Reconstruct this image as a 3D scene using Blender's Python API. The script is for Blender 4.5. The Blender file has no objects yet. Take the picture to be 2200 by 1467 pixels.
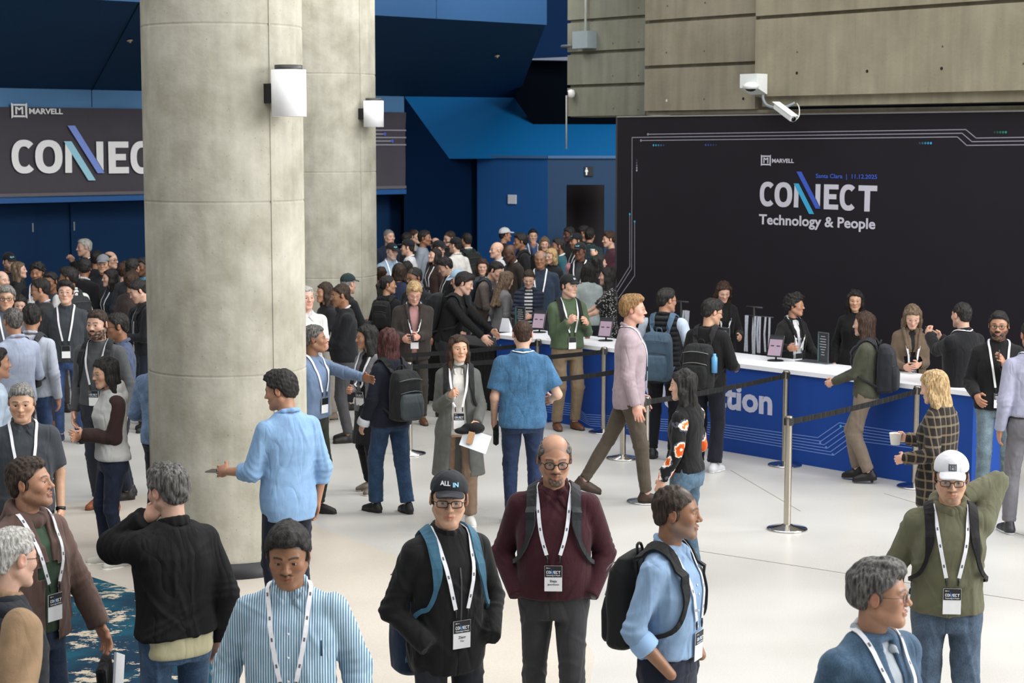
import bpy, math, random
import numpy as np
from mathutils import Vector, Matrix

# ---------------------------------------------------------------- camera, world, lights, exposure
F_PX, CAM_H, HORIZON = 3900.0, 3.32, 305.0
PITCH = math.atan((733.5 - HORIZON) / F_PX)
scene = bpy.context.scene
coll = scene.collection
cam_data = bpy.data.cameras.new('camera')
cam_data.sensor_width = 36.0
cam_data.lens = F_PX / 2200.0 * 36.0
cam_data.clip_end = 200
cam_data.dof.use_dof = True
cam_data.dof.focus_distance = 11.5
cam_data.dof.aperture_fstop = 6.3
camera = bpy.data.objects.new('camera', cam_data)
camera.location = (0, 0, CAM_H)
camera.rotation_euler = (math.pi / 2 - PITCH, 0, 0)
coll.objects.link(camera)
scene.camera = camera

world = bpy.data.worlds.new('daylight')
scene.world = world
world.use_nodes = True
world.node_tree.nodes['Background'].inputs[0].default_value = (0.86, 0.93, 1.0, 1)
world.node_tree.nodes['Background'].inputs[1].default_value = 0.29

def area(name, loc, target, sx, sy, power, col):
    l = bpy.data.lights.new(name, 'AREA')
    l.shape = 'RECTANGLE'; l.size = sx; l.size_y = sy; l.energy = power; l.color = col
    o = bpy.data.objects.new(name, l)
    o.location = loc
    o.rotation_euler = (Vector(target) - Vector(loc)).to_track_quat('-Z', 'Y').to_euler()
    coll.objects.link(o)
    return o
area('skylight', (0.5, 12.0, 11.0), (0.5, 13.5, 0), 17, 21, 2550, (1.0, 0.99, 0.975))
area('window_light', (13.5, 8.0, 6.5), (-4.0, 19.0, 3.6), 11, 7, 2600, (1.0, 1.0, 1.0))
area('column_edge_fill', (8.0, 19.0, 9.0), (-2.6, 18.5, 4.2), 5, 3, 1250, (1.0, 1.0, 1.0))  # added fill that brightens the right edges of both columns
area('banner_fill', (-2.5, 23.5, 6.5), (-5.5, 29.2, 2.6), 4, 1.5, 230, (1.0, 0.98, 0.95))  # added fill to lift the blue wall and its banner
area('far_crowd_fill', (1.0, 27.0, 7.5), (-1.5, 31.5, 1.5), 5, 2.5, 330, (1.0, 0.97, 0.92))  # added fill so the people at the back stay visible
scene.view_settings.view_transform = 'Standard'
scene.view_settings.look = 'None'
scene.view_settings.exposure = 0.0
scene.view_settings.gamma = 1.0
scene.view_settings.use_curve_mapping = False

# ---------------------------------------------------------------- pixel rays
CP, SP = math.cos(PITCH), math.sin(PITCH)
def ray(u, v):
    a = (u - 1100.0) / F_PX; b = (v - 733.5) / F_PX
    return Vector((a, CP - b * SP, -SP - b * CP))
def at_z(u, v, z=0.0):
    d = ray(u, v); t = (z - CAM_H) / d.z
    return Vector((d.x * t, d.y * t, z))
def at_y(u, v, y):
    d = ray(u, v); t = y / d.y
    return Vector((d.x * t, y, CAM_H + d.z * t))

# ---------------------------------------------------------------- materials
def lin(c):
    if isinstance(c, str):
        c = [int(c[i:i + 2], 16) / 255 for i in (0, 2, 4)]
    return tuple((x / 12.92 if x <= 0.04045 else ((x + 0.055) / 1.055) ** 2.4) for x in c[:3])
MATS = {}
def new_mat(name):
    m = bpy.data.materials.new(name); m.use_nodes = True
    nt = m.node_tree
    return m, nt, nt.nodes['Principled BSDF']
def N(nt, typ, **kw):
    n = nt.nodes.new(typ)
    for k, v in kw.items():
        if k.startswith('i_'):
            key = k[2:]
            n.inputs[int(key) if key.isdigit() else key].default_value = v
        else:
            setattr(n, k, v)
    return n
def ramp(nt, stops):
    r = nt.nodes.new('ShaderNodeValToRGB')
    e = r.color_ramp.elements
    while len(e) > 1: e.remove(e[-1])
    e[0].position = stops[0][0]; e[0].color = (*stops[0][1], 1)
    for p, c in stops[1:]:
        x = e.new(p); x.color = (*c, 1)
    return r
def mul(c, k): return tuple(min(1, x * k) for x in c)
def plain(col, rough=0.6, metal=0.0, spec=0.5, noise=0.0, nscale=30, bump=0.0, bscale=80, emit=0.0, coat=0.0):
    key = ('plain', col, rough, metal, spec, noise, nscale, bump, bscale, emit)
    if key in MATS: return MATS[key]
    m, nt, b = new_mat('surface')
    c = lin(col)
    b.inputs['Base Color'].default_value = (*c, 1)
    b.inputs['Roughness'].default_value = rough
    b.inputs['Metallic'].default_value = metal
    b.inputs['Specular IOR Level'].default_value = spec
    b.inputs['Coat Weight'].default_value = coat
    if emit:
        b.inputs['Emission Color'].default_value = (*c, 1)
        b.inputs['Emission Strength'].default_value = emit
    tc = N(nt, 'ShaderNodeTexCoord')
    n1 = N(nt, 'ShaderNodeTexNoise', i_Scale=nscale, i_Detail=4.0)
    nt.links.new(tc.outputs['Object'], n1.inputs['Vector'])
    a = max(noise, 0.03)
    r = ramp(nt, [(0.25, mul(c, 1 - a)), (0.75, mul(c, 1 + a))])
    nt.links.new(n1.outputs['Fac'], r.inputs[0])
    nt.links.new(r.outputs[0], b.inputs['Base Color'])
    if bump:
        n2 = N(nt, 'ShaderNodeTexNoise', i_Scale=bscale, i_Detail=3.0)
        nt.links.new(tc.outputs['Object'], n2.inputs['Vector'])
        bp = N(nt, 'ShaderNodeBump', i_Strength=bump, i_Distance=0.01)
        nt.links.new(n2.outputs['Fac'], bp.inputs['Height'])
        nt.links.new(bp.outputs[0], b.inputs['Normal'])
    MATS[key] = m
    return m

def dye(c):
    c = lin(c); g = .3 * c[0] + .5 * c[1] + .2 * c[2]
    return tuple((g + (x - g) * .80) * .80 + .001 for x in c)
def cloth(col, kind='cotton', col2=None, rough=0.85):
    """procedural cloth: cotton, knit, denim, stripe, plaid, floral, hatch, quilt, leather, spots"""
    key = ('cloth', col, kind, col2, rough)
    if key in MATS: return MATS[key]
    m, nt, b = new_mat('cloth_' + kind)
    c = dye(col); L = nt.links.new
    tc = N(nt, 'ShaderNodeTexCoord')
    b.inputs['Roughness'].default_value = rough
    b.inputs['Specular IOR Level'].default_value = 0.25
    if kind not in ('leather',):
        b.inputs['Sheen Weight'].default_value = 0.08
    fine = N(nt, 'ShaderNodeTexNoise', i_Scale=14.0, i_Detail=5.0)
    L(tc.outputs['Object'], fine.inputs['Vector'])
    amt = {'denim': 0.28, 'knit': 0.14, 'hatch': 0.22}.get(kind, 0.10)
    rr = ramp(nt, [(0.3, mul(c, 1 - amt)), (0.7, mul(c, 1 + amt))])
    L(fine.outputs['Fac'], rr.inputs[0])
    out = rr.outputs[0]
    hs = None
    if kind == 'denim' or kind == 'hatch':
        n2 = N(nt, 'ShaderNodeTexNoise', i_Scale=260.0, i_Detail=2.0)
        mp = N(nt, 'ShaderNodeMapping'); mp.inputs['Scale'].default_value = (1, 1, 0.35)
        L(tc.outputs['Object'], mp.inputs['Vector']); L(mp.outputs[0], n2.inputs['Vector'])
        r2 = ramp(nt, [(0.35, (0.75,) * 3), (0.65, (1.25,) * 3)])
        L(n2.outputs['Fac'], r2.inputs[0])
        mx = N(nt, 'ShaderNodeMix', data_type='RGBA', blend_type='MULTIPLY'); mx.inputs[0].default_value = 0.8
        L(out, mx.inputs[6]); L(r2.outputs[0], mx.inputs[7]); out = mx.outputs[2]
    if kind in ('stripe', 'plaid', 'hstripe'):
        c2 = dye(col2)
        sep = N(nt, 'ShaderNodeSeparateXYZ'); L(tc.outputs['Object'], sep.inputs[0])
        def band(sock, freq, thr):
            a = N(nt, 'ShaderNodeMath', operation='MULTIPLY'); a.inputs[1].default_value = freq; L(sock, a.inputs[0])
            f = N(nt, 'ShaderNodeMath', operation='FRACT'); L(a.outputs[0], f.inputs[0])
            g = N(nt, 'ShaderNodeMath', operation='LESS_THAN'); g.inputs[1].default_value = thr; L(f.outputs[0], g.inputs[0])
            return g.outputs[0]
        def mix(o, fac, cc, k=1.0):
            mx = N(nt, 'ShaderNodeMix', data_type='RGBA')
            mm = N(nt, 'ShaderNodeMath', operation='MULTIPLY'); mm.inputs[1].default_value = k; L(fac, mm.inputs[0])
            L(mm.outputs[0], mx.inputs[0]); L(o, mx.inputs[6]); mx.inputs[7].default_value = (*cc, 1)
            return mx.outputs[2]
        if kind == 'stripe':
            ad = N(nt, 'ShaderNodeMath', operation='ADD'); L(sep.outputs[0], ad.inputs[0]); L(sep.outputs[1], ad.inputs[1])
            out = mix(out, band(sep.outputs[0], 95.0, 0.5), c2)
        elif kind == 'hstripe':
            out = mix(out, band(sep.outputs[2], 22.0, 0.5), c2)
        else:
            ad = N(nt, 'ShaderNodeMath', operation='SUBTRACT'); L(sep.outputs[0], ad.inputs[0]); L(sep.outputs[1], ad.inputs[1])
            out = mix(out, band(ad.outputs[0], 15.0, 0.22), c2, 0.6)
            out = mix(out, band(sep.outputs[2], 15.0, 0.22), c2, 0.6)
            out = mix(out, band(ad.outputs[0], 15.0, 0.03), lin('5a3b24'), 0.8)
    if kind in ('floral', 'spots'):
        vo = N(nt, 'ShaderNodeTexVoronoi', i_Scale=9.0 if kind == 'floral' else 42.0)
        wv = N(nt, 'ShaderNodeTexNoise', i_Scale=22.0); L(tc.outputs['Object'], wv.inputs['Vector'])
        mxv = N(nt, 'ShaderNodeMix', data_type='RGBA'); mxv.inputs[0].default_value = 0.05
        L(tc.outputs['Object'], mxv.inputs[6]); L(wv.outputs['Color'], mxv.inputs[7]); L(mxv.outputs[2], vo.inputs['Vector'])
        if kind == 'floral':
            r2 = ramp(nt, [(0.0, lin('e8d0b8')), (0.12, lin('c8501a')), (0.36, lin('e07a30')), (0.42, lin('efe6da')), (0.5, lin('50505c')), (0.56, c)])
            r2.color_ramp.interpolation = 'CONSTANT'
        else:
            r2 = ramp(nt, [(0.0, lin(col2)), (0.3, lin(col2)), (0.34, c)])
        L(vo.outputs['Distance'], r2.inputs[0]); out = r2.outputs[0]
    L(out, b.inputs['Base Color'])
    # folds and weave
    big = N(nt, 'ShaderNodeTexNoise', i_Scale=5.5, i_Detail=2.0, i_Distortion=1.6)
    mp2 = N(nt, 'ShaderNodeMapping'); mp2.inputs['Scale'].default_value = (1.6, 1.6, 0.7)
    L(tc.outputs['Object'], mp2.inputs['Vector']); L(mp2.outputs[0], big.inputs['Vector'])
    bp = N(nt, 'ShaderNodeBump', i_Strength=0.35 if kind != 'leather' else 0.6, i_Distance=0.018)
    L(big.outputs['Fac'], bp.inputs['Height'])
    weave = N(nt, 'ShaderNodeTexNoise', i_Scale=150.0 if kind == 'knit' else 320.0, i_Detail=1.0)
    L(tc.outputs['Object'], weave.inputs['Vector'])
    bp2 = N(nt, 'ShaderNodeBump', i_Strength=0.35 if kind == 'knit' else 0.2, i_Distance=0.003)
    L(weave.outputs['Fac'], bp2.inputs['Height']); L(bp.outputs[0], bp2.inputs['Normal'])
    nrm = bp2.outputs[0]
    cr = N(nt, 'ShaderNodeTexNoise', i_Scale=4.2, i_Detail=2.0, i_Distortion=.5, i_Roughness=.4)
    mp3 = N(nt, 'ShaderNodeMapping'); mp3.inputs['Scale'].default_value = (1.9, 1.9, .62); mp3.inputs['Rotation'].default_value = (.35, .25, .2)
    L(tc.outputs['Object'], mp3.inputs['Vector']); L(mp3.outputs[0], cr.inputs['Vector'])
    sb = N(nt, 'ShaderNodeMath', operation='SUBTRACT'); sb.inputs[1].default_value = .5; L(cr.outputs['Fac'], sb.inputs[0])
    ab_ = N(nt, 'ShaderNodeMath', operation='ABSOLUTE'); L(sb.outputs[0], ab_.inputs[0])
    mn = N(nt, 'ShaderNodeMath', operation='MINIMUM'); mn.inputs[1].default_value = .11; L(ab_.outputs[0], mn.inputs[0])
    bp3 = N(nt, 'ShaderNodeBump', i_Strength={'knit': .35, 'leather': .9, 'denim': .5}.get(kind, .6), i_Distance=.06)
    L(mn.outputs[0], bp3.inputs['Height']); L(nrm, bp3.inputs['Normal']); nrm = bp3.outputs[0]
    if kind == 'quilt':
        sp = N(nt, 'ShaderNodeSeparateXYZ'); L(tc.outputs['Object'], sp.inputs[0])
        a = N(nt, 'ShaderNodeMath', operation='MULTIPLY'); a.inputs[1].default_value = 60.0; L(sp.outputs[2], a.inputs[0])
        s = N(nt, 'ShaderNodeMath', operation='SINE'); L(a.outputs[0], s.inputs[0])
        ab = N(nt, 'ShaderNodeMath', operation='ABSOLUTE'); L(s.outputs[0], ab.inputs[0])
        bq = N(nt, 'ShaderNodeBump', i_Strength=0.9, i_Distance=0.02); L(ab.outputs[0], bq.inputs['Height']); L(nrm, bq.inputs['Normal'])
        nrm = bq.outputs[0]
    L(nrm, b.inputs['Normal'])
    MATS[key] = m
    return m

def skin_mat():
    if 'skin' in MATS: return MATS['skin']
    m, nt, b = new_mat('skin'); L = nt.links.new
    at = N(nt, 'ShaderNodeAttribute', attribute_name='tone')
    tc = N(nt, 'ShaderNodeTexCoord')
    n = N(nt, 'ShaderNodeTexNoise', i_Scale=28.0, i_Detail=4.0); L(tc.outputs['Object'], n.inputs['Vector'])
    r = ramp(nt, [(0.3, (0.9, 0.88, 0.87)), (0.7, (1.06, 1.05, 1.05))]); L(n.outputs['Fac'], r.inputs[0])
    mx = N(nt, 'ShaderNodeMix', data_type='RGBA', blend_type='MULTIPLY'); mx.inputs[0].default_value = 1.0
    L(at.outputs['Color'], mx.inputs[6]); L(r.outputs[0], mx.inputs[7]); L(mx.outputs[2], b.inputs['Base Color'])
    b.inputs['Roughness'].default_value = 0.48
    b.inputs['Specular IOR Level'].default_value = 0.42
    b.inputs['Subsurface Weight'].default_value = 0.06
    b.inputs['Subsurface Radius'].default_value = (0.02, 0.008, 0.004)
    bp = N(nt, 'ShaderNodeBump', i_Strength=0.12, i_Distance=0.003)
    n2 = N(nt, 'ShaderNodeTexNoise', i_Scale=220.0, i_Detail=2.0); L(tc.outputs['Object'], n2.inputs['Vector'])
    L(n2.outputs['Fac'], bp.inputs['Height']); L(bp.outputs[0], b.inputs['Normal'])
    MATS['skin'] = m
    return m
def hair_mat(col, col2=None):
    key = ('hair', col, col2)
    if key in MATS: return MATS[key]
    m, nt, b = new_mat('hair'); L = nt.links.new
    c = lin(col); c2 = lin(col2) if col2 else mul(c, 2.1)
    tc = N(nt, 'ShaderNodeTexCoord')
    mp = N(nt, 'ShaderNodeMapping'); mp.inputs['Scale'].default_value = (1.0, 1.0, 0.16)
    n = N(nt, 'ShaderNodeTexNoise', i_Scale=95.0, i_Detail=4.0)
    L(tc.outputs['Object'], mp.inputs['Vector']); L(mp.outputs[0], n.inputs['Vector'])
    r = ramp(nt, [(0.36, mul(c, 0.6)), (0.66, c2)]); L(n.outputs['Fac'], r.inputs[0]); L(r.outputs[0], b.inputs['Base Color'])
    b.inputs['Roughness'].default_value = 0.5
    b.inputs['Specular IOR Level'].default_value = 0.3
    bp = N(nt, 'ShaderNodeBump', i_Strength=0.55, i_Distance=0.010)
    L(n.outputs['Fac'], bp.inputs['Height'])
    n3 = N(nt, 'ShaderNodeTexNoise', i_Scale=330.0, i_Detail=3.0); L(mp.outputs[0], n3.inputs['Vector'])
    bp2 = N(nt, 'ShaderNodeBump', i_Strength=0.9, i_Distance=0.005); L(n3.outputs['Fac'], bp2.inputs['Height']); L(bp.outputs[0], bp2.inputs['Normal']); L(bp2.outputs[0], b.inputs['Normal'])
    r3 = ramp(nt, [(.35, (.62,) * 3), (.65, (1.25,) * 3)]); L(n3.outputs['Fac'], r3.inputs[0])
    mx = N(nt, 'ShaderNodeMix', data_type='RGBA', blend_type='MULTIPLY'); mx.inputs[0].default_value = .8
    L(r.outputs[0], mx.inputs[6]); L(r3.outputs[0], mx.inputs[7]); L(mx.outputs[2], b.inputs['Base Color'])
    MATS[key] = m
    return m
def lens_mat():
    if 'lens' in MATS: return MATS['lens']
    m, nt, b = new_mat('lens')
    nt.nodes.remove(b)
    out = nt.nodes['Material Output']
    t = N(nt, 'ShaderNodeBsdfTransparent'); g = N(nt, 'ShaderNodeBsdfGlossy'); g.inputs['Roughness'].default_value = 0.05
    mx = N(nt, 'ShaderNodeMixShader'); mx.inputs[0].default_value = 0.09
    nt.links.new(t.outputs[0], mx.inputs[1]); nt.links.new(g.outputs[0], mx.inputs[2]); nt.links.new(mx.outputs[0], out.inputs[0])
    MATS['lens'] = m
    return m

# ---------------------------------------------------------------- mesh helpers
def link(name, me, mat=None, parent=None):
    o = bpy.data.objects.new(name, me)
    coll.objects.link(o)
    if mat is not None and me is not None and not me.materials: me.materials.append(mat)
    if parent is not None: o.parent = parent
    return o
def empty(name, loc=(0, 0, 0), rz=0.0):
    o = bpy.data.objects.new(name, None); coll.objects.link(o)
    o.location = loc; o.rotation_euler = (0, 0, rz); o.empty_display_size = 0.1
    return o
def tag(o, label, cat, group=None):
    o['label'] = label; o['category'] = cat
    if group: o['group'] = group
    return o
def structure(o, label=None):
    o['kind'] = 'structure'
    if label: o['label'] = label
    return o
def mesh_np(name, V, Q, smooth=True):
    me = bpy.data.meshes.new(name)
    V = np.ascontiguousarray(V, np.float32); Q = np.ascontiguousarray(Q, np.int32)
    n = len(Q); k = Q.shape[1]
    me.vertices.add(len(V)); me.vertices.foreach_set('co', V.ravel())
    me.loops.add(n * k); me.loops.foreach_set('vertex_index', Q.ravel())
    me.polygons.add(n)
    me.polygons.foreach_set('loop_start', np.arange(0, n * k, k, dtype=np.int32))
    me.polygons.foreach_set('loop_total', np.full(n, k, np.int32))
    me.polygons.foreach_set('use_smooth', np.full(n, smooth, bool))
    me.update(calc_edges=True)
    return me
def mesh_py(name, V, F, smooth=False):
    me = bpy.data.meshes.new(name)
    me.from_pydata([tuple(v) for v in V], [], F)
    if smooth:
        me.polygons.foreach_set('use_smooth', np.full(len(F), True, bool))
    me.update()
    return me
class MB:
    """collects simple solids into one mesh"""
    def __init__(s): s.V = []; s.F = []; s.sm = []
    def add(s, V, F, smooth=False):
        b = len(s.V); s.V += [tuple(v) for v in V]; s.F += [tuple(i + b for i in f) for f in F]; s.sm += [smooth] * len(F)
        return s
    def box(s, c, d, M=None, bev=0.0):
        x, y, z = [k / 2 for k in d]
        if bev <= 0:
            P = [Vector((i * x, j * y, k * z)) for i in (-1, 1) for j in (-1, 1) for k in (-1, 1)]
            F = [(0, 1, 3, 2), (4, 6, 7, 5), (0, 4, 5, 1), (2, 3, 7, 6), (0, 2, 6, 4), (1, 5, 7, 3)]
        else:
            P = []; e = bev
            for k, q in ((-z, e), (-z + e, 0), (z - e, 0), (z, e)):
                for (i, j) in ((-x + e, -y), (x - e, -y), (x, -y + e), (x, y - e), (x - e, y), (-x + e, y), (-x, y - e), (-x, -y + e)):
                    P.append(Vector((i * (1 - q / max(x, 1e-6) * (q > 0)), j * (1 - q / max(y, 1e-6) * (q > 0)), k)))
            F = [tuple(range(7, -1, -1)), tuple(range(24, 32))]
            for r in range(3):
                for i in range(8):
                    F.append((r * 8 + i, r * 8 + (i + 1) % 8, (r + 1) * 8 + (i + 1) % 8, (r + 1) * 8 + i))
        c = Vector(c)
        P = [((M @ p) if M is not None else p) + c for p in P]
        return s.add(P, F)
    def lathe(s, prof, c=(0, 0, 0), seg=32, M=None, smooth=True, a0=0.0, a1=2 * math.pi):
        P = []; F = []; full = abs(a1 - a0 - 2 * math.pi) < 1e-6
        n = seg if full else seg + 1
        for (r, z) in prof:
            for i in range(n):
                a = a0 + (a1 - a0) * i / seg
                P.append(Vector((r * math.cos(a), r * math.sin(a), z)))
        for k in range(len(prof) - 1):
            for i in range(seg):
                j = (i + 1) % n if full else i + 1
                F.append((k * n + i, k * n + j, (k + 1) * n + j, (k + 1) * n + i))
        c = Vector(c)
        P = [((M @ p) if M is not None else p) + c for p in P]
        return s.add(P, F, smooth)
    def tube(s, pts, r, seg=8, closed=False, flat=None, normals=None, smooth=True):
        """sweep; flat=(half width, half thickness) gives a strap lying across 'normals'"""
        pts = [Vector(p) for p in pts]; n = len(pts)
        P = []; F = []; prev = None
        m = seg if flat is None else 4
        for i, p in enumerate(pts):
            a = pts[(i - 1) % n] if (closed or i > 0) else p
            b = pts[(i + 1) % n] if (closed or i < n - 1) else p
            t = (b - a)
            t = t.normalized() if t.length > 1e-9 else Vector((0, 0, 1))
            if normals is not None: nn = Vector(normals[i])
            elif prev is None: nn = t.orthogonal()
            else: nn = prev
            nn = (nn - t * nn.dot(t))
            nn = nn.normalized() if nn.length > 1e-6 else t.orthogonal().normalized()
            prev = nn; sd = t.cross(nn)
            if flat is None:
                rr = r[i] if isinstance(r, (list, tuple)) else r
                for k in range(m):
                    ang = 2 * math.pi * k / m
                    P.append(p + nn * (rr * math.cos(ang)) + sd * (rr * math.sin(ang)))
            else:
                w, h = flat
                if isinstance(w, (list, tuple)): w = w[i]
                P += [p + sd * w + nn * h, p - sd * w + nn * h, p - sd * w - nn * h, p + sd * w - nn * h]
        cnt = n if closed else n - 1
        for i in range(cnt):
            j = (i + 1) % n
            for k in range(m):
                F.append((i * m + k, i * m + (k + 1) % m, j * m + (k + 1) % m, j * m + k))
        if not closed:
            F.append(tuple(range(m - 1, -1, -1))); F.append(tuple((n - 1) * m + k for k in range(m)))
        return s.add(P, F, smooth and flat is None)
    def prism(s, pts, d):
        """polygon (list of 3D points) pushed along vector d"""
        n = len(pts); d = Vector(d)
        P = [Vector(p) for p in pts] + [Vector(p) + d for p in pts]
        F = [tuple(range(n - 1, -1, -1)), tuple(range(n, 2 * n))] + [(i, (i + 1) % n, n + (i + 1) % n, n + i) for i in range(n)]
        return s.add(P, F)
    def mesh(s, name):
        me = mesh_py(name, s.V, s.F)
        me.polygons.foreach_set('use_smooth', np.array(s.sm, bool))
        return me
    def build(s, name, mat, parent=None):
        return link(name, s.mesh(name), mat, parent)

def text_mesh(txt, height, bold=0.0, depth=0.002, width=None):
    cu = bpy.data.curves.new('lettering', 'FONT')
    cu.body = txt; cu.size = 1.0; cu.extrude = 0.0; cu.offset = bold; cu.resolution_u = 3
    o = bpy.data.objects.new('lettering', cu); coll.objects.link(o)
    dg = bpy.context.evaluated_depsgraph_get(); dg.update()
    me = bpy.data.meshes.new_from_object(o.evaluated_get(dg))
    bpy.data.objects.remove(o); bpy.data.curves.remove(cu)
    n = len(me.vertices)
    if n:
        co = np.empty(n * 3, np.float32); me.vertices.foreach_get('co', co); co = co.reshape(-1, 3)
        k = height / 0.729          # cap height of the built-in font
        x0 = co[:, 0].min(); co[:, 0] -= x0
        wx = (width / (co[:, 0].max() or 1)) if width else k
        co[:, 0] *= wx; co[:, 1] *= k; co[:, 2] = depth
        me.vertices.foreach_set('co', co.ravel()); me.update()
    return me
# ---------------------------------------------------------------- signed-distance modelling (organic shapes)
f32 = np.float32
def V3(*a): return np.array(a, f32)
def prim_box(p):
    t = p['t']
    if t == 'cap':
        lo = np.minimum(p['a'] - p['ra'], p['b'] - p['rb']); hi = np.maximum(p['a'] + p['ra'], p['b'] + p['rb'])
    elif t == 'ell':
        r = np.abs(p['R'].T) @ p['r'] if p['R'] is not None else p['r']
        lo, hi = p['c'] - r, p['c'] + r
    else:  # loft
        T = p['T']; w = T[:, 1].max(); dpt = (T[:, 2] + np.abs(T[:, 3])).max()
        c = np.array([[sx * w, sy * dpt, z] for sx in (-1, 1) for sy in (-1, 1) for z in (T[0, 0], T[-1, 0])], f32)
        c = c @ p['R'] + p['o']
        lo, hi = c.min(0), c.max(0)
    m = p['k'] + 0.012
    return lo - m, hi + m
def prim_eval(p, x, y, z):
    t = p['t']
    if t == 'cap':
        a, b = p['a'], p['b']; ab = b - a; l2 = float(ab @ ab) + 1e-9
        px, py, pz = x - a[0], y - a[1], z - a[2]
        h = np.clip((px * ab[0] + py * ab[1] + pz * ab[2]) / l2, 0, 1)
        qx, qy, qz = px - h * ab[0], py - h * ab[1], pz - h * ab[2]
        d = np.sqrt(qx * qx + qy * qy + qz * qz) - (p['ra'] + (p['rb'] - p['ra']) * h)
        if p['cut']:
            l = math.sqrt(l2)
            d = np.maximum(d, ((x - b[0]) * ab[0] + (y - b[1]) * ab[1] + (z - b[2]) * ab[2]) / l)
        return d
    if t == 'ell':
        px, py, pz = x - p['c'][0], y - p['c'][1], z - p['c'][2]
        if p['R'] is not None:
            R = p['R']
            px, py, pz = (R[0, 0] * px + R[0, 1] * py + R[0, 2] * pz, R[1, 0] * px + R[1, 1] * py + R[1, 2] * pz, R[2, 0] * px + R[2, 1] * py + R[2, 2] * pz)
        r = p['r']
        ax, ay, az = px / r[0], py / r[1], pz / r[2]
        k0 = np.sqrt(ax * ax + ay * ay + az * az)
        k1 = np.sqrt((ax / r[0]) ** 2 + (ay / r[1]) ** 2 + (az / r[2]) ** 2) + 1e-6
        return k0 * (k0 - 1) / k1
    R, T = p['R'], p['T']
    px, py, pz = x - p['o'][0], y - p['o'][1], z - p['o'][2]
    px, py, pz = (R[0, 0] * px + R[0, 1] * py + R[0, 2] * pz, R[1, 0] * px + R[1, 1] * py + R[1, 2] * pz, R[2, 0] * px + R[2, 1] * py + R[2, 2] * pz)
    px, py, pz = np.broadcast_arrays(px, py, pz)
    a = np.interp(pz, T[:, 0], T[:, 1]).astype(f32); b = np.interp(pz, T[:, 0], T[:, 2]).astype(f32)
    yo = np.interp(pz, T[:, 0], T[:, 3]).astype(f32)
    e = p['e']
    q = ((np.abs(px) / a) ** e + (np.abs(py - yo) / b) ** e + 1e-9) ** (1 / e)
    d = (q - 1) * np.minimum(a, b)
    rd = p['rd']
    dz = np.maximum(T[0, 0] - pz, pz - T[-1, 0])
    if rd > 0:
        u = np.maximum(d + rd, 0); w = np.maximum(dz + rd, 0)
        return np.minimum(np.maximum(d, dz) + 0, np.sqrt(u * u + w * w) - rd) if False else np.where((d > -rd) & (dz > -rd), np.sqrt(u * u + w * w) - rd, np.maximum(d, dz))
    return np.maximum(d, dz)
def smin(a, b, k):
    if k <= 0: return np.minimum(a, b)
    h = np.maximum(k - np.abs(a - b), 0) / k
    return np.minimum(a, b) - h * h * k * 0.25
def cap(a, b, ra, rb=None, k=0.02, op='u', cut=False):
    return dict(t='cap', a=np.array(a, f32), b=np.array(b, f32), ra=ra, rb=ra if rb is None else rb, k=k, op=op, cut=cut)
def ell(c, r, R=None, k=0.02, op='u'):
    return dict(t='ell', c=np.array(c, f32), r=np.array(r if hasattr(r, '__len__') else (r, r, r), f32), R=None if R is None else np.array(R, f32), k=k, op=op)
def loft(o, R, T, k=0.02, op='u', e=2.3, rd=0.0):
    return dict(t='loft', o=np.array(o, f32), R=np.array(R, f32), T=np.array(T, f32), k=k, op=op, e=e, rd=rd)
def fold(F, d, p):
    if p['op'] == 'u': return smin(F, d, p['k'])
    if p['op'] == 's': return -smin(-F, d, p['k'])
    return -smin(-F, -d, p['k'])        # intersect
def sdf_points(prims, P):
    x, y, z = P[:, 0].astype(f32), P[:, 1].astype(f32), P[:, 2].astype(f32)
    F = np.full(len(P), 9.0, f32)
    for p in prims:
        F = fold(F, prim_eval(p, x, y, z), p)
    return F
def grad(prims, P, h=0.004):
    G = np.zeros_like(P)
    for i in range(3):
        e = np.zeros(3, f32); e[i] = h
        G[:, i] = sdf_points(prims, P + e) - sdf_points(prims, P - e)
    n = np.linalg.norm(G, axis=1, keepdims=True) + 1e-9
    return G / n
def polygonise(prims, h, post=None, clip=None):
    boxes = [prim_box(p) for p in prims]
    ub = [b for b, p in zip(boxes, prims) if p['op'] == 'u']
    lo = np.min([b[0] for b in ub], 0); hi = np.max([b[1] for b in ub], 0)
    if clip is not None: lo = np.maximum(lo, clip[0]); hi = np.minimum(hi, clip[1])
    n = np.maximum(((hi - lo) / h).astype(int) + 2, 3)
    ax = [(lo[i] + h * np.arange(n[i])).astype(f32) for i in range(3)]
    F = np.full(tuple(n), 1.0, f32)
    for p, (a, b) in zip(prims, boxes):
        i0 = np.maximum(((a - lo) / h).astype(int), 0); i1 = np.minimum(((b - lo) / h).astype(int) + 2, n)
        if p['op'] == 'i': i0 = np.zeros(3, int); i1 = n
        if np.any(i1 <= i0): continue
        sl = tuple(slice(int(i0[i]), int(i1[i])) for i in range(3))
        x = ax[0][sl[0]][:, None, None]; y = ax[1][sl[1]][None, :, None]; z = ax[2][sl[2]][None, None, :]
        F[sl] = fold(F[sl], prim_eval(p, x, y, z), p)
    if post is not None:
        F = post(F, ax[0][:, None, None], ax[1][None, :, None], ax[2][None, None, :])
    F[0] = F[-1] = 1; F[:, 0] = F[:, -1] = 1; F[:, :, 0] = F[:, :, -1] = 1
    return nets(F, lo, h)
CORN = np.array([(i, j, k) for i in (0, 1) for j in (0, 1) for k in (0, 1)])
EDG = [(a, b) for a in range(8) for b in range(a + 1, 8) if np.abs(CORN[a] - CORN[b]).sum() == 1]
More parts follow.
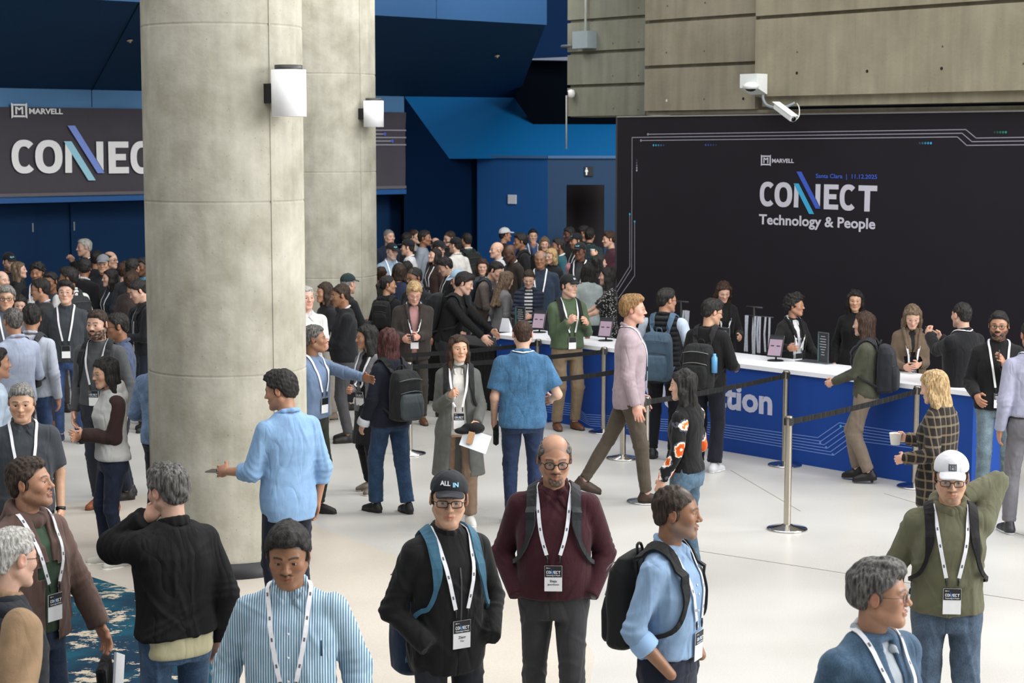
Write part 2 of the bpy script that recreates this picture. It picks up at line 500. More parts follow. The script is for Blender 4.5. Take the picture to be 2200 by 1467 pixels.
def nets(F, lo, h):
    S = F < 0
    c = np.zeros(tuple(d - 1 for d in F.shape), np.int8)
    nx, ny, nz = F.shape
    for (i, j, k) in CORN:
        c += S[i:nx - 1 + i, j:ny - 1 + j, k:nz - 1 + k]
    act = (c > 0) & (c < 8)
    I = np.argwhere(act)
    if len(I) == 0: return np.zeros((0, 3), f32), np.zeros((0, 4), np.int32)
    idx = np.full(act.shape, -1, np.int32); idx[act] = np.arange(len(I))
    vals = np.stack([F[I[:, 0] + i, I[:, 1] + j, I[:, 2] + k] for (i, j, k) in CORN], 1)
    acc = np.zeros((len(I), 3), f32); cnt = np.zeros(len(I), f32)
    for a, b in EDG:
        va, vb = vals[:, a], vals[:, b]
        m = (va < 0) != (vb < 0)
        t = np.where(m, va / np.where(m, va - vb, 1), 0)
        acc += np.where(m[:, None], CORN[a] + t[:, None] * (CORN[b] - CORN[a]), 0); cnt += m
    V = (I + acc / cnt[:, None]) * h + lo
    Q = []
    def quads(s0, s1, off):
        m = s0 != s1
        J = np.argwhere(m)
        fl = s0[m]
        return J, fl
    m = S[:-1, 1:-1, 1:-1] != S[1:, 1:-1, 1:-1]; J = np.argwhere(m); fl = S[:-1, 1:-1, 1:-1][m]
    i, j, k = J[:, 0], J[:, 1] + 1, J[:, 2] + 1
    q = np.stack([idx[i, j - 1, k - 1], idx[i, j, k - 1], idx[i, j, k], idx[i, j - 1, k]], 1); q[~fl] = q[~fl][:, ::-1]; Q.append(q)
    m = S[1:-1, :-1, 1:-1] != S[1:-1, 1:, 1:-1]; J = np.argwhere(m); fl = S[1:-1, :-1, 1:-1][m]
    i, j, k = J[:, 0] + 1, J[:, 1], J[:, 2] + 1
    q = np.stack([idx[i - 1, j, k - 1], idx[i - 1, j, k], idx[i, j, k], idx[i, j, k - 1]], 1); q[~fl] = q[~fl][:, ::-1]; Q.append(q)
    m = S[1:-1, 1:-1, :-1] != S[1:-1, 1:-1, 1:]; J = np.argwhere(m); fl = S[1:-1, 1:-1, :-1][m]
    i, j, k = J[:, 0] + 1, J[:, 1] + 1, J[:, 2]
    q = np.stack([idx[i - 1, j - 1, k], idx[i, j - 1, k], idx[i, j, k], idx[i - 1, j, k]], 1); q[~fl] = q[~fl][:, ::-1]; Q.append(q)
    Q = np.concatenate(Q); Q = Q[(Q >= 0).all(1)]
    return V.astype(f32), Q
def wobble(V, amp, freq, rng, stretch=(1, 1, 1), n=6):
    """smooth pseudo-noise per point"""
    s = np.zeros(len(V), f32); P = V * np.array(stretch, f32)
    for _ in range(n):
        kvec = rng.normal(size=3).astype(f32); kvec *= freq * rng.uniform(0.5, 1.7) / (np.linalg.norm(kvec) + 1e-6)
        s += np.sin(P @ kvec + rng.uniform(0, 6.28))
    return s * (amp / math.sqrt(n / 2))
def vnormals(V, Q):
    d1 = V[Q[:, 2]] - V[Q[:, 0]]; d2 = V[Q[:, 3]] - V[Q[:, 1]]
    fn = np.cross(d1, d2)
    Nn = np.zeros_like(V)
    for i in range(4):
        for c in range(3): Nn[:, c] += np.bincount(Q[:, i], fn[:, c], len(V))
    return Nn / (np.linalg.norm(Nn, axis=1, keepdims=True) + 1e-12)
def rotx(a): c, s = math.cos(a), math.sin(a); return np.array([[1, 0, 0], [0, c, -s], [0, s, c]], f32)
def roty(a): c, s = math.cos(a), math.sin(a); return np.array([[c, 0, s], [0, 1, 0], [-s, 0, c]], f32)
def rotz(a): c, s = math.cos(a), math.sin(a); return np.array([[c, -s, 0], [s, c, 0], [0, 0, 1]], f32)
def unit(v): return v / (np.linalg.norm(v) + 1e-9)
# ---------------------------------------------------------------- people
TONES = dict(light='dcae94', pink='e0a992', asian='d6a583', tan='bf8b6a', brown='a0704f', dark='7a5038', deep='5a3a2a')
HAIR = dict(black='15120f', dark='241a14', brown='281a12', ash='5b4a3c', auburn='331816', blond='b08a58', grey='6f6c68', silver='a6a39c', pepper='3b3937', sandy='85603a')
HAIR2 = dict(black='33302d', dark='4a3a2e', brown='4c3424', ash='85705a', auburn='5c3230', blond='d6b88a', grey='9c9994', silver='cfccc6', pepper='7a7672', sandy='ab8658')
M_TOR = [[.80, .150, .108, .012], [.86, .168, .116, .012], [.94, .172, .118, .008], [1.04, .158, .110, .0], [1.14, .160, .112, -.004], [1.26, .170, .118, .0], [1.33, .158, .110, .006], [1.38, .126, .090, .012], [1.42, .100, .074, .016], [1.46, .070, .060, .016], [1.49, .058, .054, .014]]
F_TOR = [[.80, .162, .108, .012], [.86, .172, .116, .012], [.94, .166, .112, .008], [1.04, .136, .094, .0], [1.14, .132, .096, -.004], [1.26, .148, .112, -.012], [1.33, .144, .102, .0], [1.38, .116, .082, .012], [1.42, .084, .066, .016], [1.46, .060, .054, .016], [1.49, .050, .048, .014]]
ARMS = dict(down=(.235, -.02, .86, 0), relaxed=(.245, -.09, .87, 0), pocket=(.185, -.075, .92, 0, .7, .9, -.2), strap=(.085, -.185, 1.27, 0), phone=(.05, -.30, 1.14, 0), belly=(.03, -.25, 1.10, 0),
            front=(.12, -.34, 1.10, 0), chin=(.03, -.21, 1.44, 0), reach=(.16, -.50, 1.10, 0), point=(.10, -.55, 1.25, 0), back=(.30, .12, .87, 0), swing=(.27, -.22, .90, 0),
            counter=(.14, -.40, 1.06, 0), up=(.06, -.36, 1.38, 0), cross=(-.06, -.22, 1.16, 0), fwd=(.2, -.3, .98, 0))
def fold_lines(V, amp, rng, s):
    """soft creases: a few ridges radiating across the cloth"""
    out = np.zeros(len(V), f32)
    for _ in range(9):
        c = V3(rng.uniform(-.2, .2), rng.uniform(-.15, .15), rng.uniform(.85, 1.4)) * s
        d = unit(V3(rng.normal() * .8, rng.normal() * .5, rng.normal()))
        n = unit(np.cross(d, V3(*rng.normal(size=3))))
        q = V - c
        a = (q @ n) + .25 * (q @ d) ** 2
        w = np.exp(-(a / .009) ** 2) - .5 * np.exp(-((a - .02) / .016) ** 2)
        out += w * np.exp(-((q @ d) / .12) ** 2) * amp
    return out
PEOPLE = []
RIG = {}
def ik(S, W, l1, l2, hint):
    d = W - S; L = float(np.linalg.norm(d)); Lm = min(L, (l1 + l2) * 0.998)
    d = d / (L + 1e-9); W = S + d * Lm
    a = (l1 * l1 - l2 * l2 + Lm * Lm) / (2 * Lm)
    hgt = math.sqrt(max(l1 * l1 - a * a, 0))
    hn = hint - d * float(hint @ d)
    return S + d * a + unit(hn) * hgt, W
def bspl(P, n):
    P = np.array(P, f32); m = len(P); t = np.linspace(0, m - 1, n); out = []
    for x in t:
        i = min(int(x), m - 2); f = x - i
        p0, p1, p2, p3 = P[max(i - 1, 0)], P[i], P[i + 1], P[min(i + 2, m - 1)]
        out.append(0.5 * ((2 * p1) + (-p0 + p2) * f + (2 * p0 - 5 * p1 + 4 * p2 - p3) * f * f + (-p0 + 3 * p1 - 3 * p2 + p3) * f ** 3))
    return np.array(out, f32)
def drape(prims, P, off, it=4, reach=0.03):
    for _ in range(it):
        d = sdf_points(prims, P); G = grad(prims, P)
        mv = np.where(d < off, off - d, np.where(d < off + reach, off - d, 0))
        P = P + G * mv[:, None]
    return P, grad(prims, P)
def hand_prims(W, D, T, Nn, curl, s, thumb=0.5):
    pr = []
    def at(a, b, c): return W + (D * a + T * b + Nn * c) * s
    R = np.array([T, Nn, D], f32)
    pr.append(ell(at(.045, 0, 0), np.array([.042, .017, .052]) * s, R, k=.012))
    pr.append(cap(at(-.03, 0, 0), at(.02, 0, 0), .026 * s, .024 * s, k=.02))
    for i, (L, r) in enumerate(((.072, .0092), (.080, .0094), (.074, .0090), (.058, .0080))):
        b0 = .029 - .0195 * i
        p = at(.078 - .004 * abs(i - 1), b0, 0); c = 0
        for f, q in ((.45, .9), (.30, 1.1), (.25, .8)):
            c += curl * q
            n = p + (D * math.cos(c) + Nn * math.sin(c) + T * (.06 * (1.5 - i))) * (L * f * s)
            pr.append(cap(p, n, r * s, r * .93 * s, k=.004)); p = n
    p = at(.012, .028, .006)
    q = p + unit(D * .62 + T * .75 + Nn * .35) * (.040 * s)
    w = q + unit(D * .9 + T * .15 + Nn * thumb) * (.034 * s)
    pr += [cap(p, q, .0135 * s, .0115 * s, k=.012), cap(q, w, .011 * s, .0095 * s, k=.006)]
    return pr
def head_prims(sex, fat, nose=1.0):
    f = fat; jw = .046 if sex == 'm' else .038
    pr = [ell((0, .014, .036), (.0765, .096, .084), k=.03), ell((0, -.032, -.012), (.0645 * f, .060, .082), k=.03),
          ell((0, -.040, -.072), (jw * f, .046, .040), k=.03), ell((0, -.076, -.101), (.021 * f, .018, .016), k=.02)]
    for s in (-1, 1):
        pr += [cap((s * .056 * f, .006, -.050), (s * .020, -.072, -.100), .020, .016, k=.025),
               ell((s * .043, -.060, -.022), (.023 * f, .024, .022), k=.02),
               cap((s * .012, -.088, .021), (s * .044, -.072, .023), .0085, .007, k=.014)]
    pr += [cap((0, -.086, .016), (0, -.102, -.020), .0085, .0105 * nose, k=.012), ell((0, -.1075, -.0275), (.0135 * nose, .0125, .0105), k=.008)]
    for s in (-1, 1): pr.append(ell((s * .0135 * nose, -.0965, -.0310), (.0085, .0095, .0080), k=.005))
    for s in (-1, 1): pr.append(ell((s * .0315, -.103, .001), (.0190, .0185, .0120), op='s', k=.010))
    for s in (-1, 1):
        pr += [ell((s * .0315, -.0745, .0088), (.0170, .0138, .0062), k=.003), ell((s * .0315, -.0745, -.0088), (.0155, .0125, .0052), k=.003)]
    pr += [cap((-.021, -.0885, -.0595), (0, -.0960, -.0570), .0045, .0062, k=.006), cap((.021, -.0885, -.0595), (0, -.0960, -.0570), .0045, .0062, k=.006),
           cap((-.016, -.0890, -.0690), (0, -.0925, -.0700), .0060, .0072, k=.006), cap((.016, -.0890, -.0690), (0, -.0925, -.0700), .0060, .0072, k=.006),
           cap((-.025, -.0975, -.0640), (.025, -.0975, -.0640), .0028, .0028, op='s', k=.003)]
    for s in (-1, 1):
        R = rotz(-s * .35) @ roty(0)
        pr += [ell((s * .0825, .012, -.002), (.0085, .0190, .0310), R, k=.006), ell((s * .092, .008, .004), (.0060, .0105, .0170), R, op='s', k=.005)]
    return pr
def put(name, V, Q, R, t, mat, parent, cols=None, shift=None):
    V = V @ R.T + t if R is not None else V
    if shift is not None: V = V - shift
    me = mesh_np(name, V, Q)
    if cols is not None:
        a = me.color_attributes.new('tone', 'FLOAT_COLOR', 'POINT')
        c = np.ones((len(V), 4), f32); c[:, :3] = cols; a.data.foreach_set('color', c.ravel())
    return link(name, me, mat, parent)
def sphere_mesh(c, r, front, n=14):
    V = []; Q = []
    f = unit(np.array(front, f32)); a = unit(np.cross(f, [0, 0, 1])); b = np.cross(f, a)
    for i in range(n + 1):
        th = math.pi * 0.72 * i / n
        for j in range(16):
            ph = 2 * math.pi * j / 16
            V.append(c + r * (f * math.cos(th) + (a * math.cos(ph) + b * math.sin(ph)) * math.sin(th)))
    for i in range(n):
        for j in range(16): Q.append((i * 16 + j, (i + 1) * 16 + j, (i + 1) * 16 + (j + 1) % 16, i * 16 + (j + 1) % 16))
    th = np.repeat(np.pi * .72 * np.arange(n + 1) / n, 16)
    return np.array(V, f32), np.array(Q, np.int32), th

def person(label, u, v, h=1.74, yaw=0, sex='m', g=1.0, head=(0, 0, 0), lean=0, skin='tan', hair=('short', 'black'), top=None, under=None,
           legs=None, arms=('down', 'down'), feet=None, beard=None, glasses=None, hat=None, lanyard=None, pack=None, shoe='1c1a1a', belt=None,
           name_lines=None, fat=1.0, group=None, curl=(.35, .35), key=None, belly=0.0, foot=None, watch=None, cuffs=None, heels=False):
    seed = int(u * 7 + v * 13) % 99991; rng = np.random.default_rng(seed)
    s = h / 1.75; yw = math.radians(yaw)
    hs = (1.0 if sex == 'm' else .945) * (0.5 + 0.5 * s) * 1.02
    tor = np.array(M_TOR if sex == 'm' else F_TOR, f32); tor = tor.copy()
    gz = np.interp(tor[:, 0], [.8, 1.0, 1.15, 1.3, 1.40, 1.5], [1, 1, 1, .75, .2, 0])
    tor[:, 1] *= 1 + (g - 1) * gz; tor[:, 2] *= 1 + (g - 1) * gz * 1.25
    if belly:
        bz = np.exp(-((tor[:, 0] - 1.08) / .12) ** 2) * belly
        tor[:, 2] += bz * .5; tor[:, 3] -= bz * .5; tor[:, 1] += bz * .25
    tor[:, :] *= s
    hz = .95 * s
    Rl = rotx(math.radians(-lean)).T if False else rotx(math.radians(lean))   # leaning forward moves the chest towards -Y
    hip0 = V3(0, 0, hz)
    def tp(x, y, z): return hip0 + Rl @ (V3(x * s, y * s, z * s) - hip0)
    Rt = Rl.T                                  # world->torso rows
    o_t = hip0
    def table(off, z0, z1, flare=0.0, offd=None):
        zz = [z0 * s] + [t for t in tor[:, 0] if z0 * s < t < z1 * s] + [z1 * s]
        zz2 = np.array(zz)
        T = np.zeros((len(zz), 4), f32); T[:, 0] = zz2 - hz
        for c in (1, 2, 3): T[:, c] = np.interp(zz2, tor[:, 0], tor[:, c])
        T[:, 1] += off; T[:, 2] += off if offd is None else offd
        if flare:
            k = np.clip((1.05 * s - zz2) / (1.05 * s), 0, 1) * flare; T[:, 1] += k; T[:, 2] += k * .7
        return T
    fem = .88 if sex == 'f' else 1.0
    # head placement
    Rh = rotz(math.radians(head[0])) @ rotx(math.radians(head[1])) @ roty(math.radians(head[2]))
    if lean > 25: Rh = Rh @ rotx(math.radians(lean * .3))
    piv = tp(0, .0, 1.515)
    hc = piv + Rh @ (V3(0, -.012, .112) * hs) + V3(0, -.01, 0)
    tip = hc + Rh @ (V3(0, .01, .125) * hs)
    if foot is not None: W = at_z(foot[0], foot[1], 0); root_xy = (W.x, W.y)
    else:
        W = at_z(u, v, float(tip[2]) + .004)
        c, sn = math.cos(yw), math.sin(yw)
        root_xy = (W.x - (c * tip[0] - sn * tip[1]), W.y - (sn * tip[0] + c * tip[1]))
    dist = root_xy[1]; ppm = F_PX / dist
    hv = float(np.clip(1.5 / ppm, .0030, .0085)); bv = float(np.clip(3.3 / ppm, .0075, .016))
    far = ppm < 165
    root = empty('person', (root_xy[0], root_xy[1], 0), yw)
    tag(root, label, 'person', group)
    skc = np.array(lin(TONES[skin]), f32); skc = (skc * .88 + float(skc.mean()) * .12) * .88
    if hat: hair = ('crop',) + tuple(hair[1:])
    hcol = hair[1] if hair and hair[1] in HAIR else 'black'
    hrgb = np.array(lin(HAIR[hcol]), f32)
    smat = skin_mat(); hmat = hair_mat(HAIR[hcol], HAIR2[hcol])
    # ----- arms
    armj = []
    for i, sd in enumerate((1, -1)):         # person's left (+X), right (-X)
        a = arms[i]; a = ARMS[a] if isinstance(a, str) else a
        S = tp(sd * (.170 if sex == 'm' else .142) * (1 + (g - 1) * .6), .012, 1.375)
        Wt = V3(sd * a[0] * s, a[1] * s, a[2] * s)
        if lean: Wt = Wt + V3(0, -math.sin(math.radians(lean)) * .2 * s, 0)
        hint = V3(*a[4:7]) * V3(sd, 1, 1) if len(a) > 4 else V3(sd * .45, .9, -.5)
        E, Wr = ik(S, Wt, .285 * s, .255 * s, hint)
        armj.append((S, E, Wr))
    # ----- legs
    feet = feet or ((.105, .0, 0), (.105, .03, 0))
    legj = []
    for i, sd in enumerate((1, -1)):
        ft = feet[i]; lift = ft[2]
        Hh = V3(sd * .092 * s, 0.005, .90 * s)
        A = V3(sd * ft[0] * s, ft[1] * s + .02, .085 * s + lift)
        K, A = ik(Hh, A, .415 * s, .412 * s, V3(sd * .08, -1, 0))
        legj.append((Hh, K, A, lift))
    legs = legs or dict(mat=cloth('22242c', 'cotton'))
    top = top or dict(mat=cloth('333a46', 'cotton'))
    # ----- top garment
    def garment(td, off, sleeves=True):
        hem = td.get('hem', .88); z1 = td.get('neck', 1.47)
        pr = [loft(o_t, Rt, table(off, hem, z1, td.get('flare', 0.0)), k=.03, e=2.4, rd=.012)]
        for sd in (1, -1):
            pr.append(cap(tp(sd * .045, .016, 1.425), tp(sd * .155 * fem, .012, 1.380), .044 * s + off * .5, (.052 * fem) * s + off * .5, k=.06))
        sl = td.get('sleeve', 'long')
        if sleeves and sl != 'none':
            for i, (S, E, Wr) in enumerate(armj):
                sd = (1, -1)[i]
                gg = (1 + (g - 1) * .8) * (1 if sex == 'm' else .86)
                lo = td.get('loose', .0)
                rs, re, rw = .056 * gg * s + off * .5, .046 * gg * s + off * .5 + lo, .032 * gg * s + off * .7 + lo
                if sl == 'short':
                    e2 = S + (E - S) * .78
                    pr.append(cap(S, e2, rs, re + .010, k=.045, cut=True))
                else:
                    pr.append(cap(S, E, rs, re, k=.022))
                    fr = dict(long=.99, three=.55, rolled=.38).get(sl, .99)
                    pr.append(cap(E, E + (Wr - E) * fr, re, re + (rw - re) * fr + (.004 if sl == 'rolled' else 0), k=.02, cut=True))
        elif sl == 'none':
            pass
        return pr
    off = td_off = top.get('off', .016)
    gp = garment(top, off)
    full = list(gp)
    opn = top.get('open', 0)
    carve = []
    if opn:
        yf = -.30
        wt_, wb_ = opn if isinstance(opn, tuple) else (opn, opn)
        for zz0, zz1, w0, w1 in ((1.46, top.get('vbot', 1.10), wt_, wb_), (top.get('vbot', 1.10), top.get('hem', .88) - .05, wb_, top.get('wlow', wb_))):
            T = np.array([[(min(zz0, zz1)) * s - hz, (w1 if zz1 < zz0 else w0), .24, 0], [(max(zz0, zz1)) * s - hz, (w0 if zz1 < zz0 else w1), .24, 0]], f32)
            carve.append(loft(o_t + Rl @ V3(0, -.26, 0), Rt, T, k=.008, op='s', e=6))
        gp = gp + carve
    if top.get('neckhole', True):
        pass
    if top.get('collar') in ('shirt', 'polo') and not opn:
        gp = gp + [cap(tp(0, -.075, 1.50), tp(0, -.118, 1.37), .038 * s, .012 * s, op='s', k=.006)]
    V, Q = polygonise(gp, bv * (1 if not far else 1))
    am = top.get('fold', .0055) * .42
    Nn = vnormals(V, Q)
    V = V + Nn * (wobble(V, am, 17, rng, (1.3, 1, .55), 4) + fold_lines(V, am * 1.5, rng, s))[:, None]
    for (S, E, Wr) in armj:
        dE = np.linalg.norm(V - E, axis=1); wgt = np.exp(-(dE / .09) ** 2)
        ax = unit(unit(Wr - S) + .35 * V3(*rng.normal(size=3))); V = V + Nn * (wgt * .0042 * np.sin((V @ ax) * 150 + wobble(V, 1.2, 30, rng)))[:, None]
    tob = put(top.get('name', 'shirt'), V, Q, None, 0, top['mat'], root)
    if top.get('tlabel'): tob['label'] = top['tlabel']
    if under:
        up = [loft(o_t, Rt, table(off * .25, under.get('hem', .9), 1.475), k=.03, e=2.4, rd=.01)]
        V, Q = polygonise(up, bv)
        put(under.get('name', 'inner_shirt'), V, Q, None, 0, under['mat'], root)
        full = full + up
    if 'sleeve_mat' in top:
        pr = []
        for i, (S, E, Wr) in enumerate(armj):
            gg = (1 + (g - 1) * .8) * (1 if sex == 'm' else .86)
            rs, re, rw = .062 * gg * s + off * .7, .049 * gg * s + off * .75, .033 * gg * s + off
            pr += [cap(S, E, rs, re, k=.03), cap(E, Wr, re, rw, k=.02, cut=True)]
        V, Q = polygonise(pr, bv); V = V + vnormals(V, Q) * wobble(V, .005, 30, rng)[:, None]
        o = put('sleeve', V, Q, None, 0, top['sleeve_mat'], root)
        full = full + pr
    # ----- collar / hood
    ckind = top.get('collar', 'crew')
    cm = top.get('collar_mat', (under or top)['mat'])
    nk = tp(0, .012, 1.462); Rn = Rl @ rotx(math.radians(16))
    cp = None
    if ckind in ('shirt', 'polo'):
        cp = []
        for sd in (-1, 1):
            pts = [nk + Rn @ (V3(sd * .0, .070, .026) * s), nk + Rn @ (V3(sd * .056, .044, .026) * s), nk + Rn @ (V3(sd * .074, -.008, .016) * s), nk + Rn @ (V3(sd * .056, -.060, .002) * s), nk + Rn @ (V3(sd * .026, -.086, -.016) * s)]
            for a, b in zip(pts[:-1], pts[1:]): cp.append(cap(a, b, .0155 * s, .0155 * s, k=.008))
            cp.append(cap(nk + Rn @ (V3(sd * .060, -.060, .0) * s), nk + Rn @ (V3(sd * .062, -.114, -.052) * s), .021 * s, .006 * s, k=.008)); cp.append(cap(nk + Rn @ (V3(sd * .034, -.090, -.012) * s), nk + Rn @ (V3(sd * .058, -.116, -.052) * s), .013 * s, .006 * s, k=.008))
    elif ckind in ('crew', 'zip', 'turtle'):
        cp = []; hgt = dict(crew=.004, zip=.03, turtle=.055)[ckind]; rr = dict(crew=.060, zip=.064, turtle=.055)[ckind]
        for lv in ([0] if ckind == 'crew' else [0, hgt * .5, hgt]):
            ring = [nk + Rn @ (V3(math.sin(t) * rr, -math.cos(t) * rr * 1.02, lv + (0.0)) * s) for t in np.linspace(0, 2 * math.pi, 13)]
            for a, b in zip(ring[:-1], ring[1:]): cp.append(cap(a, b, .011 * s, .011 * s, k=.012))
    elif ckind == 'hood':
        cp = []
        for lv, rr in ((.0, .085), (.022, .082)):
            ring = [nk + Rn @ (V3(math.sin(t) * rr, -math.cos(t) * rr * .95 + .012, lv - .018 * math.cos(t)) * s) for t in np.linspace(0, 2 * math.pi, 13)]
            for a, b in zip(ring[:-1], ring[1:]): cp.append(cap(a, b, .022 * s, .022 * s, k=.02))
        cp.append(ell(tp(0, .10, 1.42), V3(.11, .045, .07) * s, k=.04))
    elif ckind == 'lapel':
        cp = []
        for sd in (-1, 1):
            pts = [nk + V3(0, .070, .022) * s, nk + V3(sd * .060, .040, .018) * s, nk + V3(sd * .082, -.015, .0) * s, tp(sd * .075, -.10, 1.37), tp(sd * .058, -.125, 1.28), tp(sd * .022, -.135, top.get('vbot', 1.12) + .02)]
            pts, _ = drape(full, bspl(pts, 12), .004)
            wd = np.interp(np.arange(12), [0, 3, 6, 8, 11], [.012, .014, .020, .018, .006])
            for a, b, w0, w1 in zip(pts[:-1], pts[1:], wd[:-1], wd[1:]): cp.append(cap(a, b, w0 * s, w1 * s, k=.01))
    if cp:
        V, Q = polygonise(cp, min(bv, .009 if not far else .012))
        put({'hood': 'hood', 'lapel': 'lapels'}.get(ckind, 'collar'), V, Q, None, 0, top['mat'] if ckind in ('hood', 'lapel', 'zip', 'turtle', 'crew') and not top.get('collar_mat') else cm, root)
    if under and ckind in ('lapel', 'open', 'hoodopen', 'zipopen'):   # shirt collar inside a jacket
        cp = []
        for sd in (-1, 1):
            pts = [nk + Rn @ (V3(0, .062, .030) * s), nk + Rn @ (V3(sd * .052, .035, .028) * s), nk + Rn @ (V3(sd * .062, -.012, .014) * s), nk + Rn @ (V3(sd * .036, -.062, -.008) * s), nk + Rn @ (V3(sd * .030, -.09, -.035) * s)]
            for a, b in zip(pts[:-1], pts[1:]): cp.append(cap(a, b, .011 * s, .011 * s, k=.01))
        V, Q = polygonise(cp, min(bv, .009)); put('collar', V, Q, None, 0, under['mat'], root)
    # ----- trousers / skirt
    T = table(.002, .80, min(1.02, top.get('hem', .88) + (.05 if top.get('hem', .88) < .9 else .08)))
    lp = [loft(o_t, np.eye(3, dtype=f32) if lean < 20 else Rt, T, k=.03, rd=.01)]
    wide = legs.get('wide', 0.0); gl = 1 + (g - 1) * .7
    if 'skirt' in legs:
        zb = legs['skirt']
        Ts = np.array([[zb * s - hz, .20 * s, .17 * s, .0], [.7 * s - hz, .19 * s, .14 * s, .01], [.95 * s - hz, .165 * s * gl, .115 * s, .008]], f32)
        lp.append(loft(o_t, np.eye(3, dtype=f32), Ts, k=.03))
        V, Q = polygonise(lp, bv); put('skirt', V, Q, None, 0, legs['mat'], root)
        lp = [loft(o_t, np.eye(3, dtype=f32), table(-.01, .80, .9), k=.03)]; legm = legs.get('mat2', legs['mat'])
    else: legm = legs['mat']
    cutf = legs.get('len', .96)
    for (Hh, K, A, lift) in legj:
        lp.append(cap(Hh, K, .088 * gl * s, (.062 + wide * .5) * s, k=.03))
        lp.append(cap(K, K + (A - K) * cutf, (.062 + wide * .5) * s, (.048 + wide) * s, k=.02, cut=True))
    V, Q = polygonise(lp, bv); Nn = vnormals(V, Q)
    kz = np.zeros(len(V), f32)
    for (Hh, K, A, lift) in legj: kz += np.exp(-(np.linalg.norm(V - K, axis=1) / .09) ** 2) + .9 * np.exp(-(np.linalg.norm(V - A, axis=1) / .11) ** 2)
    kz *= (V[:, 2] < .85 * s)
    VL = V.copy(); VL[:, 2] += .45 * s; V = V + Nn * fold_lines(VL, .006, rng, s)[:, None]
    V = V + Nn * (wobble(V, .0028, 16, rng, (1, 1, .7)) + kz * .0035 * np.sin(V[:, 2] * 120 + wobble(V, 1.5, 25, rng)))[:, None]
    put('trousers', V, Q, None, 0, legm, root)
    # ----- shoes
    for i, (Hh, K, A, lift) in enumerate(legj):
        sd = (1, -1)[i]; pit = min(lift * 4.0, .9)
        Rf = rotz(sd * .12) @ rotx(pit)
        def fp(x, y, z): return A + Rf @ (V3(x, y, z) * s)
        sp = [cap(fp(0, .040, -.050), fp(0, -.055, -.052), .034 * s, .040 * s, k=.02), cap(fp(0, -.055, -.052), fp(sd * .008, -.145, -.062), .040 * s, .033 * s, k=.02),
              cap(fp(0, .020, .0), fp(0, .02, -.045), .036 * s, .038 * s, k=.03), cap(fp(0, .0, -.02), fp(0, -.10, -.052), .030 * s, .030 * s, k=.03)]
        R2 = (Rf).T
        sp.append(loft(fp(0, -.04, 0), R2, np.array([[-.086 * s, .05 * s, .15 * s, 0], [.07 * s, .05 * s, .15 * s, 0]], f32), k=.004, op='i', e=3))
        V, Q = polygonise(sp, max(bv * .8, .006))
        smt = plain(shoe if isinstance(shoe, str) else shoe[0], .5, bump=.1)
        so = put('shoe', V, Q, None, 0, smt, root)
        so_pr = [cap(fp(0, .040, -.076), fp(0, -.055, -.076), .034 * s, .043 * s, k=.02), cap(fp(0, -.055, -.076), fp(sd * .008, -.145, -.076), .043 * s, .036 * s, k=.02),
                 loft(fp(0, -.04, 0), R2, np.array([[-.086 * s, .055 * s, .16 * s, 0], [-.066 * s, .055 * s, .16 * s, 0]], f32), k=.002, op='i', e=3)]
        V, Q = polygonise(so_pr, max(bv * .8, .006))
        if len(V): put('sole', V, Q, None, 0, plain(shoe[1] if not isinstance(shoe, str) else '15130f', .7), so)
    # ----- body skin: trunk, limbs, neck, head, hands in one mesh
    chunks = []
    bp = [loft(o_t, Rt, table(-.016, .82, 1.44), k=.03), cap(tp(0, .02, 1.40), hc + Rh @ (V3(0, .02, -.06) * hs), .054 * s * (1 if sex == 'm' else .88), .056 * hs * (1 if sex == 'm' else .86), k=.03)]
    for i, (S, E, Wr) in enumerate(armj):
        gg = (1 if sex == 'm' else .84)
        hid = (arms[i] == 'pocket' or (not isinstance(arms[i], str) and len(arms[i]) > 3 and arms[i][3] == 'p')) and top.get('sleeve', 'long') == 'long'
        bp += [cap(S, E, .046 * gg * s, .040 * gg * s, k=.03), cap(E, Wr + (Wr - E) * (-.16 if hid else .05), .040 * gg * s, .026 * gg * s, k=.02)]
    for (Hh, K, A, lift) in legj:
        bp += [cap(Hh, K, .070 * s, .046 * s, k=.03), cap(K, A, .046 * s, .036 * s, k=.02)]
    V, Q = polygonise(bp, bv if top.get('sleeve') in ('short', 'rolled', 'three') else max(bv, .012))
    chunks.append((V, Q, np.tile(skc, (len(V), 1))))
    # head
    hp = head_prims(sex, fat, rng.uniform(.92, 1.12))
    nb = (Rh.T @ (tp(0, .02, 1.42) - hc)) / hs
    hp.insert(0, cap(nb, (0, .018, -.058), .056 if sex == 'm' else .047, .055 if sex == 'm' else .046, k=.03))
    V, Q = polygonise(hp, hv / hs, clip=(V3(-.13, -.16, -.20), V3(.13, .16, .16)))
    x, y, z = V[:, 0], V[:, 1], V[:, 2]
    C = np.tile(skc, (len(V), 1))
    def mixc(m, col, k=1.0):
        C[:] = C + (np.array(col, f32) - C) * (np.clip(m, 0, 1) * k)[:, None]
    def soft(d, w): return np.clip(.5 - d / w, 0, 1)
    cheek = np.exp(-(((np.abs(x) - .042) / .02) ** 2 + ((z + .025) / .022) ** 2)) * (y < -.04)
    mixc(cheek, skc * V3(1.08, .86, .84), .6)
    ear = soft(-(np.abs(x) - .080), .006) * (y > -.02); mixc(ear, skc * V3(1.05, .8, .78), .6)
    lipd = np.sqrt((x / .028) ** 2 + ((z + .0640) / .0105) ** 2 + ((y + .096) / .02) ** 2) - 1
    mixc(soft(lipd, .5), skc * (V3(.80, .52, .52) if sex == 'm' else V3(.85, .42, .44)), .75)
    hl = z + .714 * y
    kind = hair[0] if hair else 'none'
    if kind not in ('none', 'ring'): mixc(soft(-(hl - .012), .012) * (np.abs(x) < .077), hrgb * 1.4, .9)
